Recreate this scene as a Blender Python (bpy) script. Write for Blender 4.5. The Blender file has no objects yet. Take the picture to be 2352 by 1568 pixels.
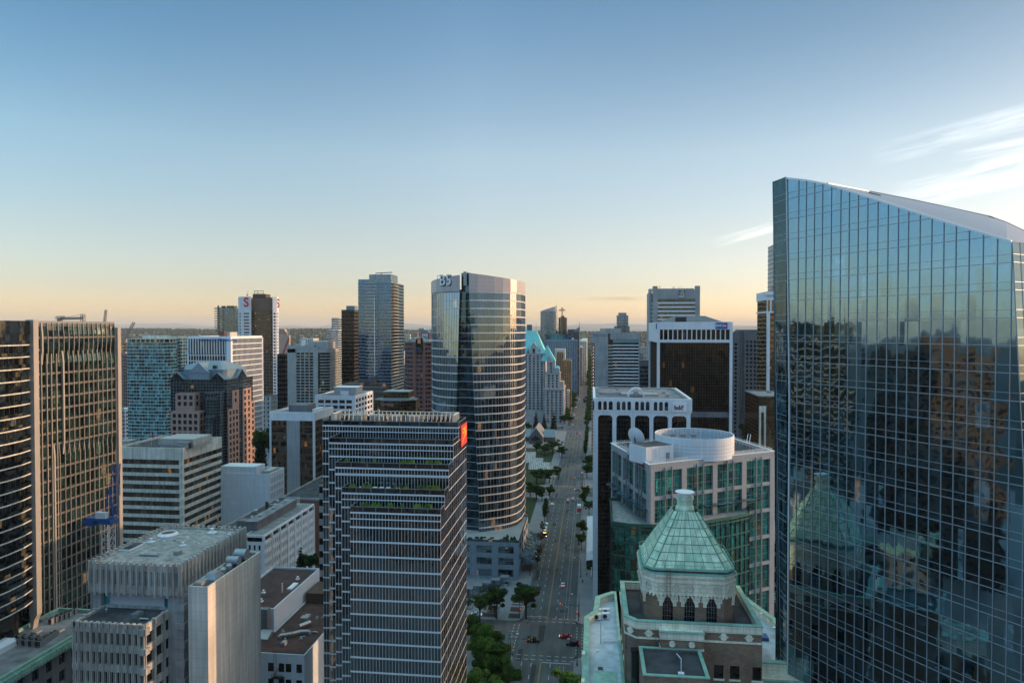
import bpy,math,random
from mathutils import Vector,Matrix
random.seed(7)
R = math.radians
scene = bpy.context.scene
COL = scene.collection
# ------------------------------------------------------------------ camera model (all pixel numbers are 2352 x 1568)
F,CU,CV,H = 1568.0,1176.0,784.0,116.0
PITCH,YAW = math.atan(29 / F),math.atan(182 / F)
RC = (Matrix.Rotation(YAW,3,'Z') @ Matrix.Rotation(math.pi / 2 - PITCH,3,'X'))
CAM = Vector((0,0,H))
def ray(u,v): return RC @ Vector(((u - CU) / F,(CV - v) / F,-1.0))
def atY(u,v,Y): d = ray(u,v); return CAM + d * (Y / d.y)
def atX(u,v,X): d = ray(u,v); return CAM + d * (X / d.x)
def atZ(u,v,Z=0.0): d = ray(u,v); return CAM + d * ((Z - H) / d.z)
def PZ(u,v,z): return CAM + ray(u,v) * z            # z: depth along the camera axis
# ------------------------------------------------------------------ mesh builder
class MB:
 def __init__(s): s.v,s.f,s.m = [],[],[]
 def face(s,pts,m=0):
  n = len(s.v); s.v += [tuple(p) for p in pts]; s.f.append(tuple(range(n,n + len(pts)))); s.m.append(m)
 def hexa(s,p,m=0):
  n = len(s.v); s.v += [tuple(q) for q in p]
  for f in ((3,2,1,0),(4,5,6,7),(0,1,5,4),(1,2,6,5),(2,3,7,6),(3,0,4,7)):
   s.f.append(tuple(n + i for i in f)); s.m.append(m)
 def box(s,x0,x1,y0,y1,z0,z1,m=0):
  s.hexa(((x0,y0,z0),(x1,y0,z0),(x1,y1,z0),(x0,y1,z0),(x0,y0,z1),(x1,y0,z1),(x1,y1,z1),(x0,y1,z1)),m)
 def prism(s,poly,z0,z1,m=0,mt=None,poly2=None):
  n = len(s.v); k = len(poly); q = poly2 or poly
  s.v += [(p[0],p[1],z0) for p in poly] + [(p[0],p[1],z1) for p in q]
  for i in range(k):
   j = (i + 1) % k; s.f.append((n + i,n + j,n + k + j,n + k + i)); s.m.append(m)
  s.f.append(tuple(n + k + i for i in range(k))); s.m.append(m if mt is None else mt)
  s.f.append(tuple(n + i for i in reversed(range(k)))); s.m.append(m)
 def ring(s,outer,inner,z0,z1,m=0):
  k = len(outer)
  for i in range(k):
   j = (i + 1) % k
   a,b,c,d = outer[i],outer[j],inner[j],inner[i]
   s.face([(a[0],a[1],z0),(b[0],b[1],z0),(b[0],b[1],z1),(a[0],a[1],z1)],m)
   s.face([(c[0],c[1],z0),(d[0],d[1],z0),(d[0],d[1],z1),(c[0],c[1],z1)],m)
   s.face([(a[0],a[1],z1),(b[0],b[1],z1),(c[0],c[1],z1),(d[0],d[1],z1)],m)
   s.face([(d[0],d[1],z0),(c[0],c[1],z0),(b[0],b[1],z0),(a[0],a[1],z0)],m)
 def tube(s,p,q,r,n=6,r2=None,m=0):
  p,q = Vector(p),Vector(q); d = (q - p)
  if d.length < 1e-6: return
  d.normalize(); a = d.orthogonal().normalized(); b = d.cross(a); r2 = r if r2 is None else r2
  k = len(s.v)
  for c,rr in ((p,r),(q,r2)):
   for i in range(n):
    t = 2 * math.pi * i / n; s.v.append(tuple(c + (a * math.cos(t) + b * math.sin(t)) * rr))
  for i in range(n):
   j = (i + 1) % n; s.f.append((k + i,k + j,k + n + j,k + n + i)); s.m.append(m)
  s.f.append(tuple(k + n + i for i in range(n))); s.m.append(m)
  s.f.append(tuple(k + i for i in reversed(range(n)))); s.m.append(m)
 def lathe(s,c,prof,n=24,m=0):
  k = len(s.v)
  for r,z in prof:
   for i in range(n):
    t = 2 * math.pi * i / n; s.v.append((c[0] + r * math.cos(t),c[1] + r * math.sin(t),c[2] + z))
  for a in range(len(prof) - 1):
   for i in range(n):
    j = (i + 1) % n; s.f.append((k + a * n + i,k + a * n + j,k + (a + 1) * n + j,k + (a + 1) * n + i)); s.m.append(m)
  s.f.append(tuple(k + (len(prof) - 1) * n + i for i in range(n))); s.m.append(m)
  s.f.append(tuple(k + i for i in reversed(range(n)))); s.m.append(m)
 def mesh(s,name,mats,off=(0,0,0)):
  me = bpy.data.meshes.new(name)
  ox,oy,oz = off
  me.from_pydata([(x - ox,y - oy,z - oz) for x,y,z in s.v],[],s.f)
  if not isinstance(mats,(list,tuple)): mats = [mats]
  for m in mats: me.materials.append(m)
  if any(s.m): me.polygons.foreach_set('material_index',s.m)
  me.update(); return me
def link(name,me,parent=None,loc=(0,0,0),rz=0.0):
 o = bpy.data.objects.new(name,me); COL.objects.link(o); o.location = loc; o.rotation_euler = (0,0,rz)
 if parent is not None: o.parent = parent
 return o
def tag(o,label,cat,group=None,kind=None):
 if label: o['label'] = label
 if cat: o['category'] = cat
 if group: o['group'] = group
 if kind: o['kind'] = kind
 return o
def struct(name,mb,mats,label=None):
 o = link(name,mb.mesh(name,mats)); o['kind'] = 'structure'
 if label: o['label'] = label
 return o
def smooth(o):
 for p in o.data.polygons: p.use_smooth = True
 return o
class B:                                               # a thing: an Empty at its base, parts given in world coordinates
 def __init__(s,name,label,cat,base,group=None):
  s.o = bpy.data.objects.new(name,None); COL.objects.link(s.o); s.o.location = base; s.base = Vector(base)
  s.o.empty_display_size = 1; tag(s.o,label,cat,group)
 def part(s,name,mb,mats,parent=None,label=None,kind=None):
  if not mb.f: return None
  o = link(name,mb.mesh(name,mats,s.base),parent or s.o)
  if label: o['label'] = label
  if kind: o['kind'] = kind
  return o
 def inst(s,name,me,p,rz=0.0,parent=None):
  return link(name,me,parent or s.o,Vector(p) - s.base,rz)
 def text(s,name,body,mat,p,rz,size,depth=0.15,parent=None,label=None,sx=1.0,bold=0.0,spacing=1.0):
  me = text_mesh(body,size,depth,mat,sx,bold,spacing)
  o = link(name,me,parent or s.o,Vector(p) - s.base,0); o.rotation_euler = (0,0,rz)
  if label: o['label'] = label
  return o
def text_mesh(body,size,depth,mat,sx=1.0,bold=0.0,spacing=1.0):
 cu = bpy.data.curves.new('lettering','FONT'); cu.body = body; cu.size = size; cu.extrude = depth / 2
 cu.align_x = 'CENTER'; cu.align_y = 'CENTER'; cu.offset = bold; cu.space_character = spacing
 t = bpy.data.objects.new('lettering',cu); COL.objects.link(t)
 bpy.context.view_layer.update()
 me = bpy.data.meshes.new_from_object(t.evaluated_get(bpy.context.evaluated_depsgraph_get()))
 me.transform(Matrix.Rotation(math.pi / 2,4,'X') @ Matrix.Diagonal((sx,1,1,1)))   # stands up, faces -Y
 bpy.data.objects.remove(t); bpy.data.curves.remove(cu)
 me.materials.clear(); me.materials.append(mat); return me
# ------------------------------------------------------------------ facade frame: s along the wall, d outwards
class Fr:
 def __init__(s,p0,p1):
  s.p = Vector((p0[0],p0[1],0)); e = Vector((p1[0],p1[1],0)) - s.p; s.L = e.length; s.e = e.normalized(); s.n = Vector((s.e.y,-s.e.x,0))
  s.rz = math.atan2(s.e.y,s.e.x)
 def pt(s,a,z,d=0.0): q = s.p + s.e * a + s.n * d; return Vector((q.x,q.y,z))
 def box(s,mb,a0,a1,z0,z1,d0,d1,m=0):
  P = s.pt; mb.hexa((P(a0,z0,d1),P(a1,z0,d1),P(a1,z0,d0),P(a0,z0,d0),P(a0,z1,d1),P(a1,z1,d1),P(a1,z1,d0),P(a0,z1,d0)),m)
def edges(poly): return [Fr(poly[i],poly[(i + 1) % len(poly)]) for i in range(len(poly))]
def offset(poly,d):
 k = len(poly); out = []
 for i in range(k):
  a,b,c = Vector(poly[i - 1][:2]),Vector(poly[i][:2]),Vector(poly[(i + 1) % k][:2])
  e1,e2 = (b - a).normalized(),(c - b).normalized()
  n1,n2 = Vector((e1.y,-e1.x)),Vector((e2.y,-e2.x))
  m = (n1 + n2); m = m / max(m.length_squared,.2) * 2
  out.append(tuple(b + m * d))
 return out
def rect(x0,x1,y0,y1): return [(x0,y0),(x1,y0),(x1,y1),(x0,y1)]
def base_of(poly,z=0.0): return (sum(p[0] for p in poly) / len(poly),sum(p[1] for p in poly) / len(poly),z)
# ------------------------------------------------------------------ materials
def new_mat(name):
 m = bpy.data.materials.new(name); m.use_nodes = True; nt = m.node_tree; nt.nodes.clear()
 out = nt.nodes.new('ShaderNodeOutputMaterial'); return m,nt,out
def N(nt,t,**kw):
 n = nt.nodes.new(t)
 for k,v in kw.items(): setattr(n,k,v)
 return n
def stone(name,col,rough=0.85,var=0.18,scale=0.15,streak=0.2,bump=0.0,metal=0.0,joints=None,spec=0.3,jdark=0.75):
 """weathered solid surface: patchy tone, vertical weather streaks, fine grain, optional panel joints (w, h)"""
 m,nt,out = new_mat(name); L = nt.links.new
 p = N(nt,'ShaderNodeBsdfPrincipled'); p.inputs['Roughness'].default_value = rough; p.inputs['Metallic'].default_value = metal
 p.inputs['Specular IOR Level'].default_value = spec
 g = N(nt,'ShaderNodeNewGeometry')
 n1 = N(nt,'ShaderNodeTexNoise'); n1.inputs['Scale'].default_value = scale; n1.inputs['Detail'].default_value = 6; L(g.outputs['Position'],n1.inputs['Vector'])
 mp = N(nt,'ShaderNodeMapping'); mp.inputs['Scale'].default_value = (1.3,1.3,.06); L(g.outputs['Position'],mp.inputs['Vector'])
 n2 = N(nt,'ShaderNodeTexNoise'); n2.inputs['Scale'].default_value = 1.0; n2.inputs['Detail'].default_value = 3; L(mp.outputs[0],n2.inputs['Vector'])
 def mr(src,lo,hi,a=.3,b=.7):
  r = N(nt,'ShaderNodeMapRange'); r.inputs[1].default_value = a; r.inputs[2].default_value = b; r.inputs[3].default_value = lo; r.inputs[4].default_value = hi; L(src,r.inputs[0]); return r.outputs[0]
 a = mr(n1.outputs[0],1 - var,1 + var); b = mr(n2.outputs[0],1 - streak,1 + streak * .4)
 mu = N(nt,'ShaderNodeMath',operation='MULTIPLY'); L(a,mu.inputs[0]); L(b,mu.inputs[1]); val = mu.outputs[0]
 if joints:
  w,h = joints; sx = N(nt,'ShaderNodeSeparateXYZ'); L(g.outputs['Position'],sx.inputs[0])
  ad = N(nt,'ShaderNodeMath',operation='ADD'); L(sx.outputs[0],ad.inputs[0]); L(sx.outputs[1],ad.inputs[1])
  res = []
  for src,per in ((ad.outputs[0],w),(sx.outputs[2],h)):
   dv = N(nt,'ShaderNodeMath',operation='DIVIDE'); L(src,dv.inputs[0]); dv.inputs[1].default_value = per
   fr = N(nt,'ShaderNodeMath',operation='FRACT'); L(dv.outputs[0],fr.inputs[0])
   lt = N(nt,'ShaderNodeMath',operation='LESS_THAN'); L(fr.outputs[0],lt.inputs[0]); lt.inputs[1].default_value = min(.2,.09 / per); res.append(lt.outputs[0])
  mx = N(nt,'ShaderNodeMath',operation='MAXIMUM'); L(res[0],mx.inputs[0]); L(res[1],mx.inputs[1])
  jd = mr(mx.outputs[0],1.0,jdark,0,1); m2 = N(nt,'ShaderNodeMath',operation='MULTIPLY'); L(val,m2.inputs[0]); L(jd,m2.inputs[1]); val = m2.outputs[0]
 sc = N(nt,'ShaderNodeVectorMath',operation='SCALE'); sc.inputs[0].default_value = col[:3]; L(val,sc.inputs['Scale']); L(sc.outputs[0],p.inputs['Base Color'])
 if bump:
  n3 = N(nt,'ShaderNodeTexNoise'); n3.inputs['Scale'].default_value = 3; n3.inputs['Detail'].default_value = 5; L(g.outputs['Position'],n3.inputs['Vector'])
  bp = N(nt,'ShaderNodeBump'); bp.inputs['Strength'].default_value = bump; bp.inputs['Distance'].default_value = .3; L(n3.outputs[0],bp.inputs['Height']); L(bp.outputs[0],p.inputs['Normal'])
 L(p.outputs[0],out.inputs[0]); return m
def glass(name,dark,mid,light,tint=(1,1,1),ior=1.9,cell=(1.5,3.6),lit=0.012,tilt=.012,wob=.010,lc=(1.0,.62,.25),ls=1.0,p_mid=.55,p_light=.86,zoff=0.0,wscale=.35):
 """window glass: a dark interior that differs from pane to pane (blinds, desks, a few lit rooms) under a wavy reflective skin"""
 m,nt,out = new_mat(name); L = nt.links.new
 g = N(nt,'ShaderNodeNewGeometry')
 ao = N(nt,'ShaderNodeVectorMath',operation='ADD'); ao.inputs[1].default_value = (.31,.27,zoff); L(g.outputs['Position'],ao.inputs[0])
 dv = N(nt,'ShaderNodeVectorMath',operation='DIVIDE'); dv.inputs[1].default_value = (cell[0],cell[0],cell[1]); L(ao.outputs[0],dv.inputs[0])
 fl = N(nt,'ShaderNodeVectorMath',operation='FLOOR'); L(dv.outputs[0],fl.inputs[0])
 wn = N(nt,'ShaderNodeTexWhiteNoise',noise_dimensions='3D'); L(fl.outputs[0],wn.inputs['Vector'])
 # neighbouring rooms share some character
 ns = N(nt,'ShaderNodeTexNoise'); ns.inputs['Scale'].default_value = .11; ns.inputs['Detail'].default_value = 2; L(fl.outputs[0],ns.inputs['Vector'])
 avg = N(nt,'ShaderNodeMath',operation='MULTIPLY_ADD'); avg.inputs[1].default_value = .72; L(wn.outputs['Value'],avg.inputs[0])
 n5 = N(nt,'ShaderNodeMath',operation='MULTIPLY'); n5.inputs[1].default_value = .28; L(ns.outputs[0],n5.inputs[0]); L(n5.outputs[0],avg.inputs[2])
 r = N(nt,'ShaderNodeValToRGB'); r.color_ramp.interpolation = 'CONSTANT'; e = r.color_ramp.elements
 e[0].position = 0; e[0].color = (*dark,1); e[1].position = p_light; e[1].color = (*light,1)
 k = e.new(p_mid); k.color = (*mid,1); k = e.new(p_mid * .5); k.color = (*[c * .6 for c in dark],1)
 L(avg.outputs[0],r.inputs[0])
 # clutter inside the pane
 cl = N(nt,'ShaderNodeTexNoise'); cl.inputs['Scale'].default_value = 1.1; cl.inputs['Detail'].default_value = 3; L(g.outputs['Position'],cl.inputs['Vector'])
 clr = N(nt,'ShaderNodeMapRange'); clr.inputs[1].default_value = .35; clr.inputs[2].default_value = .65; clr.inputs[3].default_value = .4; clr.inputs[4].default_value = 1.5; L(cl.outputs[0],clr.inputs[0])
 sc = N(nt,'ShaderNodeVectorMath',operation='SCALE'); L(r.outputs[0],sc.inputs[0]); L(clr.outputs[0],sc.inputs['Scale'])
 df = N(nt,'ShaderNodeBsdfDiffuse'); L(sc.outputs[0],df.inputs[0])
 inner = df.outputs[0]
 if lit > 0:
  wx = N(nt,'ShaderNodeSeparateColor'); L(wn.outputs['Color'],wx.inputs[0])
  gt = N(nt,'ShaderNodeMath',operation='GREATER_THAN'); gt.inputs[1].default_value = 1 - lit; L(wx.outputs[2],gt.inputs[0])
  em = N(nt,'ShaderNodeEmission'); em.inputs[0].default_value = (*lc,1); ms = N(nt,'ShaderNodeMath',operation='MULTIPLY'); ms.inputs[1].default_value = ls * .11
  L(clr.outputs[0],ms.inputs[0]); L(ms.outputs[0],em.inputs[1])
  mi = N(nt,'ShaderNodeMixShader'); L(gt.outputs[0],mi.inputs[0]); L(df.outputs[0],mi.inputs[1]); L(em.outputs[0],mi.inputs[2]); inner = mi.outputs[0]
 # wavy normal
 def centred(src,k):
  a = N(nt,'ShaderNodeVectorMath',operation='SUBTRACT'); a.inputs[1].default_value = (.5,.5,.5); L(src,a.inputs[0])
  b = N(nt,'ShaderNodeVectorMath',operation='SCALE'); b.inputs['Scale'].default_value = k; L(a.outputs[0],b.inputs[0]); return b.outputs[0]
 wv = N(nt,'ShaderNodeTexNoise'); wv.inputs['Scale'].default_value = wscale; wv.inputs['Detail'].default_value = 1.5; L(g.outputs['Position'],wv.inputs['Vector'])
 s1 = N(nt,'ShaderNodeVectorMath',operation='ADD'); L(centred(wn.outputs['Color'],tilt),s1.inputs[0]); L(centred(wv.outputs['Color'],wob * 4),s1.inputs[1])
 s2 = N(nt,'ShaderNodeVectorMath',operation='ADD'); L(s1.outputs[0],s2.inputs[0]); L(g.outputs['Normal'],s2.inputs[1])
 nn = N(nt,'ShaderNodeVectorMath',operation='NORMALIZE'); L(s2.outputs[0],nn.inputs[0])
 gl = N(nt,'ShaderNodeBsdfGlossy'); gl.inputs['Color'].default_value = (*tint,1); gl.inputs['Roughness'].default_value = .03; L(nn.outputs[0],gl.inputs['Normal'])
 fn = N(nt,'ShaderNodeFresnel'); fn.inputs['IOR'].default_value = ior; L(nn.outputs[0],fn.inputs['Normal'])
 mix = N(nt,'ShaderNodeMixShader'); L(fn.outputs[0],mix.inputs[0]); L(inner,mix.inputs[1]); L(gl.outputs[0],mix.inputs[2]); L(mix.outputs[0],out.inputs[0])
 return m
def plain(name,col,rough=.6,metal=0.0,emit=0.0,ecol=None):
 m,nt,out = new_mat(name); p = N(nt,'ShaderNodeBsdfPrincipled'); p.inputs['Base Color'].default_value = (*col,1); p.inputs['Roughness'].default_value = rough; p.inputs['Metallic'].default_value = metal
 if emit: p.inputs['Emission Color'].default_value = (*(ecol or col),1); p.inputs['Emission Strength'].default_value = emit
 nt.links.new(p.outputs[0],out.inputs[0]); return m
def leafy(name,c1,c2):
 m,nt,out = new_mat(name); L = nt.links.new
 g = N(nt,'ShaderNodeNewGeometry'); oi = N(nt,'ShaderNodeObjectInfo')
 n = N(nt,'ShaderNodeTexNoise'); n.inputs['Scale'].default_value = .6; n.inputs['Detail'].default_value = 4; L(g.outputs['Position'],n.inputs['Vector'])
 r = N(nt,'ShaderNodeValToRGB'); e = r.color_ramp.elements; e[0].position = .35; e[0].color = (*c1,1); e[1].position = .65; e[1].color = (*c2,1); L(n.outputs[0],r.inputs[0])
 d = N(nt,'ShaderNodeBsdfDiffuse'); t = N(nt,'ShaderNodeBsdfTranslucent'); L(r.outputs[0],d.inputs[0]); L(r.outputs[0],t.inputs[0])
 mx = N(nt,'ShaderNodeMixShader'); mx.inputs[0].default_value = .3; L(d.outputs[0],mx.inputs[1]); L(t.outputs[0],mx.inputs[2]); L(mx.outputs[0],out.inputs[0]); return m
M = {}
M['white'] = stone('white_painted_concrete',(.74,.75,.77),.7,.06,.2,.10)
M['whitepanel'] = stone('white_wall_panel',(.70,.71,.73),.6,.05,.3,.10,joints=(2.4,3.0),jdark=.8)
M['cream'] = stone('cream_precast',(.68,.64,.55),.8,.12,.3,.35)
M['beige'] = stone('beige_concrete',(.42,.41,.385),.85,.10,.15,.2)
M['beigedark'] = stone('worn_brown_concrete',(.12,.10,.09),.85,.15,.2,.3)
M['grey'] = stone('grey_concrete',(.38,.375,.365),.85,.14,.12,.25)
M['greypanel'] = stone('grey_concrete_panel',(.36,.35,.345),.85,.10,.2,.2,joints=(1.4,2.6),jdark=.78)
M['greydark'] = stone('dark_grey_concrete',(.17,.17,.18),.85,.15,.2,.2)
M['brutal'] = stone('ribbed_grey_concrete',(.48,.44,.395),.9,.2,.3,.45,bump=.3)
M['brutalwall'] = stone('tiled_concrete_panel',(.66,.59,.52),.85,.14,.12,.25,joints=(1.15,1.9),jdark=.80)
M['stonewall'] = stone('pale_hotel_stone',(.46,.43,.42),.9,.14,.2,.25)
M['churchstone'] = stone('church_stone',(.16,.155,.15),.95,.25,.8,.2)
M['pink'] = stone('pink_granite',(.40,.25,.20),.6,.08,.4,.1,joints=(1.9,1.9),jdark=.82)
M['redgranite'] = stone('red_granite',(.23,.105,.08),.6,.1,.4,.1)
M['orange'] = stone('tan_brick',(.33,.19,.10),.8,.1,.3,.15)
M['podium'] = stone('blue_grey_stone_cladding',(.29,.33,.38),.6,.08,.4,.08,joints=(1.5,1.2),jdark=.8)
M['pinkgrey'] = stone('taupe_stone_cladding',(.33,.35,.36),.6,.05,.4,.06,joints=(1.6,2.0),jdark=.75)
M['frame'] = plain('pale_metal_frame',(.78,.80,.82),.5,.1)
M['mull'] = plain('steel_mullion',(.33,.38,.42),.4,.4)
M['scotia'] = stone('brown_tower_spandrel',(.20,.125,.085),.5,.08,.2,.1)
M['fin'] = stone('brown_grey_fin',(.38,.34,.30),.6,.05,.3,.1)
M['spandrel'] = plain('brown_grey_spandrel',(.11,.10,.09),.5,.2)
M['mulldark'] = plain('dark_mullion',(.05,.05,.055),.4,.3)
M['mullgrey'] = plain('grey_mullion',(.20,.21,.22),.45,.3)
M['bronze'] = stone('bronze_cladding',(.10,.065,.045),.45,.1,.2,.1,metal=.3)
M['metalroof'] = stone('blue_grey_metal_roof',(.20,.27,.32),.45,.06,.2,.05,metal=.2)
M['roofdark'] = stone('dark_tar_roof',(.065,.065,.07),.95,.5,.35,.0)
M['roofgrey'] = stone('grey_membrane_roof',(.20,.21,.22),.9,.38,.3,.0)
M['gravel'] = stone('gravel_roof',(.30,.295,.28),.95,.38,.7,.0,bump=.5)
M['roofred'] = stone('dark_red_brown_roof',(.07,.042,.04),.95,.3,.4,.0)
M['silver'] = stone('galvanised_duct',(.36,.37,.38),.45,.1,.8,.05,metal=.6)
M['steel'] = plain('steel_frame',(.22,.23,.24),.5,.5)
M['black'] = plain('black_metal',(.015,.015,.016),.5)
M['copper'] = stone('green_copper_trim',(.25,.42,.34),.7,.15,.6,.2)
M['coppersky'] = stone('bright_verdigris_copper',(.22,.62,.58),.7,.08,.2,.12)
M['red'] = plain('sign_red',(.72,.035,.03),.5)
M['yellow'] = plain('sign_yellow',(.85,.55,.04),.5)
M['signblue'] = plain('sign_blue',(.0,.11,.36),.5)
M['signwhite'] = plain('sign_white',(.8,.8,.8),.5)
M['signblack'] = plain('sign_black',(.012,.012,.014),.5)
M['signgreen'] = plain('sign_green',(.02,.25,.06),.5)
M['neonwhite'] = plain('lit_white_letters',(.8,.8,.85),.5,0,.5,(.8,.85,1))
M['cyanlit'] = plain('street_sign_green',(.03,.27,.22),.5)
M['craneblue'] = plain('crane_blue_paint',(.02,.08,.24),.5)
M['cranewhite'] = plain('crane_white_paint',(.62,.63,.64),.5)
M['cranegrey'] = plain('crane_grey_paint',(.20,.20,.19),.6)
M['cranered'] = plain('crane_red_paint',(.45,.07,.06),.6)
M['tent'] = stone('white_canvas',(.62,.66,.72),.7,.05,.8,.0)
# glass kinds: dark, mid, light interiors
M['g_mnp'] = glass('teal_curtain_glass',(.003,.010,.014),(.014,.036,.045),(.09,.17,.20),(.48,.78,.95),4.2,(1.55,3.25),.008,.016,.006,wscale=.6,ls=.5)
M['g_cibc'] = glass('dark_tower_glass',(.010,.010,.011),(.022,.022,.024),(.06,.07,.075),(.66,.80,.92),2.5,(1.55,3.27),.0,.012,.009,wscale=.6)
M['g_b5'] = glass('blue_grey_tower_glass',(.012,.02,.026),(.03,.05,.06),(.10,.15,.17),(.64,.84,1.0),3.6,(1.8,3.95),.005,.010,.010)
M['g_b5r'] = glass('dim_side_tower_glass',(.010,.013,.015),(.025,.032,.036),(.09,.12,.13),(.60,.82,1.0),2.5,(1.6,3.95),.02,.008,.006,lc=(1,.5,.18))  # right face of the same tower: darker copy, weaker reflection set into it
M['g_notch'] = glass('deep_teal_glass',(.006,.02,.03),(.012,.045,.06),(.03,.09,.12),(.5,.75,.85),2.0,(1.5,2.0),.0)
M['g_b5top'] = stone('pink_lit_panel',(.50,.44,.42),.35,.04,.2,.02,joints=(1.9,1.9),jdark=.7)  # warm evening light on the crown is put into the panel colour
M['g_fins'] = glass('green_black_glass',(.006,.012,.010),(.018,.035,.026),(.05,.085,.055),(.6,.76,.72),2.0,(2.0,3.4),.008)
M['g_jam'] = glass('apartment_glass',(.008,.010,.011),(.02,.026,.028),(.10,.11,.10),(.8,.85,.88),1.8,(1.6,3.4),.03,ls=.7)
M['g_brown'] = glass('bronze_glass',(.022,.013,.009),(.10,.066,.048),(.20,.145,.105),(.8,.66,.55),1.9,(1.5,3.7),.03,lc=(1,.42,.10),ls=.9)
M['g_black'] = glass('black_glass',(.006,.0055,.005),(.012,.011,.010),(.030,.024,.019),(.38,.36,.35),1.6,(1.5,3.8),.008,lc=(1,.5,.2),ls=.3)
M['g_teal'] = glass('turquoise_apartment_glass',(.015,.075,.09),(.03,.19,.22),(.12,.42,.46),(.6,.85,.92),1.8,(1.8,3.0),.004,p_mid=.42,p_light=.72)
M['g_blue'] = glass('blue_apartment_glass',(.012,.05,.085),(.03,.10,.16),(.09,.22,.29),(.48,.70,.92),2.5,(1.5,3.0),.002)
M['g_pale'] = glass('pale_blue_glass',(.04,.08,.10),(.09,.15,.17),(.2,.28,.3),(.8,.9,1),2.2,(2,3.0),.004)
M['g_dark'] = glass('dark_window_glass',(.008,.009,.010),(.02,.022,.024),(.07,.07,.065),(.8,.85,.9),1.6,(1.6,3.6),.004)
M['g_office'] = glass('grey_office_glass',(.016,.018,.016),(.04,.045,.038),(.11,.11,.09),(.8,.85,.8),1.8,(1.5,3.7),.006)
M['g_green'] = glass('emerald_glass',(.008,.07,.058),(.016,.16,.13),(.05,.30,.24),(.55,.9,.8),1.8,(1.6,4.0),.03,lc=(1,.7,.3),ls=.22,p_mid=.42)
M['g_copper'] = glass('bronze_mirror_glass',(.03,.016,.009),(.07,.04,.022),(.16,.10,.05),(.95,.68,.42),2.4,(2.0,1.9),.01,wob=.014)
M['g_granite'] = glass('blue_black_glass',(.008,.013,.018),(.014,.025,.032),(.03,.05,.06),(.6,.75,.85),1.9,(1.9,1.9),.004)
M['g_hsbc'] = glass('bright_blue_window_glass',(.010,.022,.04),(.02,.06,.11),(.04,.2,.33),(.6,.75,.9),2.0,(2.6,3.7),.004)
# ------------------------------------------------------------------ facade systems
def win_mesh(w,h,mat,t=.07):
 key = ('win',round(w,2),round(h,2),mat.name)
 if key not in WM:
  mb = MB(); mb.box(-w / 2,w / 2,-t,0,-h / 2,h / 2); WM[key] = mb.mesh('window',mat)
 return WM[key]
WM = {}
def put_windows(b,wins,name='window',cap=100):
 """wins: (Fr, centre s, centre z, w, h, depth, material). The nearest ones are parts, the rest one part."""
 def size(wn):
  fr,s,z,w,h,d,mt = wn; p = fr.pt(s,z,d); v = CAM - p
  return w * h * max(0.02,v.normalized().dot(fr.n)) / v.length_squared
 wins = sorted(wins,key=size,reverse=True)
 for fr,s,z,w,h,d,mt in wins[:cap]:
  o = b.inst(name,win_mesh(w,h,mt),fr.pt(s,z,d + .0),fr.rz)
 rest = wins[cap:]
 if rest:
  mb = MB()
  for fr,s,z,w,h,d,mt in rest: fr.box(mb,s - w / 2,s + w / 2,z - h / 2,z + h / 2,d,d + .07)
  b.part(name + '_rest' if False else 'far_' + name + 's',mb,rest[0][6],kind='stuff')
def punched(b,poly,which,z0,z1,fh,bay,ww,wh,sill,mat,gmat,depth=.35,name='wall',wins=None,mg=0.6,rib=None,zbase=None,top=0.0):
 """concrete wall with real openings; `which` = indices of edges that get windows"""
 own = wins is None; wins = [] if own else wins
 mb = MB(); mb.prism(offset(poly,-depth - .02),z0,z1 - .05)
 for i,fr in enumerate(edges(poly)):
  a0,a1 = depth,fr.L
  if i not in which: fr.box(mb,a0,a1,z0,z1,-depth,0); continue
  n = max(1,int((fr.L - 2 * mg) / bay)); bw = (fr.L - 2 * mg) / n; w = min(ww,bw - .2)
  xs = [mg + bw * (k + .5) for k in range(n)]
  prev = a0
  zt = z1 - top; nf = max(1,int((zt - z0) / fh)); zs = [zt - fh * (k + 1) + sill for k in range(nf)]
  for x in xs: fr.box(mb,prev,x - w / 2,z0,z1,-depth,0); prev = x + w / 2
  fr.box(mb,prev,a1,z0,z1,-depth,0)
  for x in xs:
   lo = z0
   for zz in reversed(zs):
    if zz <= lo: continue
    fr.box(mb,x - w / 2,x + w / 2,lo,zz,-depth,-.03); lo = zz + wh
    wins.append((fr,x,zz + wh / 2,w,wh,-depth,gmat))
   fr.box(mb,x - w / 2,x + w / 2,lo,z1,-depth,-.03)
 o = b.part(name,mb,mat)
 if own: put_windows(b,wins)
 return o
def banded(b,poly,z0,z1,fh,sp,wmat,gmat,out=.25,top=0.0,name='wall',gname='window_band',mull=None,mmat=None,mw=.12,start=None,skip=()):
 """ribbon-window block: one glass ring per storey between spandrel slabs"""
 wall = MB(); grid = MB(); po = offset(poly,out)
 if top: wall.prism(po,z1 - top,z1)
 zt = z1 - top; k = 0
 while zt - fh > z0 - .01:
  g = MB(); g.prism(poly,zt - fh + sp,zt); b.part(gname,g,gmat)
  wall.prism(po,zt - fh,zt - fh + sp)
  if mull:
   for fr in edges(poly):
    n = max(1,round(fr.L / mull))
    for j in range(n + 1): fr.box(grid,max(0,fr.L * j / n - mw / 2),min(fr.L,fr.L * j / n + mw / 2),zt - fh + sp,zt,0.0,.08)
  zt -= fh
 if zt > z0: wall.prism(po,z0,zt)
 o = b.part(name,wall,wmat)
 if mull: b.part('mullion_grid',grid,mmat or M['mullgrey'])
 return o
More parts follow.
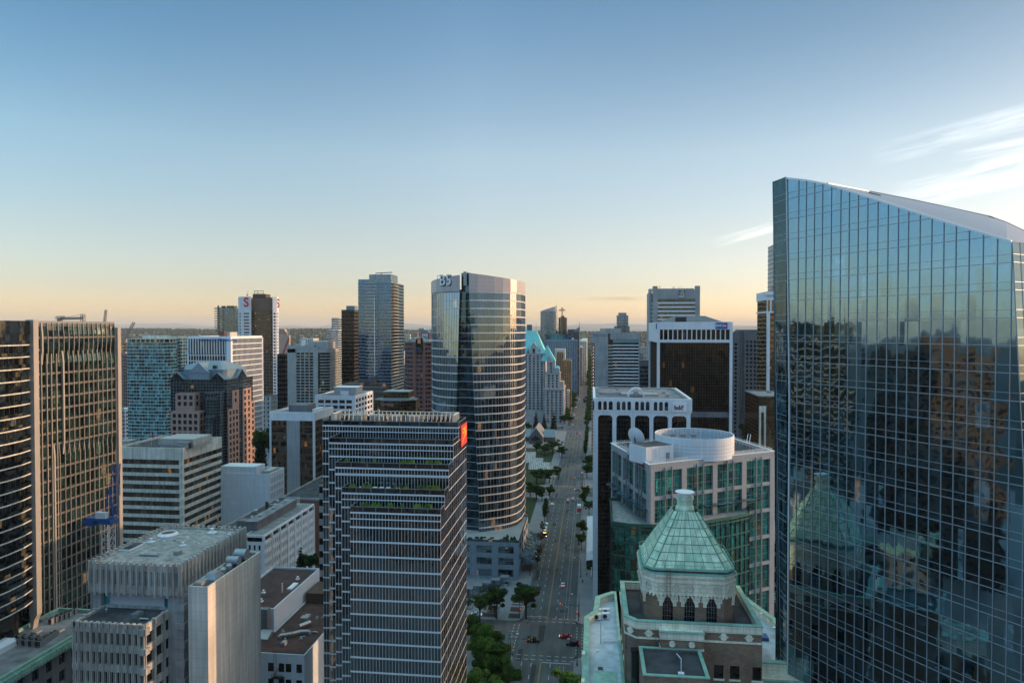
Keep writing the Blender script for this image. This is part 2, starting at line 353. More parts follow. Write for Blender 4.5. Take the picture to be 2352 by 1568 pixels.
def curtain(b,poly,z0,z1,fh,pw,gmat,mmat,vw=.12,vd=.15,hh=.5,hd=.1,sides=None,gname='curtain_wall',hmat=None,every=1,off=0.0,extra_h=None):
 g = MB(); g.prism(poly,z0,z1); b.part(gname,g,gmat)
 v,h = MB(),MB()
 for i,fr in enumerate(edges(poly)):
  if sides is not None and i not in sides: continue
  n = max(1,round(fr.L / pw))
  for k in range(0,n + 1,every):
   s = fr.L * k / n; fr.box(v,max(0.0,s - vw / 2),min(fr.L,s + vw / 2),z0,z1,.002,vd)
  zt = z1 - off
  while zt > z0 + .1:
   fr.box(h,0.001,fr.L - .001,max(z0,zt - hh),zt,.001,hd)
   if extra_h: fr.box(h,0.001,fr.L - .001,zt - extra_h - .12,zt - extra_h,.001,hd * .8)
   zt -= fh
 b.part('mullion_grid',v,mmat)
 b.part('floor_bands',h,hmat or mmat)
def roof_cap(b,poly,z,mat,ph=.9,pt=.35,pmat=None,drop=.0):
 mb = MB(); mb.prism(offset(poly,-pt),z - .3,z + .06); b.part('roof',mb,mat)
 clutter(b,offset(poly,-2.2),z + .06)
 if ph: m2 = MB(); m2.ring(poly,offset(poly,-pt),z + .0,z + ph); b.part('parapet',m2,pmat or mat)
def clutter(b,poly,z,n=None):
 """small vents, ducts and curbs scattered over a flat roof"""
 xs,ys = [p[0] for p in poly],[p[1] for p in poly]; x0,x1,y0,y1 = min(xs),max(xs),min(ys),max(ys)
 if x1 - x0 < 5 or y1 - y0 < 5: return
 rd = random.Random(int(x0 * 7 + y0)); n = n or min(8,max(2,int((x1 - x0) * (y1 - y0) / 90)))
 for k in range(n):
  x,y,s = rd.uniform(x0 + 1,x1 - 1),rd.uniform(y0 + 1,y1 - 1),rd.uniform(.35,1.0); q = MB(); t = k % 4
  if t == 0: q.box(x - s,x + s,y - s * 1.4,y + s * 1.4,z,z + s * 1.3); q.box(x - s * .8,x + s * .8,y - s,y + s,z + s * 1.3,z + s * 1.5); b.part('roof_unit',q,M['silver'])
  elif t == 1: q.lathe((x,y,z),[(s * .3,0),(s * .3,s * .9),(s * .5,s),(s * .1,s * 1.5)],9); b.part('roof_vent',q,M['silver'])
  elif t == 2: q.tube((x,y,z + .35),(min(x1,x + 5 * s),y,z + .35),.16 + .1 * s,7); q.tube((x,y,z),(x,y,z + .35),.2,6); q.tube((min(x1,x + 5 * s),y,z),(min(x1,x + 5 * s),y,z + .35),.2,6); b.part('duct_run',q,M['silver'])
  else: q.box(x - s * 1.3,x + s * 1.3,y - s,y + s,z,z + .25); b.part('roof_hatch',q,M['greydark'])
def left_fp(uL,uc,uR,v,z):
 P = PZ(uc,v,z); a = atY(uL,v,P.y); c = atX(uR,v,P.x)
 return rect(a.x,P.x,P.y,c.y),P.z
def right_fp(uL,uc,uR,v,z):
 P = PZ(uc,v,z); a = atY(uR,v,P.y); c = atX(uL,v,P.x)
 return rect(P.x,a.x,P.y,c.y),P.z
def zv(v,z,u=1176): return PZ(u,v,z).z
def lattice(mb,p,q,w,step,r=.12,mat=0,tri=False):
 """square truss mast between two points"""
 p,q = Vector(p),Vector(q); d = (q - p); L = d.length; d.normalize()
 a = d.orthogonal().normalized() if abs(d.z) < .9 else Vector((1,0,0)); bb = d.cross(a).normalized(); a = bb.cross(d).normalized()
 cs = [a * w / 2 + bb * w / 2,-a * w / 2 + bb * w / 2,-a * w / 2 - bb * w / 2,a * w / 2 - bb * w / 2]
 for c in cs: mb.tube(p + c,q + c,r,4,m=mat)
 n = max(1,int(L / step))
 for k in range(n):
  t0,t1 = p + d * (L * k / n),p + d * (L * (k + 1) / n)
  for i in range(4):
   c0,c1 = cs[i],cs[(i + 1) % 4]
   mb.tube(t0 + c0,t1 + c1,r * .55,3,m=mat); mb.tube(t0 + c0,t0 + c1,r * .5,3,m=mat)
def railing(mb,pts,z,h=1.1,r=.035,step=2.0,closed=False,rails=2):
 n = len(pts)
 for i in range(n if closed else n - 1):
  a,c = Vector((*pts[i][:2],z)),Vector((*pts[(i + 1) % n][:2],z))
  for k in range(rails): mb.tube(a + Vector((0,0,h * (k + 1) / rails)),c + Vector((0,0,h * (k + 1) / rails)),r,4)
  m = max(1,int((c - a).length / step))
  for k in range(m + 1): q = a.lerp(c,k / m); mb.tube(q,q + Vector((0,0,h)),r,4)
def brick_mat(name,c1,c2,mortar):
 m,nt,out = new_mat(name); L = nt.links.new; p = N(nt,'ShaderNodeBsdfPrincipled'); p.inputs['Roughness'].default_value = .9
 g = N(nt,'ShaderNodeNewGeometry'); sx = N(nt,'ShaderNodeSeparateXYZ'); L(g.outputs['Position'],sx.inputs[0])
 ad = N(nt,'ShaderNodeMath',operation='ADD'); L(sx.outputs[0],ad.inputs[0]); L(sx.outputs[1],ad.inputs[1]); cb = N(nt,'ShaderNodeCombineXYZ'); L(ad.outputs[0],cb.inputs[0]); L(sx.outputs[2],cb.inputs[1])
 b = N(nt,'ShaderNodeTexBrick'); b.inputs['Scale'].default_value = 1.0; b.inputs['Brick Width'].default_value = .42; b.inputs['Row Height'].default_value = .17; b.inputs['Mortar Size'].default_value = .018
 b.inputs['Color1'].default_value = (*c1,1); b.inputs['Color2'].default_value = (*c2,1); b.inputs['Mortar'].default_value = (*mortar,1); L(cb.outputs[0],b.inputs['Vector'])
 n = N(nt,'ShaderNodeTexNoise'); n.inputs['Scale'].default_value = .5; n.inputs['Detail'].default_value = 5; L(g.outputs['Position'],n.inputs['Vector'])
 r = N(nt,'ShaderNodeMapRange'); r.inputs[1].default_value = .3; r.inputs[2].default_value = .7; r.inputs[3].default_value = .75; r.inputs[4].default_value = 1.2; L(n.outputs[0],r.inputs[0])
 s = N(nt,'ShaderNodeVectorMath',operation='SCALE'); L(b.outputs['Color'],s.inputs[0]); L(r.outputs[0],s.inputs['Scale']); L(s.outputs[0],p.inputs['Base Color']); L(p.outputs[0],out.inputs[0]); return m
M['leaf_a'] = leafy('deep_green_leaves',(.024,.05,.014),(.065,.12,.03))
M['leaf_b'] = leafy('mid_green_leaves',(.03,.06,.016),(.09,.15,.038))
M['leaf_f'] = leafy('fresh_green_leaves',(.05,.11,.02),(.14,.25,.05))
M['leaf_y'] = leafy('yellow_green_leaves',(.05,.08,.012),(.12,.16,.03))
M['leaf_r'] = leafy('dark_russet_leaves',(.045,.035,.018),(.11,.075,.035))
M['leaf_c'] = leafy('dark_conifer_needles',(.010,.020,.010),(.025,.045,.020))
M['bark'] = stone('bark',(.06,.045,.035),.95,.3,1.5,.2)
M['b5band'] = stone('pale_aluminium_band',(.62,.60,.55),.5,.04,.2,.05)
M['pod_green'] = plain('dark_green_metal',(.03,.13,.10),.4,.2)
M['brick'] = brick_mat('brown_brick',(.31,.19,.115),(.21,.125,.075),(.17,.14,.12))
M['rustbrick'] = brick_mat('rust_stained_brick',(.22,.10,.055),(.13,.07,.04),(.12,.10,.085))
M['terra'] = stone('cream_terracotta',(.84,.78,.61),.7,.10,.5,.22,joints=(.85,.62),jdark=.75)
for k,c in enumerate(((.62,.76,.54),(.70,.82,.60),(.48,.66,.46))): M['pyr%d' % k] = stone('weathered_copper_sheet_' + 'abc'[k],c,.65,.12,.8,.35)
M['pyrbar'] = plain('dark_copper_seam',(.16,.27,.22),.6)
M['g_marine'] = glass('old_sash_glass',(.012,.013,.014),(.03,.033,.035),(.22,.25,.25),(.8,.88,.9),1.6,(1.4,1.3),.0,p_light=.8)
M['marineroof'] = stone('pale_blue_grey_membrane',(.46,.52,.58),.8,.2,.6,.0)
M['seamroof'] = stone('grey_seamed_metal_roof',(.36,.37,.43),.45,.04,.1,.03,metal=.35)
M['slate'] = stone('slate_roof',(.22,.23,.24),.8,.12,.8,.1); M['slatelight'] = stone('blue_grey_slate',(.24,.30,.34),.7,.1,.8,.1)
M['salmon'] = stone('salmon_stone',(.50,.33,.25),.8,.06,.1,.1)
# ================================================================== LEFT SIDE BUILDINGS
def build_curved_apartments():
 P = PZ(68,737,172); X,Y,Zt = P.x,P.y,P.z
 poly = [(X - 26,Y - 34),(X - 2.2,Y - 34),(X + .4,Y - 24),(X + 1.5,Y - 15),(X + 1.7,Y - 9),(X + 1.2,Y - 4),(X,Y),(X - 26,Y)]
 b = B('apartment_tower','curved glass apartment tower with pale balcony slabs at the far left edge','apartment tower',base_of(poly))
 zb = 45.0; fh = 2.95
 inner = offset(poly,-.7)
 k = 0; z = Zt - 3.2
 while z - fh > zb:
  g = MB(); g.prism(inner,z - fh + .3,z); b.part('window_band',g,M['g_jam'])
  s = MB(); s.prism(poly,z - fh,z - fh + .3); fl = b.part('balcony_slab',s,M['cream'])
  r = MB(); r.ring(offset(poly,-.08),offset(poly,-.14),z - fh + .3,z - fh + 1.25); b.part('glass_railing',r,M['g_pale'] if False else M['g_jam'],parent=None)
  z -= fh
 top = MB(); top.prism(inner,Zt - 3.2,Zt - .5); b.part('crown_glass',top,M['g_jam'])
 top = MB(); top.prism(poly,Zt - 3.3,Zt - 3.0); top.ring(poly,offset(poly,-.1),Zt - 2.9,Zt); b.part('roof_terrace',top,M['g_office'])
 g = MB()
 for i in (1,2,3,4,5):
  fr = edges(inner)[i]; n = max(1,round(fr.L / 1.7))
  for j in range(n): fr.box(g,fr.L * j / n,fr.L * j / n + .09,zb,Zt - .6,0,.08)
 b.part('mullion_grid',g,M['mulldark'])
 f = MB(); f.box(X - 1.2,X + 1.0,Y + .0,Y + 1.6,zb - 1.5,Zt + .3); f.hexa(((X - .6,Y,38),(X + .2,Y,42),(X + .2,Y + 1.6,42),(X - .6,Y + 1.6,38),(X - 1.2,Y,zb - 1.5),(X + 1,Y,zb - 1.5),(X + 1,Y + 1.6,zb - 1.5),(X - 1.2,Y + 1.6,zb - 1.5)))
 b.part('end_fin',f,M['fin'])
 lo = MB(); lo.prism(offset(poly,-2.5),0,z); b.part('glass_base',lo,M['g_dark'])
 s = MB()
 for zz in (10,18,26,34): s.prism(offset(poly,-2.2),zz,zz + .6)
 b.part('base_bands',s,M['greydark'])
 rf = MB(); rf.prism(offset(poly,-6),Zt - .5,Zt - .2); b.part('roof',rf,M['roofdark'])
def build_fin_tower():
 P = PZ(72,745,182.5); X,Y0,Zt = P.x,P.y,P.z
 Y1 = atX(262,748,X).y
 poly = rect(X - 30,X,Y0,Y1)
 b = B('office_tower','dark glass office tower with tall pale vertical fins beside the curved apartments','office tower',base_of(poly))
 g = MB(); g.prism(poly,0,Zt); b.part('curtain_wall',g,M['g_fins'])
 fr = Fr((X,Y0),(X,Y1)); h = MB(); z = Zt
 while z > 2: fr.box(h,0,fr.L,z - .6,z,.002,.06); z -= 3.3
 for e in (Fr((X - 30,Y0),(X,Y0)),):
  z = Zt
  while z > 2: e.box(h,0,e.L - .01,z - .75,z,.002,.1); z -= 3.3
 b.part('floor_bands',h,M['spandrel'])
 def s_of(u): return atX(u,800,X).y - Y0
 def zat(u,v): return atX(u,v,X).z
 fins = MB(); L = fr.L
 def bay(s0,s1,zt0,zt1,zb0,zb1,d,name):
  """projecting glass bay with slanting ends top and bottom, fins tapering in at each end"""
  n = max(2,round((s1 - s0) / 1.95)); q = MB()
  q.hexa((fr.pt(s0,zb0,d),fr.pt(s1,zb1,d),fr.pt(s1,zb1 - 3,0),fr.pt(s0,zb0 - 3,0),fr.pt(s0,zt0 - 3,d),fr.pt(s1,zt1 - 3,d),fr.pt(s1,zt1,0),fr.pt(s0,zt0,0)))
  o = b.part('projecting_bay',q,M['g_fins'])
  hb = MB(); z = Zt
  while z > 2:
   if z < min(zt0,zt1) - 3.2 and z - .75 > max(zb0,zb1) + .2: fr.box(hb,s0,s1,z - .6,z,d + .002,d + .06)
   z -= 3.3
  b.part('floor_bands',hb,M['spandrel'],parent=o)
  for k in range(n + 1):
   s = s0 + (s1 - s0) * k / n; t = k / n; w = .07 if k else .25
   zt,zb = zt0 + (zt1 - zt0) * t,zb0 + (zb1 - zb0) * t
   dd = d + .28
   m = MB()
   a,c = max(0,s - w),min(L,s + w)
   m.hexa((fr.pt(a,zb + 1,dd),fr.pt(c,zb + 1,dd),fr.pt(c,zb + 1,d - .3),fr.pt(a,zb + 1,d - .3),fr.pt(a,zt - 3.2,dd),fr.pt(c,zt - 3.2,dd),fr.pt(c,zt - 3.2,d - .3),fr.pt(a,zt - 3.2,d - .3)))
   m.hexa((fr.pt(a,zb - 2.8,.25),fr.pt(c,zb - 2.8,.25),fr.pt(c,zb - 2.8,0),fr.pt(a,zb - 2.8,0),fr.pt(a,zb + 1,dd),fr.pt(c,zb + 1,dd),fr.pt(c,zb + 1,d - .3),fr.pt(a,zb + 1,d - .3)))
   m.hexa((fr.pt(a,zt - 3.2,dd),fr.pt(c,zt - 3.2,dd),fr.pt(c,zt - 3.2,d - .3),fr.pt(a,zt - 3.2,d - .3),fr.pt(a,zt + .3,.3),fr.pt(c,zt + .3,.3),fr.pt(c,zt + .3,0),fr.pt(a,zt + .3,0)))
   b.part('vertical_fin',m,M['fin'],parent=o)
 bay(s_of(94),L - .2,Zt + .2,Zt + .2,zat(94,814),zat(262,788),.3,'a')
 bay(s_of(141),L - .2,zat(141,808),zat(262,803),zat(141,1022),zat(262,1000),.4,'b')
 bay(s_of(119),L - .2,zat(119,1024),zat(262,998),6,6,.3,'c')
 for u in (80.5,92,104.5,115,127):
  s = s_of(u); m = MB(); fr.box(m,s - .11,s + .11,4,Zt if u < 90 else zat(u,812),.0,.4); b.part('vertical_fin',m,M['fin'])
 e = MB(); e.box(X - 2,X + 1.2,Y1,Y1 + 1.5,0,Zt - .8); b.part('end_wall',e,M['fin'])
 roof_cap(b,poly,Zt,M['roofdark'],1.0,.3,M['mullgrey'])
def build_brutalist():
 z0 = 140
 fp,Zr = left_fp(205,413,564,1303,z0)
 x0,x1,y0,y1 = fp[0][0],fp[1][0],fp[0][1],fp[2][1]
 b = B('concrete_office_building','grey ribbed brutalist concrete building with gravel roof in the left foreground','office building',base_of(fp))
 m = M['brutal']
 # crown: overhanging louvre storey
 zc0,zc1 = Zr - 6.0,Zr + .15
 core = MB(); core.prism(offset(fp,-.9),zc0 + .4,zc1 - .5); b.part('louvre_core',core,M['g_dark'])
 w = MB(); w.prism(fp,zc0,zc0 + 1.9); w.ring(fp,offset(fp,-.5),zc1 - 1.3,zc1); b.part('crown_band',w,m)
 slats = MB(); ribs = MB()
 for i,fr in enumerate(edges(fp)):
  n = round(fr.L / 1.33)
  for k in range(n + 1):
   s = fr.L * k / n; a,c = max(.0,s - .2),min(fr.L,s + .2)
   fr.box(ribs,a,c,zc0 - .35 * (k % 2),zc1 + .55,.0,.34); fr.box(ribs,a + .02,c - .02,zc1 + .0,zc1 + .55,-.55,-.001)
   if k < n:
    for q in (.18,.5,.82): fr.box(slats,s + fr.L / n * q - .11,s + fr.L / n * q + .11,zc0 + 1.9,zc1 - 1.3,-.5,-.05)
    fr.box(slats,s + .2,s + fr.L / n - .2,zc0 + .2,zc0 + 1.1,.001,.12)
 b.part('ribs',ribs,m); b.part('louvres',slats,m)
 rf = MB(); rf.prism(offset(fp,-.5),Zr - 1.0,Zr - .25); b.part('roof',rf,M['gravel'])
 clutter(b,offset(fp,-4),Zr - .25,3)
 def roofpt(u,v): return atZ(u,v,Zr - .2)
 q = MB(); p = roofpt(386,1229); q.lathe((p.x,p.y,p.z),[(2.3,0),(2.3,.35),(1.75,.8),(1.7,.8),(1.6,.5)],28); b.part('round_skylight',q,[M['white']]); q = MB(); q.lathe((p.x,p.y,p.z + .5),[(1.6,0),(1.6,.05)],28); b.part('skylight_cover',q,plain('rusty_cover',(.14,.07,.04),.8))
 q = MB(); p = roofpt(306,1257); q.box(p.x - 1.3,p.x + 1.1,p.y - 2.6,p.y + 2.6,p.z,p.z + .35); b.part('roof_hatch',q,M['white']); q = MB(); q.box(p.x - 1.1,p.x + .9,p.y - 2.4,p.y + 2.4,p.z + .35,p.z + .4); b.part('hatch_cover',q,M['roofdark'])
 for u,v,sz in ((347,1245,.7),(488,1224,.9),(420,1253,.6),(431,1235,.35),(509,1214,.4),(527,1227,.4),(333,1268,.2),(258,1289,.2),(456,1247,.2),(377,1243,.2),(481,1236,.2)):
  q = MB(); p = roofpt(u,v); q.box(p.x - sz,p.x + sz,p.y - sz,p.y + sz,p.z,p.z + sz * .35); q.lathe((p.x,p.y,p.z + sz * .3),[(sz * .35,0),(sz * .35,sz * .8),(sz * .5,sz * .85),(sz * .5,sz * 1.1)],10); b.part('roof_vent',q,M['white'])
 # recessed white storey + shaft below
 zr1,zr0 = zc0,zc0 - 3.2
 w = MB(); w.box(x0 + 2.6,x1 - 2.6,y0 + 1.6,y1 - 1,zr0,zr1); b.part('recessed_wall',w,plain('white_plaster',(.55,.57,.56),.8))
 q = MB(); q.box(x0 + 2.2,x0 + 3.3,y0 + 1.3,y0 + 2.5,zr0,zr1 - .2); q.box(x1 - 4.3,x1 - 3.0,y0 + 1.3,y0 + 2.5,zr0,zr1 - .2); b.part('recessed_windows',q,M['g_teal'])
 piers = MB(); piers.box(x0 + .3,x0 + 2.3,y0 + .4,y0 + 4,0,zr1); piers.box(x1 - 3.0,x1 + .5,y0 + .4,y0 + 8,0,zr1); piers.box(x0 + .5,x1 - .2,y0 + 3,y1 - .5,0,zr0)
 for k in range(16):
  zz = 58 - k * 3.85; piers.box(x1 - 1.2,x1 + .8,y0 + .1,y0 + 2,zz,zz + 1.3)
 b.part('core_walls',piers,M['greypanel'])
 # lower wing
 Zl = zr0; a = atZ(166.6,1431,Zl); c = atZ(346,1431,Zl)
 yl0 = a.y; lx0,lx1 = a.x,c.x
 lp = rect(lx0,lx1,yl0,y0 + 1.6)
 dk = MB(); dk.prism(offset(lp,-.9),0,Zl - .6); b.part('window_core',dk,M['g_dark'])
 rf = MB(); rf.prism(offset(lp,-.5),Zl - .9,Zl - .2); b.part('lower_roof',rf,M['roofdark'])
 wl = MB(); rb = MB(); wins = []
 z = Zl + .3; first = True
 wl.ring(lp,offset(lp,-.5),Zl - 1.5,Zl + .3)
 zz = Zl - 1.5
 while zz > 2:
  wl.prism(lp,zz - 3.85,zz - 3.85 + 1.45)
  for i,fr in enumerate(edges(lp)):
   if i == 2: continue
   n = round(fr.L / (1.27 if i == 0 else 2.6))
   for k in range(n):
    s = fr.L * (k + .5) / n; wd = fr.L / n
    wins.append((fr,s,zz - 1.2,wd - .42,2.4,-.6,M['g_dark']))
  zz -= 3.85
 for i,fr in enumerate(edges(lp)):
  if i == 2: continue
  n = round(fr.L / (1.27 if i == 0 else 2.6))
  for k in range(n + 1):
   s = fr.L * k / n
   for ds in (-.17,.17):
    a_,c_ = max(0,s + ds - .1),min(fr.L,s + ds + .1)
    if c_ > a_: fr.box(rb,a_,c_,0,Zl + .3,-.6,.16)
   zq = Zl - 1.5
   fr.box(rb,max(0,s - .27),min(fr.L,s + .27),Zl - .5,Zl + .55,-.5,.3)
   while zq > 2: fr.box(rb,max(0,s - .24),min(fr.L,s + .24),zq - 3.6,zq - 2.6,.001,.24); zq -= 3.85
 zq = Zl - .3
 while zq > 3:                                        # chamfered corner blocks
  rb.box(lx1 - .9,lx1 + .45,yl0 - .45,yl0 + .9,zq - 1.3,zq); zq -= 3.85
 b.part('lower_wing_walls',wl,m); b.part('lower_wing_ribs',rb,m)
 put_windows(b,wins)
 clutter(b,offset(lp,-1.5),Zl - .2,5)
 # small wing behind, left
 q = MB(); a = PZ(174,1368,141); q.box(a.x,x0 + .6,y0 + 3,y0 + 9,0,Zr - 6.6); fr = Fr((a.x,y0 + 3),(x0 + .6,y0 + 3))
 for k in range(5): fr.box(q,fr.L * k / 4 - .15,fr.L * k / 4 + .15,Zr - 12,Zr - 6.0,0,.35)
 b.part('side_wing',q,m)
 # tall blank wall block on the right
 P = PZ(477,1347.7,137.5); L_ = atY(432,1347,P.y); Yb = atX(598,1267,P.x).y
 wb = rect(L_.x,P.x,P.y,Yb)
 q = MB(); q.prism(wb,0,P.z - .35); q.ring(wb,offset(wb,-.35),P.z - .35,P.z); b.part('blank_wall_block',q,M['brutalwall'])
 rf = MB(); rf.prism(offset(wb,-.35),P.z - .349,P.z - .30); b.part('equipment_roof',rf,M['roofdark'])
 zt = P.z - .3; xm = (L_.x + P.x) / 2
 for dy,r in ((Yb - P.y - 5,1.25),(Yb - P.y - 8.5,1.0)):
  q = MB(); q.tube((xm - 1.2,P.y + dy,zt + r),(xm + 1.5,P.y + dy,zt + r),r,20); b.part('fan_drum',q,M['silver'])
 for dy in (9.5,11.8): q = MB(); q.lathe((xm - .6 + .05 * dy,P.y + dy,zt),[(.8,0),(.8,.6),(.5,.95),(.1,1.0)],16); b.part('round_vent',q,M['silver'])
 q = MB(); q.hexa(((xm - 1.8,P.y + 4.5,zt),(xm + 1.2,P.y + 4.5,zt),(xm + 1.2,P.y + 8,zt),(xm - 1.8,P.y + 8,zt),(xm - 1.2,P.y + 5.2,zt + 1.1),(xm + .6,P.y + 5.2,zt + 1.1),(xm + .6,P.y + 7.3,zt + 1.1),(xm - 1.2,P.y + 7.3,zt + 1.1))); b.part('air_handler',q,M['silver'])
 q = MB(); q.box(xm - 1.5,xm + .2,P.y + .8,P.y + 3.6,zt,zt + .7); b.part('air_handler',q,M['silver'])
 q = MB(); railing(q,[(L_.x + .2,P.y + .3),(P.x - .3,P.y + .3)],zt,1.0,.04); b.part('railing',q,M['steel'])
def build_copper_cornice():
 Zr = 40.0
 P = atZ(166.6,1463,Zr); Q = atZ(134.5,1399,Zr)
 x1,x0,yb = P.x,Q.x,Q.y
 poly = rect(x0,x1,96,yb)
 b = B('old_stone_building','old dark stone building with green copper cornice in the bottom left corner','building',base_of(poly))
 punched(b,poly,(0,1),0,Zr - 1.6,4.2,3.9,1.9,2.7,.9,M['greydark'],M['g_dark'],.5)
 c = MB(); c.ring(offset(poly,1.1),offset(poly,-.5),Zr - 1.6,Zr - .2); c.ring(offset(poly,.2),offset(poly,-.5),Zr - .2,Zr + .5)
 cr = b.part('cornice',c,M['copper'])
 d = MB()
 for i in (0,1):
  fr = edges(offset(poly,1.1))[i]; n = int(fr.L / .9)
  for k in range(n):
   s = fr.L * (k + .5) / n; fr.box(d,s - .22,s + .22,Zr - 1.5,Zr - .75,0,.22); fr.box(d,s - .14,s + .14,Zr - .2,Zr + .12,-.3,.1)
 b.part('cornice_ornament',d,M['copper'],parent=cr)
 r = MB(); r.prism(offset(poly,-.5),Zr - 1.2,Zr - .3); b.part('roof',r,M['roofgrey'])
 zz = Zr - .3
 me_b = MB(); me_b.box(-.5,.5,-.55,.55,.25,1.55); me_b.box(-.45,-.38,-.5,.5,0,.25); me_b.box(.38,.45,-.5,.5,0,.25)
 me = me_b.mesh('cooling_unit',M['silver'])
 fb = MB(); fb.box(-.42,.42,-.57,-.551,.35,1.45); fb.lathe((0,0,1.55),[(.42,0),(.42,.08)],14); fm = fb.mesh('fan_grille',M['black'])
 rows = [((190,1423),(172,1402),5,2),((33,1477),(128,1462),6,2),((96,1482),(130,1455),4,1)]
 for (u0,v0),(u1,v1),n,m in ((( 118,1432),(160,1416),5,2),((26,1478),(88,1484),5,2),((92,1484),(126,1462),5,1)):
  a,c2 = atZ(u0,v0,zz),atZ(u1,v1,zz)
  for k in range(n):
   for j in range(m):
    p = a.lerp(c2,k / max(1,n - 1)); p = Vector((p.x + .0,p.y + j * 1.9,zz))
    if x0 + .6 < p.x < x1 - .6:
     o = b.inst('cooling_unit',me,p); link('fan_grille',fm,o)
 q = MB(); p = atZ(8,1487,zz); q.box(p.x - 2,p.x + 2.2,p.y - 3.5,p.y + 2.5,zz,zz + 1.3); q.hexa(((p.x - 2,p.y - 3.5,zz + 1.3),(p.x + 2.2,p.y - 3.5,zz + 1.3),(p.x + 2.2,p.y + 2.5,zz + 1.3),(p.x - 2,p.y + 2.5,zz + 1.3),(p.x - .4,p.y - 2,zz + 2),(p.x + .6,p.y - 2,zz + 2),(p.x + .6,p.y + 1,zz + 2),(p.x - .4,p.y + 1,zz + 2))); b.part('duct_housing',q,M['tent'])
 for u,v in ((96,1424),(84,1453),(136,1450)):
  q = MB(); p = atZ(u,v,zz); q.box(p.x - .8,p.x + .8,p.y - .9,p.y + .9,zz,zz + .6); b.part('roof_vent',q,M['silver'])
def build_white_band():
 fp,Zr = left_fp(271,417.5,505.5,1033.7,302)
 b = B('office_building','office block with cream concrete bands and brown ribbon windows behind the gravel roof','office building',base_of(fp))
 banded(b,fp,0,Zr,3.7,1.45,M['cream'],M['g_brown'],.55,4.3,mull=1.5,mmat=M['bronze'])
 po = offset(fp,.55)
 q = MB(); x1,y0 = fp[1]; q.box(x1 - 1.2,x1 + .3,y0 - .3,y0 + 1.2,0,Zr - 4.3); b.part('corner_column',q,M['cream'])
 q = MB(); q.ring(po,offset(po,-.5),Zr,Zr + 1.0); b.part('parapet',q,M['cream'])
 q = MB(); q.prism(offset(po,-.5),Zr,Zr + .05); b.part('roof',q,M['roofdark'])
 clutter(b,offset(po,-3),Zr + .05,8)
 a = PZ(372,1030,310); xx0,xx1 = a.x,PZ(443,1030,310).x
 q = MB(); q.box(xx0,xx1 + 2,y0 + 5,y0 + 19,Zr,Zr + 3.9); q.box(xx0 - .4,xx1 + 2.4,y0 + 4.6,y0 + 19.4,Zr + 1.3,Zr + 4.2); b.part('penthouse',q,M['beige'])
 q = MB(); q.box(xx1 - 4,xx1 + 1.5,y0 + 2.2,y0 + 4.2,Zr,Zr + 3.2); b.part('cooling_tower',q,M['silver']);
 q = MB(); q.box(xx1 + 1.5,xx1 + 1.7,y0 + 2.4,y0 + 4.0,Zr + .3,Zr + 2.8); b.part('louvre',q,M['black'])
 p = PZ(371,1010,318); q = MB(); q.tube((p.x - 1,y0 + 8,Zr),(p.x - 1,y0 + 8,Zr + 6.5),.06); b.part('flagpole',q,M['frame'])
 q = MB(); q.box(p.x - .95,p.x + .3,y0 + 7.97,y0 + 8.0,Zr + 4.6,Zr + 5.5); b.part('flag',q,M['red'])
def build_turquoise():
 z = 588
 fp,Zr = left_fp(285,385,406,786,z)
 (x0,y0),(x1,_),(_,y1),_ = fp
 c = 6
 poly = [(x0 + c,y0),(x1 - c * .6,y0),(x1,y0 + c * .6),(x1,y1),(x0,y1),(x0,y0 + c),(x0 + 1.7,y0 + 1.7)]
 b = B('apartment_tower','rounded turquoise glass apartment tower with thin pale floor slabs','apartment tower',base_of(fp))
 banded(b,poly,0,Zr,2.95,.5,M['cream'],M['g_teal'],.5,.4,mull=2.6,mmat=M['mull'],mw=.18)
 q = MB(); q.prism(offset(poly,-2),Zr,Zr + 2.6); b.part('crown',q,M['g_office'])
 q = MB()
 for fr in edges(offset(poly,-.4)):
  n = max(1,int(fr.L / 4))
  for k in range(n): fr.box(q,fr.L * k / n,fr.L * k / n + .6,Zr,Zr + 2.6,-.6,0)
 q.prism(offset(poly,.4),Zr + 2.6,Zr + 3.1); b.part('crown_canopy',q,M['cream'])
 e = MB(); xa = x1 - 1; poly2 = rect(x1 - 8,x1 + 1.5,y0 + 16,y1 + 14)
 bb = Zr + 4.4
 q = MB(); q.prism(offset(poly2,-.3),0,bb - 1); b.part('rear_wing_glass',q,M['g_teal'])
 q = MB()
 for i in (0,1):
  fr = edges(poly2)[i]; n = max(1,round(fr.L / 4.0))
  for k in range(n + 1): fr.box(q,max(.0,fr.L * k / n - .3),min(fr.L,fr.L * k / n + .3),0,bb,-.3,0)
  zz = bb
  while zz > 1: fr.box(q,0,fr.L,zz - .8,zz,-.3,.02); zz -= 2.95
 q.prism(poly2,bb - 1.5,bb + .6); b.part('rear_wing_frame',q,M['cream'])
 q = MB(); q.box(x0 + 10,x1 - 4,y0 + 10,y1 - 3,Zr + 3.1,Zr + 6); b.part('penthouse',q,M['cream'])
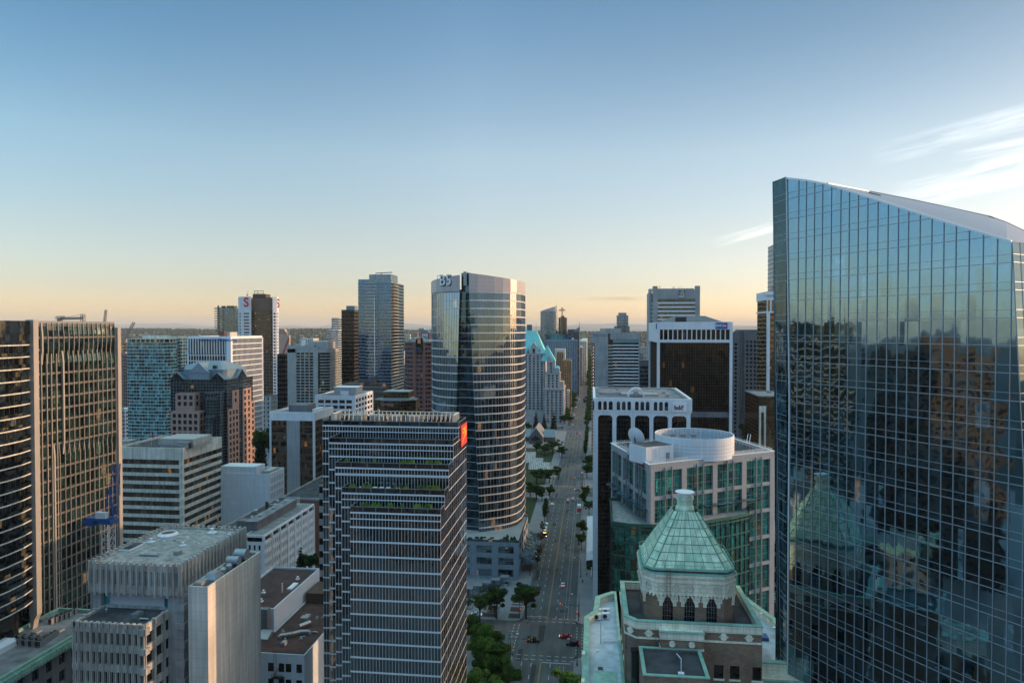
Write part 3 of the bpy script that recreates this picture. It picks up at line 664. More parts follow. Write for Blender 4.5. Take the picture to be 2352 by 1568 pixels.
def gable(mb,x0,x1,y0,y1,z0,z1,axis='y',ov=0.0,m=0,mw=None):
 """roof prism; axis = direction of the ridge"""
 mw = m if mw is None else mw
 if axis == 'y':
  xm = (x0 + x1) / 2
  mb.face([(x0,y0,z0),(xm,y0,z1),(xm,y1,z1),(x0,y1,z0)][::-1],m); mb.face([(xm,y0,z1),(x1,y0,z0),(x1,y1,z0),(xm,y1,z1)][::-1],m)
  mb.face([(x0,y0,z0),(x1,y0,z0),(xm,y0,z1)],mw); mb.face([(x1,y1,z0),(x0,y1,z0),(xm,y1,z1)],mw); mb.face([(x0,y0,z0),(x0,y1,z0),(x1,y1,z0),(x1,y0,z0)],mw)
 else:
  ym = (y0 + y1) / 2
  mb.face([(x0,y0,z0),(x1,y0,z0),(x1,ym,z1),(x0,ym,z1)],m); mb.face([(x0,ym,z1),(x1,ym,z1),(x1,y1,z0),(x0,y1,z0)],m)
  mb.face([(x1,y0,z0),(x1,y1,z0),(x1,ym,z1)],mw); mb.face([(x0,y1,z0),(x0,y0,z0),(x0,ym,z1)],mw); mb.face([(x0,y0,z0),(x0,y1,z0),(x1,y1,z0),(x1,y0,z0)],mw)
def build_pink():
 A = PZ(457.4,945.7,405); yw0 = A.y
 xl = atY(392,945,yw0).x; xr = A.x; y1 = atX(475,930,xr).y; Zlow = A.z
 Zup = PZ(446.6,903.7,408).z
 b = B('granite_office_tower','pink granite and black glass tower with stepped wings and blue metal hipped roof','office tower',(xl + 15,yw0 + 20,0))
 wins = []
 def wing(poly,which,z0,z1): punched(b,poly,which,z0,z1,3.78,3.3,2.15,2.4,.7,M['pink'],M['g_granite'],.3,'granite_wing',wins,top=.6)
 ya = yw0;
 wing(rect(xl,xr,ya,y1 + 4),(0,1),0,Zlow)
 xu0,xu1 = atY(402.7,903,ya + 3).x,atY(447,903,ya + 3).x
 wing(rect(xu0,xu1,ya + 3,y1 + 5),(0,1),Zlow + .01,Zup)
 XR = PZ(524,900,412).x; yA0 = PZ(524,900,412).y; yA1 = atX(549,900,XR).y; yB0 = atX(557.5,900,XR).y; yB1 = atX(584,900,XR).y
 zA,zB = atX(537,895.9,XR).z,atX(560,892,XR).z; zA2 = PZ(524,940,412).z
 xA = atY(511,940,yA0).x
 wing(rect(xA,XR,yA0,yA1),(0,1),0,zA2)
 wing(rect(xA + 2.5,XR - .01,yA0 + 5,yA1 - .01),(0,1),zA2 + .01,zA)
 wing(rect(XR - 14,XR,yB0,yB1 - 4),(1,),0,zB); wing(rect(XR - 14,XR + .01,yB1 - 3.99,yB1),(1,),0,zB - 9)
 put_windows(b,wins)
 # dark glass body
 Ze = PZ(530,868,425).z
 xd0 = PZ(412,868,425).x; yd0 = y1 + .5; yd1 = yB1 - 1
 body = rect(xd0,XR - .6,yd0,yd1)
 def gl(poly,z0,z1):
  g = MB(); g.prism(poly,z0,z1); o = b.part('glass_bay',g,M['g_granite']); v = MB()
  for i in (0,1):
   fr = edges(poly)[i]; n = max(1,round(fr.L / 1.9))
   for k in range(n + 1): fr.box(v,max(0,fr.L * k / n - .06),min(fr.L,fr.L * k / n + .06),z0,z1,.0,.06)
   zz = z1
   while zz > z0: fr.box(v,0,fr.L,zz - .14,zz,.001,.08); zz -= 1.9
  b.part('glazing_bars',v,M['mullgrey'],parent=o)
  t = MB(); railing(t,[poly[0],poly[1],poly[2]],z1,1.0,.05,2.5); b.part('roof_railing',t,M['mull'],parent=o)
 gl(body,0,Ze)
 xc = (xr + XR) / 2
 gl(rect(xr + .4,xc + 1,yd0 - 3,yd0 + .2),0,PZ(475,900,420).z)
 gl(rect(xc - 3.5,xc + 2.5,yd0 - 6,yd0 - 2.9),0,PZ(490,914,415).z)
 gl(rect(xc - 3.0,xc + 1.5,yd0 - 8.5,yd0 - 6.1),0,PZ(490,955,412).z)
 gl(rect(xc + 1.2,XR - 2,yd0 - 5,yd0 + .1),0,PZ(510,899,415).z)
 # roof
 xm,ym = (xd0 + XR) / 2,(yd0 + yd1) / 2; Zt = PZ(500,828.5,432).z
 r = MB(); o1 = [(xd0 + 3,yd0 + .5),(XR - 4,yd0 + .5),(XR - 1,yd0 + 4),(XR - 1,yd1 - 3),(XR - 4,yd1),(xd0 + 3,yd1),(xd0,yd1 - 3),(xd0,yd0 + 4)]
 Zm = Ze + (Zt - Ze) * .55
 r.prism(offset(o1,-2.0),Ze,Zm); b.part('roof_drum',r,M['metalroof'])
 r = MB(); top = [(xm + (p[0] - xm) * .42,ym + (p[1] - ym) * .25) for p in o1]; r.prism(offset(o1,-1.2),Zm,Zt,poly2=top); b.part('hip_roof',r,M['metalroof'])
 r = MB(); gable(r,xm - 6.5,xm + 6.5,yd0 - .5,ym,Zm - 1.5,Zt - .3,'y'); r.box(xm - 6.3,xm + 6.3,yd0,ym,Ze,Zm - 1.49); b.part('gable_roof',r,M['metalroof'])
 for xx in (xd0 + 5,XR - 6):
  r = MB(); gable(r,xx - 4.5,xx + 4.5,yd0 - 1.5,yd0 + 8,Ze + .05,Ze + 4.2,'y',m=0,mw=1); b.part('dormer_roof',r,[M['metalroof'],M['g_granite']])
 r = MB(); gable(r,xm,XR + .2,ym - 5,ym + 7,Ze + .05,Ze + 5.5,'x',mw=1); b.part('dormer_roof',r,[M['metalroof'],M['g_granite']])
 r = MB(); r.box(xd0 + 3.5,xd0 + 7,yd0 + 2.5,yd0 + 4,Zm - 1,Zm + 1.4); r.box(xm + 7,xm + 9.5,yd0 + 3,yd0 + 4.5,Zm,Zm + 2.6); b.part('louvre',r,M['black'])
def build_white_grid():
 fp,Zr = left_fp(432,530,602,776,470)
 b = B('office_building','white gridded glass office slab with company lettering, behind the blue hipped roof','office building',base_of(fp))
 g = MB(); g.prism(fp,0,Zr); b.part('curtain_wall',g,M['g_office'])
 v = MB(); h = MB()
 for i in (0,1):
  fr = edges(fp)[i]; n = round(fr.L / (1.95 if i == 0 else 1.75))
  for k in range(n + 1):
   s = fr.L * k / n; w = .26 if i == 0 else .15
   fr.box(v,max(0,s - w),min(fr.L,s + w),Zr - (11 if i == 0 else 3),Zr,.002,.8 if i == 0 else .3)
   fr.box(v,max(0,s - .16),min(fr.L,s + .16),0,Zr - (11 if i == 0 else 3) - .001,.002,.3)
  z = Zr; c = 0
  while z > 1:
   if not (i == 0 and 0 < c < 3): fr.box(h,0.01,fr.L - .01,z - (.55 if i == 0 else .62),z,.001,.28)
   z -= 3.9; c += 1
 (x0,y0),(x1,_),(_,y1),_ = fp
 v.box(x1 - 2.8,x1 + .5,y0 - .9,y0 + 1.2,0,Zr + .1); v.box(x0 - .4,x0 + .5,y0 - .6,y0 + 1,0,Zr + .1); v.box(x1 - .5,x1 + .6,y1 - .8,y1 + .3,0,Zr)
 b.part('white_fins',v,M['frame']); b.part('floor_bands',h,M['frame'])
 roof_cap(b,fp,Zr,M['roofgrey'],1.2,.4,M['frame'])
 q = MB(); q.box(x1 - 14,x1 - 6,y0 + 10,y0 + 20,Zr,Zr + 4); b.part('penthouse',q,M['cream']); q = MB(); q.box(x1 - 13,x1 - 9,y0 + 8,y0 + 10,Zr,Zr + 4.6); b.part('roof_unit',q,M['redgranite'])
 p = PZ(500,780.5,469.5); b.text('lettering','canaccord genuity',M['signblue'],(PZ(498.5,780.5,469).x,y0 - 1.1,PZ(498,780.5,469).z),0,2.7,.2,sx=1.45,bold=.05)
def build_scotia():
 z = 800
 pts = [(549,812),(556,802),(577,801),(581,806),(622,806),(626,801),(634,803),(638,812)]
 front = [PZ(u,700,d) for u,d in pts]
 yb = front[-1].y + 38
 poly = [(p.x,p.y) for p in front] + [tuple(PZ(637,700,850)[:2]),tuple(PZ(553,700,850)[:2])]
 Zt = PZ(580,683,z).z
 b = B('bank_tower','brown and white bank tower with red curved logos on its white corner piers','office tower',base_of(poly))
 g = MB(); g.prism(poly,0,Zt - .5); b.part('curtain_wall',g,M['g_brown'])
 E = edges(poly)
 sp = MB(); zz = Zt - 16
 while zz > 3:
  for i in (2,3,4): E[i].box(sp,.05,E[i].L - .05,zz - 1.3,zz,.01,.25)
  zz -= 3.7
 for i in (2,3,4): E[i].box(sp,0.02,E[i].L - .02,Zt - 15,Zt - .8,.01,.5)
 fr = E[3]
 for k in range(12): fr.box(sp,fr.L * k / 11 - .2,fr.L * k / 11 + .2,0,Zt - 1,.02,.45)
 b.part('brown_spandrels',sp,M['scotia'])
 for nm,rng,zc in (('corner_pier',(0,1),0),('corner_pier',(5,6,7),0)):
  w = MB(); gl = MB()
  for i in rng:
   e = E[i]; e.box(w,0,e.L,Zt - 18,Zt + 1.0,.02,.9)
   e.box(w,0,e.L * .2,0,Zt - 18,.02,.9); e.box(w,e.L * .8,e.L,0,Zt - 18,.02,.9)
   q = Zt - 18
   while q > 3: e.box(w,e.L * .2,e.L * .8,q - 3.7,q - 1.9,.02,.85); q -= 3.7
  b.part('corner_pier',w,M['white'])
 e = E[1]; p = e.pt(e.L * .5,PZ(566,695,z).z,1.1); b.text('red_logo','S',M['red'],p,e.rz,15,.4,bold=.35,sx=.95)
 e = E[6]; p = e.pt(e.L * .3,PZ(632,697,z).z,1.6); b.text('red_logo','S',M['red'],p,.0,14,.4,bold=.35,sx=.62)
 q = MB(); q.prism(offset(poly,-2),Zt - .6,Zt + .2); b.part('roof',q,M['roofdark'])
 a,c = PZ(584,668,z + 15),PZ(606,668,z + 15)
 q = MB()
 for x in (a.x,c.x,(a.x * .6 + c.x * .4)):
  q.tube((x,a.y,Zt),(x,a.y,a.z),.3,5)
 for t in (0,.35,.6): q.tube((a.x,a.y,a.z + (Zt - a.z) * t),(c.x,a.y,a.z + (Zt - a.z) * t),.3,5)
 b.part('roof_gantry',q,M['bronze'])
 q = MB(); p = PZ(568,669,z + 15); q.tube((p.x,p.y,Zt),p,.25,5); q.box(p.x - 1.2,p.x + 1.2,p.y - .2,p.y + .2,Zt + 3,Zt + 4); b.part('antenna',q,M['steel'])
 q = MB(); q.box(a.x,c.x + 5,a.y - 4,a.y + 8,Zt,Zt + 4.5); b.part('penthouse',q,M['bronze'])
def build_mid_left():
 # teal balcony tower left of the bank tower
 fp,Zr = left_fp(499,541,549,707,900)
 b = B('apartment_tower','dark teal balcony tower with planted roof just left of the brown bank tower','apartment tower',base_of(fp))
 banded(b,fp,0,Zr,3.1,.5,M['greydark'],M['g_blue'],.2,.8,mull=2.5)
 (x0,y0),(x1,_),(_,y1),_ = fp
 for xa,xb in ((x0 - 3,x0 + 2),(x1 - 12,x1 + 2)):
  q = MB(); z = Zr - 2
  while z > 20: q.box(xa,xb,y0 - 2,y0 - .25,z,z + .35); q.box(xa,xb,y0 - 2,y0 - 1.9,z + .35,z + 1.3); z -= 3.1
  b.part('balcony_stack',q,M['g_pale'])
 q = MB(); q.box(x0 + 4,x0 + 8,y0 - .9,y0 - .3,0,Zr + .8); b.part('vertical_panel',q,M['g_pale'])
 q = MB(); q.box(x0 - 4,x1 + 1,y0 - 1,y1,Zr,Zr + .6); b.part('roof_slab',q,M['beige'])
 q = MB(); random.seed(3)
 for k in range(14):
  x = random.uniform(x0,x1); q.lathe((x,y0 + 2,Zr + .6),[(.9,0),(1.5,1.2),(.5,random.uniform(1.8,3))],7)
 b.part('roof_shrubs',q,M['leaf_b'])
 # black box
 fp,Zr = left_fp(637,655,659.5,814,560)
 b = B('office_building','plain black glass block squeezed between the bank tower and the concrete hotel','office building',base_of(fp))
 curtain(b,fp,0,Zr,3.8,1.5,M['g_black'],M['mulldark'],hh=1.0)
 roof_cap(b,fp,Zr,M['roofdark'],.6)
 # low ornate block
 fp,Zr = left_fp(600,622,637,911,620)
 b = B('old_stone_building','low weathered stone block at the foot of the brown bank tower','building',base_of(fp))
 punched(b,fp,(0,1),0,Zr,4,3.2,1.4,2.2,1,M['beige'],M['g_dark']); roof_cap(b,fp,Zr,M['roofgrey'],1.0)
 # beige block seen between turquoise tower and white slab
 fp,Zr = left_fp(405,424,434,806,640)
 b = B('hotel_building','cream gridded hotel block glimpsed right of the turquoise tower','building',base_of(fp))
 punched(b,fp,(0,1),0,Zr,3.2,3.4,2.2,2.1,.6,M['cream'],M['g_dark']); roof_cap(b,fp,Zr,M['roofgrey'],1.0)
 q = MB(); x0,y0 = fp[0]; q.box(x0 + 1,x0 + 9,y0 + 3,y0 + 12,Zr,Zr + 6); b.part('penthouse',q,M['cream'])
 fp,Zr = left_fp(408,430,437,782,760)
 b = B('office_building','flat roofed dark building behind the cream hotel block','office building',base_of(fp))
 banded(b,fp,0,Zr,4,1.4,M['bronze'],M['g_dark'],.2,3)
 # Concrete hotel
 fp,Zr = left_fp(660,753,778,793,650)
 (x0,y0),(x1,_),(_,y1),_ = fp
 b = B('hotel_tower','beige concrete hotel tower with curved window bay at its corner','hotel',base_of(fp))
 c = 6; poly = [(x0,y0),(x1 - c,y0),(x1 - 2.2,y0 + 1.2),(x1 - .4,y0 + 3.4),(x1,y0 + c),(x1,y1),(x0,y1)]
 core = MB(); core.prism(offset(poly,-.6),0,Zr - 4); b.part('core',core,M['g_office'])
 w = MB(); fr = Fr((x0,y0),(x1,y0)); Lf = fr.L; f = lambda a: (a - 920) / (1300 - 920) * Lf
 w.box(x0,x0 + f(1000),y0,y0 + 3,0,Zr); w.box(x0 + f(1165),x0 + f(1207),y0 - .2,y0 + 3,0,Zr - 2); w.prism(poly,Zr - 7,Zr - 3.4)
 w.box(x0 + f(1000),x0 + f(1165),y0 + .01,y0 + 3,Zr - 3.3,Zr - .5)
 z = Zr - 7; wins = []
 while z > 6:
  w.box(x0 + f(1000),x0 + f(1165),y0,y0 + .6,z - 2.85,z - 2.0)
  w.prism(offset(poly,.1)[1:6] + [(x1 - 8,y1),(x1 - 8,y0 + .2)],z - 2.85,z - 2.1)
  z -= 2.85
 for k in range(5): xx = x0 + f(1000) + (f(1165) - f(1000)) * k / 4; w.box(xx - .35,xx + .35,y0 - .1,y0 + .7,0,Zr - 3.6)
 frs = Fr((x1,y0 + c),(x1,y1))
 for k in range(8): frs.box(w,frs.L * k / 7 - .7 if k else 0,min(frs.L,frs.L * k / 7 + .7),0,Zr - 4,-.6,.12)
 b.part('wall',w,M['beige'])
 fr0 = Fr((x0 + f(1000),y0),(x0 + f(1165),y0)); z = Zr - 7
 while z > 6:
  for k in range(4): wins.append((fr0,fr0.L * (k + .5) / 4,z - 1,fr0.L / 4 - .9,1.7,-.5,M['g_brown'] if (int(z / 2.85) % 5 == 0) else M['g_office']))
  for k in range(7): wins.append((frs,frs.L * (k + .5) / 7,z - 1,frs.L / 7 - 1.5,1.7,-.45,M['g_brown']))
  z -= 2.85
 put_windows(b,wins)
 q = MB(); q.prism(offset(poly,-.5),Zr - 3.5,Zr - 3.3); b.part('roof',q,M['roofgrey'])
 q = MB(); q.box(x0 + f(1090),x1 - 2,y0 + 6,y0 + 24,Zr - 3.4,Zr + 3.5); q.box(x0 + 5,x0 + f(1160),y0 + 4,y0 + 22,Zr - 3.4,Zr + 1); b.part('penthouse',q,M['beige'])
 q = MB(); q.box(x0 + f(1038),x0 + f(1070),y0 + 3.2,y0 + 5,Zr - 1,Zr + 4.8); b.part('roof_tank',q,M['signwhite'])
 # black tower and pale blue towers
 fp,Zr = left_fp(784.5,813,823,713,700)
 b = B('office_tower','black glass tower directly left of the tall blue apartment tower','office tower',base_of(fp))
 curtain(b,fp,0,Zr,3.8,1.5,M['g_black'],M['mulldark'],hh=1.2,hmat=M['bronze'])
 roof_cap(b,fp,Zr,M['roofdark'],.8); q = MB(); x,y = fp[1]; q.box(x - 10,x - 1,y + 5,y + 15,Zr,Zr + 5); b.part('penthouse',q,M['metalroof'])
 fp,Zr = left_fp(752,776,785,758,900)
 b = B('apartment_tower','pale blue glass apartment slab left of the black tower','apartment tower',base_of(fp))
 banded(b,fp,0,Zr,3.0,.6,M['frame'],M['g_pale'],.15,.6,mull=3)
 x0,x1,y0,y1 = fp[0][0],fp[1][0],fp[0][1],fp[2][1]
 q = MB(); q.box(PZ(763,730,905).x,x1,y0 + 2,y1,Zr,PZ(770,730,905).z); o = b.part('upper_tower',q,M['g_pale'])
 q = MB(); z = Zr
 while z < PZ(770,730,905).z: q.box(PZ(763,730,905).x - .3,x1 + .3,y0 + 1.7,y1,z,z + .6); z += 3
 b.part('floor_bands',q,M['frame'],parent=o)
def build_tall_blue():
 fp,Zr = left_fp(823,898,927,647.5,630)
 (x0,y0),(x1,_),(_,y1),_ = fp
 b = B('apartment_tower','tallest blue glass apartment tower with white balcony stack, left of the tower marked B5','apartment tower',base_of(fp))
 curtain(b,fp,0,Zr,3.0,1.5,M['g_blue'],M['mulldark'],vw=.10,hh=.55,hmat=M['mull'])
 xc = PZ(841,641,630).x; Zt = PZ(880,630,630).z; xr = PZ(914,630,650).x
 top = [(PZ(846,630,630).x,y0),(x1 - 0.0,y0),(x1,y0 + 22),(PZ(846,630,630).x,y0 + 26)]
 q = MB(); q.prism([(x0 + .0,y0),(top[0][0],y0),(top[0][0],y0 + 20),(x0,y0 + 20)],Zr,PZ(835,641,630).z); b.part('crown_glass',q,M['g_blue'])
 q = MB(); q.prism(top,Zr,Zt); b.part('crown_screen',q,M['g_pale']);
 v = MB()
 for i in (0,1):
  fr = edges(top)[i]; n = round(fr.L / 2.2)
  for k in range(n): fr.box(v,fr.L * k / n,fr.L * k / n + .12,Zr,Zt,0,.1)
  for z in (Zr + 2.3,Zr + 4.6): fr.box(v,0,fr.L,z,z + .15,0.001,.09)
 b.part('crown_frame',v,M['mull'])
 xa,xb = PZ(837,650,629).x,PZ(865.5,650,629).x
 me = MB(); w = xb - xa; me.box(0,w,-1.7,-.12,0,.28); sl = me.mesh('balcony_slab',M['white']); me = MB(); me.box(0,w,-1.7,-1.62,.28,1.2); rl = me.mesh('balcony_railing',M['g_pale'])
 z = Zr - 1; k = 0
 while z > PZ(850,865,630).z:
  o = b.inst('balcony',sl,(xa,y0,z)); link('balcony_railing',rl,o); z -= 3.0
 q = MB(); xm = PZ(859,700,629).x; q.box(xm - .35,xm + .35,y0 - 2.1,y0 - 1.7,PZ(859,864,630).z,PZ(859,682,630).z); b.part('white_pier',q,M['white'])
 ya,yb = atX(900,700,x1).y,atX(912,700,x1).y
 me = MB(); me.box(.12,1.9,0,yb - ya,0,.28); sl2 = me.mesh('balcony_slab',M['cream']); z = Zr - 3
 while z > PZ(905,865,640).z: b.inst('side_balcony',sl2,(x1,ya,z)); z -= 3.0
 q = MB(); q.box(x1 - .05,x1 + .06,ya,yb,PZ(905,865,640).z,Zr - 2); b.part('balcony_recess',q,M['g_black'])
 a,c = PZ(863,627.5,640),PZ(901,625.5,640)
 q = MB(); q.tube(a,c,.45,5); q.tube((a.x + (c.x - a.x) * .35,a.y,Zt),(a.x + (c.x - a.x) * .35,a.y,a.z),.4,5); q.tube(a,(a.x,a.y,a.z - 2),.2,4); b.part('window_cleaning_crane',q,M['steel'])
def build_hsbc():
 z = 580; Zr = PZ(960,785,z).z
 pts = [(930,596),(936,585),(952,580),(957,579),(970,579),(975,580),(996,584)]
 fr = [PZ(u,785,d) for u,d in pts]; poly = [(p.x,p.y) for p in fr] + [(fr[-1].x,fr[-1].y + 28),(fr[0].x,fr[0].y + 24)]
 b = B('office_tower','red granite office tower with blue windows and arched glass top left of the B5 tower','office tower',base_of(poly))
 banded(b,poly,0,Zr,3.75,1.6,M['redgranite'],M['g_hsbc'],.2,1.2,mull=2.7,mmat=M['redgranite'],mw=.5)
 e = edges(poly)[3]
 q = MB(); Zb = PZ(960,806,z).z; e.box(q,-.6,e.L + .6,Zb,Zr + .5,-.5,1.4); c = e.pt(e.L / 2,Zr + .5,0); q.tube(e.pt(e.L / 2,Zr + .5,1.4),e.pt(e.L / 2,Zr + .5,-12),e.L / 2 + .6,22); b.part('arched_bay',q,M['g_hsbc'])
 q = MB(); e.box(q,-3,-.7,0,Zr,.2,1.0); e.box(q,e.L + .7,e.L + 2.6,0,Zr,.2,1.0); b.part('granite_pier',q,M['redgranite'])
 q = MB(); q.prism(offset(poly,-2.5),Zr,Zr + 3.4,poly2=offset(poly,-6)); b.part('curved_roof',q,M['g_pale'])
 a,c = PZ(968,766,z + 8),PZ(984,766,z + 8); zs0,zs1 = PZ(975,776,z + 8).z,PZ(975,766,z + 8).z
 q = MB(); q.box(a.x - .8,c.x + .8,a.y,a.y + 10,Zr,zs1 + .5); b.part('sign_tower',q,M['redgranite'])
 q = MB(); q.tube(((a.x + c.x) / 2,a.y + .2,zs1 + .3),((a.x + c.x) / 2,a.y + 9.5,zs1 + .3),(c.x - a.x) / 2 + .1,20); b.part('arched_top',q,M['g_blue'])
 q = MB(); q.box(a.x + .6,c.x - .6,a.y - .4,a.y - .01,zs0,zs1); sg = b.part('sign',q,M['signwhite'])
 xm = (a.x + c.x) / 2; hz = (zs0 + zs1) / 2
 q = MB()
 for s in (-1,1):
  q.face([(xm + s * .0,a.y - .45,hz + 1.0),(xm + s * .9,a.y - .45,hz + 1.75),(xm + s * .9,a.y - .45,hz + .25)]); q.face([(xm + s * 1.0,a.y - .45,hz + 1.8),(xm + s * 1.0,a.y - .45,hz + .2),(xm + s * 1.8,a.y - .45,hz + 1.0)])
 b.part('hexagon_logo',q,M['red'],parent=sg)
 b.text('lettering','HSBC',M['signblack'],(xm,a.y - .5,hz - .95),0,1.7,.1,bold=.05)
def build_low_left():
 fp,Zr = left_fp(723.5,815,856,910,489)
 (x0,y0),(x1,_),(_,y1),_ = fp
 b = B('office_building','low white modernist block with wide dark window openings and grey roof','office building',base_of(fp))
 wins = []
 punched(b,fp,(0,),0,Zr,3.95,4.9,4.3,2.4,.4,M['white'],M['g_dark'],.8,'wall',wins,1.8,top=1.6)
 put_windows(b,wins)
 s = MB(); fr = edges(fp)[1]; wins = []
 n = 6; z = Zr - 1.6
 while z > 4:
  for k in range(n): wins.append((fr,fr.L * (k + .6) / (n + .2),z - 1.7,fr.L / n * .62,2.3,.02,M['g_dark']))
  z -= 3.95
 put_windows(b,wins)
 for k in range(n + 1): fr.box(s,max(0,fr.L * (k + .1) / (n + .2) - .5),fr.L * (k + .1) / (n + .2) + .5,0,Zr,.0,.4)
 b.part('side_piers',s,M['white'])
 roof_cap(b,fp,Zr,M['roofgrey'],.5,.4,M['white'])
 q = MB(); a,c = PZ(765,905,497),PZ(818,905,497); q.box(a.x,c.x,y0 + 8,y0 + 22,Zr,Zr + 5.4); b.part('penthouse',q,M['grey'])
 q = MB(); q.box(a.x + 5,a.x + 11,y0 + 7.3,y0 + 8,Zr,Zr + 3); q.box(a.x - .3,c.x + .3,y0 + 7.7,y0 + 22.3,Zr + 5.4,Zr + 5.8); b.part('penthouse_trim',q,M['white'])
 # brown terraced building
 b = B('terraced_concrete_building','dark brown terraced concrete building below the tall blue apartment tower','building',(PZ(835,880,620).x,PZ(835,880,620).y,0))
 def bx(u0,u1,v0,z,dz,mat,nm='block',h=None):
  a,c = PZ(u0,v0,z),PZ(u1,v0,z); q = MB(); q.box(a.x,c.x,a.y,a.y + dz,(0 if h is None else a.z - h),a.z); b.part(nm,q,mat)
 bx(842,879,865,640,25,M['beige'],'back_wall'); bx(823,862,872.5,628,12,M['beigedark'],'upper_terrace'); bx(848,880,881,622,12,M['beigedark'],'upper_terrace'); bx(786,828,881,615,20,M['beigedark'],'side_terrace'); bx(818,885,889,608,10,M['beigedark'],'lower_terrace'); bx(850,886,899,600,8,M['beigedark'],'lower_terrace');
 q = MB()
 for k in range(5):
  a,c = PZ(852,900 + k * 7,599.5),PZ(886,900 + k * 7,599.5); q.box(a.x,c.x,a.y - 1,a.y - .1,a.z - 1.3,a.z)
 b.part('terrace_parapet',q,M['beigedark'])
 # bronze mirrored octagon
 z = 430; c = PZ(911,922,z + 14); Zr = PZ(911,922,z).z; r = 53 * z / 1568
 poly = [(c.x + r * math.cos(t) * 1.04,c.y + r * .8 * math.sin(t)) for t in [R(22.5 + 45 * k) for k in range(8)]]
 b = B('office_building','bronze mirrored glass building with angled corners behind the terrace tower','office building',base_of(poly))
 curtain(b,poly,0,Zr,1.9,2.2,M['g_copper'],M['bronze'],vw=.10,vd=.05,hh=.12,hd=.04)
 q = MB(); q.prism(offset(poly,-.3),Zr,Zr + .5); b.part('roof',q,M['roofgrey'])
 a,d = PZ(881,900,z + 8),PZ(940,900,z + 8); pb = rect(a.x,d.x,a.y,a.y + 12); Zp = a.z
 q = MB(); q.prism(pb,Zr,Zp); b.part('penthouse',q,M['g_copper']); q = MB(); q.prism(offset(pb,.5),Zr + .3,Zr + 1.6); q.prism(offset(pb,.2),Zp,Zp + .5); b.part('penthouse_trim',q,M['grey'])
 p = PZ(892,932,z - 6); e = edges(poly)[5]; b.text('lettering','Group',plain('faded_sign_red',(.45,.25,.22)),e.pt(e.L * .25,p.z,.3),e.rz,3.2,.1,bold=.05)
 # brown glass with white crown
 fp,Zr = left_fp(618.6,722,766,948,370)
 (x0,y0),(x1,_),(_,y1),_ = fp
 b = B('office_building','brown glass office block with white metal crown and grey concrete centre pier','office building',base_of(fp))
 banded(b,offset(fp,-.4),0,Zr - 4.4,3.8,1.2,M['bronze'],M['g_brown'],.05,mull=1.5,mmat=M['bronze'])
 q = MB(); q.ring(fp,offset(fp,-.6),Zr - 4.4,Zr + .3); q.prism(offset(fp,-.5),Zr - 4.4,Zr - 4.1)
 for x in (x0,x1 - 1.0): q.box(x,x + 1.0,y0,y0 + 1.2,0,Zr - 4.4)
 q.box(x1 - .8,x1,y1 - 1,y1,0,Zr - 4.4)
 b.part('white_crown',q,M['whitepanel'])
 q = MB(); q.prism(offset(fp,-.6),Zr - 1.2,Zr - 1.0); b.part('roof',q,M['roofgrey'])
 q = MB(); q.box(PZ(656,960,370).x,PZ(687,960,370).x,y0 - .6,y0 + 2,0,Zr - 4.4); b.part('concrete_pier',q,M['greypanel'])
 q = MB(); q.box(x1 - .3,x1 + .25,y0 + 12,y0 + 20,0,Zr - 4.4); b.part('concrete_pier',q,M['greypanel'])
 q = MB(); a,c = PZ(663,940,378),PZ(708,940,378); q.box(a.x,c.x,y0 + 6,y0 + 18,Zr - 1,Zr + 3.4); b.part('penthouse',q,M['greydark'])
 q = MB(); q.box(c.x + 2,x1 - 3,y0 + 8,y0 + 20,Zr - 1,Zr + 1); b.part('roof_unit',q,M['whitepanel'])
 # blank white wall building
 fp,Zr = left_fp(507,618.6,653,1092,330)
 (x0,y0),(x1,_),(_,y1),_ = fp
 b = B('white_walled_building','low building with blank pale blue-white end wall beside the cream banded block','building',base_of(fp))
 wins = []
 punched(b,fp,(1,),0,Zr,3.6,1.7,.7,2.4,.6,M['whitepanel'],M['g_dark'],.3,'wall',wins,1.0,top=1.2)
 put_windows(b,wins)
 q = MB(); q.box(x0,PZ(587,1072,330).x,y0 + .3,y0 + 9,Zr,PZ(587,1073,330).z); q.box(PZ(583,1072,330).x,PZ(588,1072,330).x,y0 - .1,y0 + 6,Zr,PZ(587,1071,330).z); b.part('upper_wall',q,M['whitepanel'])
 roof_cap(b,offset(fp,-.02),Zr,M['roofdark'],.8,.4,M['whitepanel'])
 q = MB(); q.box(x1 - 5,x1 - 1.5,y0 + 3,y0 + 13,Zr,Zr + 1.6); b.part('roof_unit',q,M['beige'])
 # flat dark roofs
 b = B('low_building','low flat dark-roofed building behind the white gridded block','building',(PZ(690,1130,350).x,PZ(690,1130,350).y,0))
 a,c = PZ(645,1146,318),PZ(742,1146,318); Zr = a.z; q = MB(); q.box(a.x,c.x,a.y,a.y + 48,0,Zr); b.part('wall',q,M['redgranite'])
 q = MB(); pp = rect(a.x,c.x,a.y,a.y + 48); q.ring(pp,offset(pp,-.5),Zr,Zr + .9); b.part('parapet',q,M['grey']); q = MB(); q.prism(offset(pp,-.5),Zr,Zr + .05); b.part('roof',q,M['roofdark'])
 q = MB(); q.box(c.x - 5,c.x - 1,a.y + 12,a.y + 18,Zr,Zr + 3.4); b.part('roof_unit',q,M['whitepanel'])
 b = B('low_building','low dark roof crowded with vents between the blank white wall and the gravel roof','building',(PZ(540,1180,280).x,PZ(540,1180,280).y,0))
 a,c = PZ(500,1214,262),PZ(566,1214,262); Zr = a.z - 1; pp = rect(a.x,c.x - 1,a.y,a.y + 52); q = MB(); q.prism(pp,0,Zr); b.part('wall',q,M['grey'])
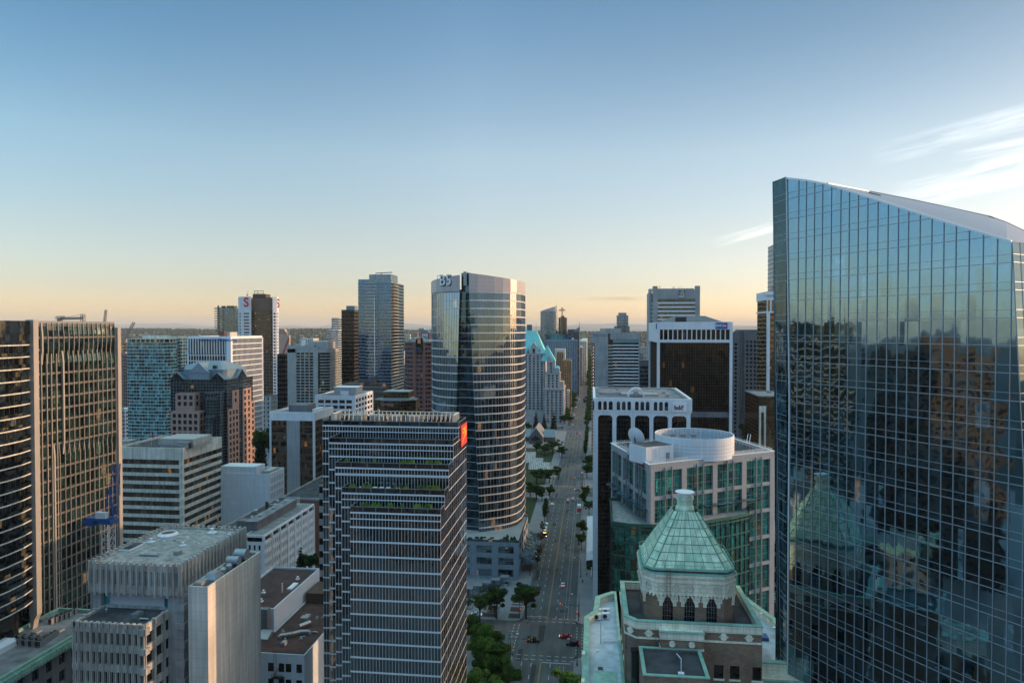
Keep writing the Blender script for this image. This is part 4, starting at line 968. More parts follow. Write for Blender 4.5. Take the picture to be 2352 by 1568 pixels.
 q = MB(); q.prism(offset(pp,-.4),Zr,Zr + .05); b.part('roof',q,M['roofdark']); q = MB(); q.ring(pp,offset(pp,-.4),Zr,Zr + .7); b.part('parapet',q,M['grey'])
 random.seed(5)
 for k in range(9):
  x,y = random.uniform(a.x + 2,c.x - 3),a.y + random.uniform(8,46); q = MB(); s = random.uniform(.6,1.4)
  if k % 2: q.box(x - s,x + s,y - s,y + s,Zr,Zr + s * 1.1)
  else: q.lathe((x,y,Zr),[(s * .5,0),(s * .5,s),(s * .7,s * 1.05),(s * .2,s * 1.5)],10)
  b.part('roof_vent',q,M['silver'])
 q = MB(); q.tube((c.x - 6,a.y + 30,Zr),(c.x - 6,a.y + 30,Zr + 4),.7,10); b.part('chimney',q,M['bronze'])
def build_grid_low():
 fp,Zr = left_fp(562.7,606,722,1229,250)
 (x0,y0),(x1,_),(_,y1),_ = fp
 b = B('office_building','long low white gridded building with small dark windows and black roof housing','office building',base_of(fp))
 wins = []
 punched(b,fp,(0,1),0,Zr - 2.6,3.55,1.55,.85,2.0,.7,M['white'],M['g_dark'],.45,'wall',wins,.8,top=.3)
 put_windows(b,wins)
 q = MB(); q.prism(offset(fp,-.7),Zr - 2.59,Zr - .9); b.part('attic_recess',q,M['g_dark'])
 q = MB(); q.prism(fp,Zr - .9,Zr)
 for i in (0,1):
  fr = edges(fp)[i]; n = max(1,round(fr.L / 6.2))
  for k in range(n + 1): fr.box(q,max(0,fr.L * k / n - .3),min(fr.L,fr.L * k / n + .3),Zr - 2.6,Zr - .9,-.69,-.01)
 b.part('attic_frame',q,M['white'])
 fr = edges(fp)[1]; q = MB(); n = max(1,round(fr.L / 6.2))
 for k in range(n + 1): fr.box(q,max(0,fr.L * k / n - .35),min(fr.L,fr.L * k / n + .35),0,Zr - .91,.001,.3)
 b.part('piers',q,M['white'])
 roof_cap(b,fp,Zr,M['roofgrey'],.0)
 q = MB(); xm = x1 - 5.2; q.box(xm - 4.4,xm,y0 + 5,y1 - 6,Zr,Zr + 3.2); q.box(xm - 8,xm - 4.3,y0 + 5.5,y0 + 9,Zr,Zr + 3.4); b.part('roof_housing',q,M['greydark'])
 q = MB(); q.box(xm - 4.6,xm + .2,y0 + 4.8,y1 - 5.8,Zr + 3.2,Zr + 3.5); b.part('housing_roof',q,M['roofgrey'])
 for k in range(3): q = MB(); q.lathe((xm - 2.3,y0 + 12 + k * 11,Zr + 3.5),[(.5,0),(.5,.5),(.7,.6),(.1,1.0)],10); b.part('roof_vent',q,M['silver'])
def vent(b,x,y,z,s=.5,mat=None):
 q = MB(); q.box(x - s,x + s,y - s,y + s,z,z + s * .5); q.lathe((x,y,z + s * .5),[(s * .45,0),(s * .45,s),(s * .75,s * 1.1),(s * .1,s * 1.6)],10); b.part('roof_vent',q,mat or M['white'])
def build_red_roofs():
 P = PZ(629,1399,195); x1,y0,Zr = P.x,P.y,P.z
 y1 = atX(733.7,1305,x1).y; x0 = -106
 pp = rect(x0,x1,y0,y1)
 b = B('low_building','brown-roofed building with plain white side wall beside the blank concrete wall','building',base_of(pp))
 q = MB(); q.prism(pp,0,Zr - .4); q.ring(pp,offset(pp,-.3),Zr - .4,Zr + .3); b.part('wall',q,M['tent'])
 q = MB(); q.prism(offset(pp,-.3),Zr - .39,Zr - .3); b.part('roof',q,M['roofred'])
 for x,y in ((-98,y0 + 3),(-96.5,y0 + 5.5),(-101,y0 + 9),(-99,y0 + 12),(-93.5,y0 + 24)): vent(b,x,y,Zr - .3,.55)
 q = MB(); q.tube((-93.5,y0 + 13,Zr - .3),(-93.5,y0 + 13,Zr + 2.6),.22,8); b.part('flue',q,M['cream'])
 q = MB(); q.box(-93,-91.5,y0 + 15,y0 + 20,Zr - .3,Zr + .2); b.part('skylight',q,M['white'])
 Z2 = 30.0; c = atZ(699.3,1504.8,Z2); xr,ya = c.x,c.y
 poly = [(-112,ya),(xr,ya),(xr,ya + 42),(x1 + .5,ya + 42),(x1 + .5,y0 - .8),(-112,y0 - .8)]
 b = B('low_building','white rendered building with dark brown roof, ducts and black fire escape','building',base_of(poly))
 wl = MB(); wl.prism(poly,0,Z2 - .3); wl.ring(poly,offset(poly,-.25),Z2 - .3,Z2 + .15); b.part('wall',wl,M['tent'])
 q = MB(); q.prism(offset(poly,-.25),Z2 - .29,Z2 - .2); b.part('roof',q,M['roofred']); clutter(b,rect(-86,-77,ya + 3,ya + 38),Z2 - .2,8)
 wins = []; fr = edges(poly)[0]
 for zz in (26.5,22.3,18.1,13.9,9.7):
  for u in (616,659,685,642):
   s = PZ(u,1520,PZ(u,1520,1).y and (ya) and 179.5).x + 112
   if 0 < s < fr.L - 1: wins.append((fr,s,zz,1.5,2.2,.0,M['g_dark']))
  for yy in (ya + 14,ya + 20,ya + 26,ya + 32): wins.append((edges(poly)[1],yy - ya,zz,1.3,2.1,.0,M['g_dark']))
 put_windows(b,wins)
 fs = MB(); s0 = PZ(634,1520,179.5).x + 112
 for zz in (24,19.8,15.6,11.4,7.2):
  fr.box(fs,s0 - 1.3,s0 + 1.8,zz,zz + .12,.05,1.3)
  for a in (s0 - 1.3,s0 + .2,s0 + 1.8): fs.tube(fr.pt(a,zz,1.25),fr.pt(a,zz + 1.1,1.25),.05,4)
  fs.tube(fr.pt(s0 - 1.3,zz + 1.1,1.25),fr.pt(s0 + 1.8,zz + 1.1,1.25),.05,4); fs.tube(fr.pt(s0 - 1.2,zz,.9),fr.pt(s0 + 1.4,zz + 4.2,.9),.09,4)
 fs.tube(fr.pt(s0 - 1,24,.4),fr.pt(s0 - 1,31.5,.4),.05,4); fs.tube(fr.pt(s0 - .4,24,.4),fr.pt(s0 - .4,31.5,.4),.05,4)
 b.part('fire_escape',fs,M['black'])
 z = Z2 - .2; q = MB(); pts = [(-86,ya + 9),(-83,ya + 10.5),(-81.5,ya + 12),(-79,ya + 12.5)]
 for a,c2 in zip(pts,pts[1:]): q.tube((*a,z + .9),(*c2,z + .9),.5,10)
 q.tube((-79,ya + 12.5,z + .9),(-79,ya + 12.5,z),.6,10); q.tube((-86,ya + 9,z + .9),(-86,ya + 9,z),.5,10); q.tube((-83,ya + 15,z + 1.1),(-81,ya + 18,z + 1.1),.55,10); b.part('air_duct',q,M['silver'])
 q = MB(); q.box(-84.5,-82.4,ya + 19,ya + 21,z,z + 1.7); b.part('roof_unit',q,M['silver'])
 for x,y in ((-84,ya + 8),(-80,ya + 9.5),(-87,ya + 13),(-81,ya + 23),(-79,ya + 26)): vent(b,x,y,z,.4,M['silver'])
 q = MB(); q.box(x1 - 2.5,x1 - .6,y0 - 2.7,y0 - .85,Z2 - .2,Zr + 1.0); b.part('chimney',q,M['greydark'])
 q = MB(); q.hexa(((x1 - 2,y0 - 6,z),(x1 + 1,y0 - 6,z),(x1 + 1,y0 - 3,z),(x1 - 2,y0 - 3,z),(x1 - 2,y0 - 6,z + .3),(x1 + 1,y0 - 6,z + .3),(x1 + 1,y0 - 3,z + 1.7),(x1 - 2,y0 - 3,z + 1.7))); b.part('stair_hatch',q,M['silver'])
 q = MB(); q.tube((-80.5,y0 + 14,z),(-80.5,y0 + 14,z + 4.2),.3,8); b.part('flue',q,M['cream'])
 b.part('rear_shed',(lambda m: (m.box(x1 + .8,xr - 1,y0 + 20,y0 + 30,Z2 - .2,Z2 + 3),m)[1])(MB()),M['bronze'])
 # striped grey block left of the terrace tower
 a = PZ(733,1110,232); c = PZ(760,1110,232); pp = rect(a.x,c.x,a.y,a.y + 20)
 b = B('office_building','narrow grey and black striped block behind the left edge of the terrace tower','office building',base_of(pp))
 banded(b,pp,0,a.z,4.4,2.2,M['grey'],M['g_black'],.05,1)
 roof_cap(b,pp,a.z,M['roofdark'],.5)
# ================================================================== CENTRE AND RIGHT BUILDINGS
def build_terraced():
 us = [1012.5,1021.6,1031,1041.5,1054]; vs = [1171,1117.5,1067.8,1018,970.5]; ul = [804.3,785,770,756,741.4]
 P = PZ(us[0],vs[0],151); X = P.x; ys = [P.y] + [atX(us[k],vs[k],X).y for k in range(1,5)]
 Zs = [atX(us[k],vs[k],X).z for k in range(5)]
 yb = atX(1071,960,X).y
 xl = [atY(ul[k],vs[k],ys[k]).x for k in range(5)]
 zg = Zs[4]; Zs = [zg - round((zg - q) / 1.635) * 1.635 for q in Zs]
 b = B('terraced_office_tower','dark glass tower with white grid, stepped planted terraces and red and yellow sign','office tower',((xl[0] + X) / 2,ys[0] + 8,0))
 fh = 3.27
 for k in range(5):
  y1 = yb if k == 4 else ys[k + 1] + .4
  Xk = X - .0
  fp = rect(xl[k],Xk,ys[k],y1); Z = Zs[k] - 1.1
  g = MB(); g.prism(fp,0,Z); st = b.part('stepped_block',g,M['g_cibc'])
  v,h = MB(),MB()
  E = edges(fp)
  for i in ((0,1) if k == 4 else (0,1)):
   fr = E[i]
   zlo = 0
   n = max(1,round(fr.L / (.74 if i == 0 else 2.6)))
   for j in range(n + 1):
    s = fr.L * j / n; w = .032 if i == 0 else .02
    fr.box(v,max(0,s - w),min(fr.L,s + w),zlo,Z,.002,.07 if i == 0 else .012)
   z = zg - 1.1
   while z > zlo:
    if z <= Z: fr.box(h,.001,fr.L - .001,z - (.36 if i == 0 else .14),z,.003,.12 if i == 0 else .02)
    z -= fh
   if i == 0: fr.box(h,.001,fr.L - .001,Z - .36,Z - .001,.0035,.13)
  # left return of every step
  fr = Fr((xl[k],y1),(xl[k],ys[k])); z = zg - 1.1
  while z > 0:
   if z <= Z: fr.box(h,.001,fr.L - .001,z - .36,z,.003,.12)
   z -= fh
  top = Z - .42
  E[0].box(h,.001,E[0].L - .001,top - 1.25,top - 1.05,.003,.2)
  b.part('white_mullions',v,M['frame'],parent=st); b.part('floor_bands',h,M['frame'],parent=st)
  # terrace
  t = MB(); t.prism(offset(fp,-.2),Z,Z + .08); b.part('terrace_floor',t,M['roofdark'],parent=st)
  rl = MB(); rl.ring(offset(fp,-.05),offset(fp,-.16),Z + .08,Z + 1.1); b.part('glass_parapet',rl,M['g_cibc'],parent=st)
  cp = MB(); cp.ring(offset(fp,.02),offset(fp,-.22),Z + 1.1,Z + 1.2)
  for j in range(8): q = E[0].L * j / 7; E[0].box(cp,max(0,q - .08),min(E[0].L,q + .08),Z,Z + 1.1,.01,.1)
  b.part('parapet_rail',cp,M['mullgrey'],parent=st)
  if k in (0,1,2):
   random.seed(20 + k)
   for j in range(15):
    x = random.uniform(xl[k] + 1.5,X - 2); q = MB(); s = random.uniform(.4,1.0); q.box(x - s,x + s,ys[k] + 1.5,ys[k] + 2.2,Z + .08,Z + .5)
    q.lathe((x,ys[k] + 1.85,Z + .5),[(s * .6,0),(s * .9,.5),(s * .3,1.2)],7); b.part('planter',q,M['leaf_f' if j % 3 else 'leaf_y'],parent=st)
  if k == 1:
   q = MB()
   for j in range(7):
    x = xl[k] + 4 + j * 1.6; q.lathe((x,ys[k] + 2.2,Z + .08),[(.05,0),(.05,.7),(.6,.72),(.6,.78)],10)
   b.part('terrace_tables',q,M['frame'],parent=st)
   q = MB(); q.box(X - 5,X - 1.8,ys[k] + 1.6,ys[k] + 2.8,Z + .08,Z + 1.4); b.part('hedge',q,M['leaf_y'],parent=st)
 # roof fins
 fp = rect(xl[4],X,ys[4],yb); Z = Zs[4]; q = MB()
 for i,fr in enumerate(edges(offset(fp,-1.6))):
  n = round(fr.L / 1.15)
  for j in range(n + 1): s = fr.L * j / n; fr.box(q,max(0,s - .06),min(fr.L,s + .06),Z - .5,Z + 1.5,-.5,0)
  fr.box(q,0.01,fr.L - .01,Z + 1.5,Z + 1.62,-.55,.02)
 b.part('roof_screen',q,M['cream'])
 q = MB()
 for k in range(4): x = xl[4] + 6 + 5 * k; q.box(x,x + 3.2,ys[4] + 4,ys[4] + 8,Z - 1,Z + .9)
 b.part('roof_plant',q,M['silver'])
 for k in range(3): q = MB(); x = xl[4] + 6 + 4 * k; q.tube((x,ys[4] + 2.5,Z - 1),(x,ys[4] + 2.5,Z + 2.8),.28,8); b.part('roof_post',q,M['beige'])
 # sign on the side wall
 ya,yc = atX(1056.5,990,X).y,atX(1069.3,990,X).y; z0,z1 = atX(1062,1022,X).z,atX(1062,974,X).z
 q = MB(); q.box(X + .05,X + .35,ya,yc,z0,z1); sg = b.part('sign',q,M['red'])
 q = MB(); n = 10
 for j in range(n):
  t0,t1 = j / n,(j + 1) / n; f = lambda t: z0 + (z1 - z0) * (.06 + .42 * t ** .6); yy = lambda t: ya + (yc - ya) * (.12 + .76 * t)
  w = .35; q.face([(X + .38,yy(t0),f(t0)),(X + .38,yy(t1),f(t1)),(X + .38,yy(t1),f(t1) + w * (1 + t1)),(X + .38,yy(t0),f(t0) + w * (1 + t0))])
 b.part('yellow_swoosh',q,M['yellow'],parent=sg)
 o = b.text('lettering','CIBC',M['yellow'],(X + .42,(ya + yc) / 2,z0 + (z1 - z0) * .70),R(90),1.9,.05,parent=None,bold=.05,sx=1.25)
def build_b5():
 LT = [(991.5,356),(994,348),(1003,341.5),(1020,336.8),(1040,334),(1057,332)]
 LB = [(991.5,356),(994,348),(1001,341.5),(1013,336.8),(1028,334),(1042,332)]
 RT = [(1076,330),(1095,331),(1115,332.5),(1135,334),(1155,336),(1172,338.5),(1186,342.5),(1197,349),(1204,358),(1206.5,371)]
 RB = [(1100,330),(1113,331),(1127,332.5),(1142,334),(1158,336),(1173,338.5),(1187,342.5),(1198,349),(1204.5,358),(1207,371)]
 def pl(u,z): p = PZ(u,755,z); return (p.x,p.y)
 ztop = PZ(1066,627,331).z; zbot = 1.0
 b = B('office_tower','curved blue-grey glass tower marked B5 with pink evening light on its top','office tower',(*pl(1100,350),0))
 def lerp(a,c,t): return (a[0] + (c[0] - a[0]) * t,a[1] + (c[1] - a[1]) * t)
 def ring_at(z):
  t = min(1,max(0,(ztop - z) / (ztop - 30.0)))
  return [pl(*lerp(a,c,t)) for a,c in zip(LT,LB)],[pl(*lerp(a,c,t)) for a,c in zip(RT,RB)]
 back = [pl(1204,392),pl(1000,392)]
 def face_strip(mb,pts0,z0,pts1,z1,d=0.0):
  for i in range(len(pts0) - 1):
   a,c = Vector(pts0[i]),Vector(pts0[i + 1]); e,f = Vector(pts1[i]),Vector(pts1[i + 1])
   mb.face([(a.x,a.y,z0),(c.x,c.y,z0),(f.x,f.y,z1),(e.x,e.y,z1)])
 def slab(mb,pts,z0,z1,d0,d1,cut=0.0,zt=None):
  # pts left to right, outward side = camera side; zt = optional top height per point
  k = len(pts); ns = []
  for i in range(k):
   a,c = Vector(pts[max(0,i - 1)]),Vector(pts[min(k - 1,i + 1)]); t = (c - a).normalized(); ns.append(Vector((t.y,-t.x)))
  for i in range(k - 1):
   a,c = Vector(pts[i]),Vector(pts[i + 1]); A0,A1 = a + ns[i] * d0,a + ns[i] * d1; C0,C1 = c + ns[i + 1] * d0,c + ns[i + 1] * d1
   za,zc = (z1,z1) if zt is None else (zt[i],zt[i + 1])
   mb.hexa(((A1.x,A1.y,z0),(C1.x,C1.y,z0),(C0.x,C0.y,z0),(A0.x,A0.y,z0),(A1.x,A1.y,za),(C1.x,C1.y,zc),(C0.x,C0.y,zc),(A0.x,A0.y,za)))
 zc = ztop - 9.2; fh = 3.95
 levels = []; z = zc
 while z > zbot + fh * .5: levels.append(z); z -= fh
 levels.append(zbot)
 for side in (0,1):
  g = MB(); prev = None
  for zz in levels:
   pts = ring_at(zz)[side]
   if prev: face_strip(g,pts,zz,prev[0],prev[1])
   prev = (pts,zz)
  b.part('curved_glass_wall',g,M['g_b5r' if side else 'g_b5'])
  h,v = MB(),MB()
  for n,zz in enumerate(levels):
   pts = ring_at(zz)[side]; slab(h,pts,zz - (.22 if side == 0 and n < 6 else .36),zz + (.0 if side == 0 and n < 6 else .28),.01,.12)
  b.part('floor_bands',h,M['b5band'])
  for n in range(len(levels) - 1):
   p0,p1 = ring_at(levels[n])[side],ring_at(levels[n + 1])[side]
   acc = 0
   for i in range(len(p0) - 1):
    a,c = Vector(p0[i]),Vector(p0[i + 1]); e,f = Vector(p1[i]),Vector(p1[i + 1]); t = (c - a).normalized(); nn = Vector((t.y,-t.x)) * .1; m = max(1,round((c - a).length / 1.6))
    for j in range(m):
     q = a.lerp(c,j / m); w = e.lerp(f,j / m); d = t * .05
     v.hexa(((w.x - d.x + nn.x,w.y - d.y + nn.y,levels[n + 1]),(w.x + d.x + nn.x,w.y + d.y + nn.y,levels[n + 1]),(w.x + d.x,w.y + d.y,levels[n + 1]),(w.x - d.x,w.y - d.y,levels[n + 1]),
       (q.x - d.x + nn.x,q.y - d.y + nn.y,levels[n]),(q.x + d.x + nn.x,q.y + d.y + nn.y,levels[n]),(q.x + d.x,q.y + d.y,levels[n]),(q.x - d.x,q.y - d.y,levels[n])))
  b.part('mullions',v,M['mull'])
 # crown
 L,Rr = ring_at(zc)
 zl = [PZ(u,v,d).z for (u,d),v in zip(LT,(648,645,641.5,637.5,634,631.5))]
 zr = [PZ(u,v,d).z for (u,d),v in zip(RT,(627.3,629.5,632,635,638,641,644,646.5,648.5,650))]
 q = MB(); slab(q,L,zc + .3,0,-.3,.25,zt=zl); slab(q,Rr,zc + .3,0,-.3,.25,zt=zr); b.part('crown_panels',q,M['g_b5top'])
 # central cleft with deeper glass
 g = MB(); prev = None; v = MB()
 for zz in levels:
  a,c = ring_at(zz)[0][-1],ring_at(zz)[1][0]; m = ((a[0] + c[0]) / 2,(a[1] + c[1]) / 2 + 3.2); pts = [a,(a[0] + .6,a[1] + 2.6),m,(c[0] - .6,c[1] + 2.6),c]
  if prev: face_strip(g,pts,zz,prev[0],prev[1])
  slab(v,pts,zz - .3,zz + .1,.01,.12)
  prev = (pts,zz)
 b.part('cleft_glass',g,M['g_notch']); b.part('cleft_bands',v,M['mull'])
 a,c = L[-1],Rr[0]; q = MB(); q.prism([(a[0] + .3,a[1] + 3),(c[0] - .3,c[1] + 3),(c[0] - .3,c[1] + 9),(a[0] + .3,a[1] + 9)],zc,ztop + .3); b.part('lift_core',q,M['g_notch'])
 q = MB(); q.box((a[0] + c[0]) / 2 - .8,(a[0] + c[0]) / 2 + .8,a[1] + 1,a[1] + 3,ztop - 6,ztop + .8); b.part('gondola_crane',q,M['silver'])
 # body behind (sides, back, roof)
 Lb,Rb = ring_at(zbot); outer = L + [(L[-1][0] + .5,L[-1][1] + 3.3),(Rr[0][0] - .5,Rr[0][1] + 3.3)] + Rr + back
 q = MB(); k = len(outer)
 for i in range(len(L) + 1 + len(Rr),k):
  j = (i + 1) % k; q.face([(*outer[i],zbot),(*outer[j],zbot),(*outer[j],zc),(*outer[i],zc)])
 b.part('rear_glass_wall',q,M['g_b5'])
 q = MB(); q.prism(offset(outer,-1.0),zc,zc + 1.5); q.prism([L[0],Rr[-1],back[0],back[1]],ztop - 8,ztop - 7.5); b.part('roof',q,M['roofgrey'])
 e = L[3],L[5]; fr = Fr(L[3],L[5]); p = fr.pt(fr.L * .15,PZ(1045,643.5,333).z,.7); b.text('lettering','B5',M['signwhite'],p,fr.rz,7.6,.5,bold=.04,sx=.85,spacing=1.1); b.text('lettering_shadow','B5',M['signblack'],fr.pt(fr.L * .15 + .45,p.z - .35,.38),fr.rz,7.6,.12,bold=.06,sx=.85,spacing=1.1)  # dark offset copy of the letters stands in for their shadow
 p0,p1 = PZ(1003,632,345),PZ(1025,632,342); zt = zl[1]
 q = MB(); q.tube((p0.x,p0.y + 2,zt - 2),(p0.x,p0.y + 2,p0.z),.14,5); q.tube((p0.x,p0.y + 2,p0.z),(p1.x,p0.y + 2,p0.z - .3),.14,5); q.tube((p0.x + 2.9,p0.y + 2,zt - 2),(p0.x + 2.9,p0.y + 2,p0.z - .1),.14,5); q.tube((p0.x + 2.9,p0.y + 2,p0.z - 1.8),(p1.x - .5,p0.y + 2,p0.z - .3),.1,5); b.part('roof_davit',q,M['steel'])
 # podium
 A = PZ(1071,1225,318); C = atY(1192,1240,A.y); Xr = atY(1192,1240,A.y).x; Z = atY(1180,1246,A.y).z; yb = atX(1203,1190,Xr).y + 22
 pod = rect(A.x - 8,Xr,A.y,yb)
 d = B('podium_building','blue-grey stone podium with roof terrace at the foot of the B5 tower','building',base_of(pod))
 wins = []
 punched(d,pod,(0,1),0,Z,5.4,9.2,7.2,3.4,1.2,M['podium'],M['g_b5'],.5,'wall',wins,1.0,top=1.0)
 put_windows(d,wins)
 q = MB(); q.prism(offset(pod,-.3),Z,Z + .06); d.part('terrace_floor',q,M['beige'])
 q = MB(); q.ring(offset(pod,-.05),offset(pod,-.2),Z + .06,Z + 1.1); d.part('glass_railing',q,M['g_b5'])
 random.seed(9)
 for k in range(14):
  x,y = random.uniform(A.x,Xr - 2),A.y + random.uniform(1.5,6); q = MB(); q.box(x - .9,x + .9,y - .5,y + .5,Z + .06,Z + random.choice((.5,.8))); d.part('terrace_furniture',q,M['black'])
 for k in range(7):
  x,y = random.uniform(A.x + 4,Xr - 1),A.y + random.uniform(1,8); q = MB(); q.lathe((x,y,Z),[(.5,0),(.7,.9),(.2,1.8)],7); d.part('terrace_shrub',q,M['leaf_b'])
 q = MB(); gx = Xr + .3; n = 9
 for k in range(n):
  y = A.y + 10 + k * 5; q.hexa(((gx,y,4.0),(gx + 6,y,4.3),(gx + 6,y + 4.6,4.3),(gx,y + 4.6,4.0),(gx,y,7.3),(gx + 6,y,4.5),(gx + 6,y + 4.6,4.5),(gx,y + 4.6,7.3)))
 d.part('glass_canopy',q,M['g_pale'])
def build_bdc():
 z = 290; P = PZ(1362,913.6,z); Y0 = P.y; X0 = P.x; X1 = atY(1590,913.6,Y0).x; Zt = P.z
 Y1 = atX(1553,887.6,X1).y; s = z * .2552 / 1568      # metres per reference pixel
 def X(p): return atY(1225 + .2552 * p,950,Y0).x
 def Z(p): return atY(1450,612.5 + .2552 * p,Y0).z
 b = B('office_building','white framed black glass office building with bdc sign and arched window bays','office building',((X0 + X1) / 2,(Y0 + Y1) / 2,0))
 w = M['white']; cr = rect(X0,X1,Y0,Y1); lo = rect(X0 + .5,X1 - .8,Y0 + .8,Y1 - .8)
 z1,z0 = Z(1205),Z(1300)
 q = MB(); q.prism(lo,0,z0); b.part('curtain_wall',q,M['g_black'])
 g = MB()
 for i in (0,1,3):
  fr = edges(lo)[i]; n = round(fr.L / 1.25)
  for k in range(n): fr.box(g,fr.L * k / n,fr.L * k / n + .07,0,z0,0.01,.07)
  zz = z0
  while zz > 0: fr.box(g,0,fr.L,zz - .1,zz,.011,.06); zz -= 1.9
 b.part('mullion_grid',g,M['mulldark'])
 # crown storey
 wl = MB(); fr = Fr((X0,Y0),(X1,Y0)); zt,zb = Z(1212),Z(1292)
 wl.prism(offset(cr,-1.1),z0,Zt - .5)
 wl.ring(cr,offset(cr,-1.1),zt,Zt); wl.ring(cr,offset(cr,-1.1),z0 - .2,zb)
 ops = [(582,614),(630,662),(678,714),(750,782),(797,831),(846,879),(915,949),(964,998),(1012,1046),(1084,1117),(1132,1166),(1181,1214)]
 prev = X0; wins = []
 for a,c in ops:
  fr.box(wl,prev - X0,X(a) - X0,zb,zt,-1.1,0); prev = X(c)
  gm = MB(); ww = X(c) - X(a); gm.box(X(a),X(c),Y0 + .85,Y0 + 1.0,zb,zt); b.part('window',gm,M['g_dark'])
  hh = (zt - zb)
  for sx,xx in ((1,X(a)),(-1,X(c))):                       # rounded heads
   wl.hexa(((xx,Y0 + .02,zt - .55),(xx,Y0 + .02,zt - .55),(xx,Y0 + 1.05,zt - .55),(xx,Y0 + 1.05,zt - .55),(xx,Y0 + .02,zt),(xx + sx * .45,Y0 + .02,zt),(xx + sx * .45,Y0 + 1.05,zt),(xx,Y0 + 1.05,zt)))
 fr.box(wl,prev - X0,fr.L,zb,zt,-1.1,0)
 for i in (1,3):
  f2 = edges(cr)[i]; n = 12
  for k in range(n + 1): f2.box(wl,max(1.1,f2.L * k / n - .8),min(f2.L,f2.L * k / n + .8),zb,zt,-1.1,0)
  gg = MB(); f2.box(gg,1,f2.L - 1,zb,zt,-1.0,-.8); b.part('side_windows',gg,M['g_dark'])
 edges(cr)[2].box(wl,1.1,fr.L,zb,zt,-1.1,0)
 b.part('crown_wall',wl,w)
 rb = MB()
 for p in (556,618,672,728,790,838,900,956,1006,1062,1122,1172,1232,1290,1345,1400,1418): rb.hexa(((X(p) - .2,Y0 + .7,z0 - .9),(X(p) + .2,Y0 + .7,z0 - .9),(X(p) + .2,Y0 + .8,z0 - .9),(X(p) - .2,Y0 + .8,z0 - .9),(X(p) - .2,Y0 - .3,z0 + 1),(X(p) + .2,Y0 - .3,z0 + 1),(X(p) + .2,Y0 + .8,z0 + 1),(X(p) - .2,Y0 + .8,z0 + 1)))
 for p in (556,1232,1400): rb.box(X(p) - .35,X(p) + .35,Y0 - .35,Y0 - .001,zb,zt + .6)
 b.part('brackets',rb,w)
 # columns + arched heads
 c = MB(); cols = [(545,582),(712,748),(879,915),(1046,1081),(1213,1248),(1380,1416)]; za = Z(1338)
 for a,d in cols: c.box(X(a),X(d),Y0 + .2,Y0 + 1.4,0,z0 - .2)
 for (a,d),(e,f) in zip(cols,cols[1:]):
  c.box(X(d),X(e),Y0 + .25,Y0 + 1.3,za,z0 - .2)
  for sx,xx in ((1,X(d)),(-1,X(e))):
   for (w0,h0),(w1,h1) in (((1.1,0),(.5,-.35)),((.5,-.35),(.12,-.9)),((.12,-.9),(0,-1.4))):
    c.hexa(((xx,Y0 + .26,za + h1),(xx + sx * w1,Y0 + .26,za + h1),(xx + sx * w1,Y0 + 1.3,za + h1),(xx,Y0 + 1.3,za + h1),(xx,Y0 + .26,za + h0),(xx + sx * w0,Y0 + .26,za + h0),(xx + sx * w0,Y0 + 1.3,za + h0),(xx,Y0 + 1.3,za + h0)))
 f3 = Fr((X0 + .5,Y1),(X0 + .5,Y0 + 1.4))
 for k in range(7): f3.box(c,max(0,f3.L * k / 6 - .9),min(f3.L,f3.L * k / 6 + .9),0,z0 - .2,0,.35)
 f3 = Fr((X1 - .8,Y0 + 1.4),(X1 - .8,Y1))
 for k in range(7): f3.box(c,max(0,f3.L * k / 6 - .9),min(f3.L,f3.L * k / 6 + .9),0,z0 - .2,0,.35)
 b.part('columns',c,w)
 q = MB(); q.box(X(1252),X(1384),Y0 - .25,Y0 - .02,Z(1298),Z(1216)); sg = b.part('sign',q,M['signwhite'])
 b.text('lettering','bdc',M['signblack'],(X(1306),Y0 - .32,Z(1262)),0,2.6,.08,bold=.08,sx=.95)
 q = MB(); cx,cz = X(1341),Z(1250)
 for k in range(3):
  t = R(60 * k + 30); dx,dz = math.cos(t) * .62,math.sin(t) * .62; nx,nz = -math.sin(t) * .13,math.cos(t) * .13
  q.face([(cx - dx - nx,Y0 - .3 - k * .004,cz - dz - nz),(cx + dx - nx,Y0 - .3 - k * .004,cz + dz - nz),(cx + dx + nx,Y0 - .3 - k * .004,cz + dz + nz),(cx - dx + nx,Y0 - .3 - k * .004,cz - dz + nz)])
 b.part('red_star',q,M['red'],parent=sg)
 q = MB(); q.prism(offset(cr,-1.1),Zt - .5,Zt - .35); b.part('roof',q,M['roofgrey'])
 q = MB(); q.ring(offset(cr,-2.6),offset(cr,-2.9),Zt - .35,Zt + .1); b.part('cleaning_rail',q,M['steel'])
 clutter(b,offset(cr,-5),Zt - .35,10)
 # barrel hood on the roof
 p = atZ(1225 + .2552 * 925,612.5 + .2552 * 1172,Zt - .35); q = MB(); r = 3.6; N_ = 18; cx,cy,cz = p.x,p.y,Zt - .35
 for k in range(N_):
  t0,t1 = math.pi * k / N_,math.pi * (k + 1) / N_
  def P_(t,rr,dy): return (cx + rr * math.cos(t),cy + dy,cz + rr * 1.15 * math.sin(t))
  q.hexa((P_(t0,r,0),P_(t1,r,0),P_(t1,r,3),P_(t0,r,3),P_(t0,r - .6,0),P_(t1,r - .6,0),P_(t1,r - .6,3),P_(t0,r - .6,3)))
 b.part('arched_hood',q,w)
 q = MB(); q.tube((cx,cy + .2,cz + 1.3),(cx,cy + 2.6,cz + 1.3),1.2,14); q.tube((cx - 2.2,cy + 1,cz + .8),(cx + 2.2,cy + 1,cz + .8),.5,8);
 for k in range(6): q.tube((cx - 2.4 + k,cy,cz),(cx - 1.9 + k * .8,cy + .2,cz + 2.4),.09,4)
 b.part('cooling_plant',q,M['silver'])
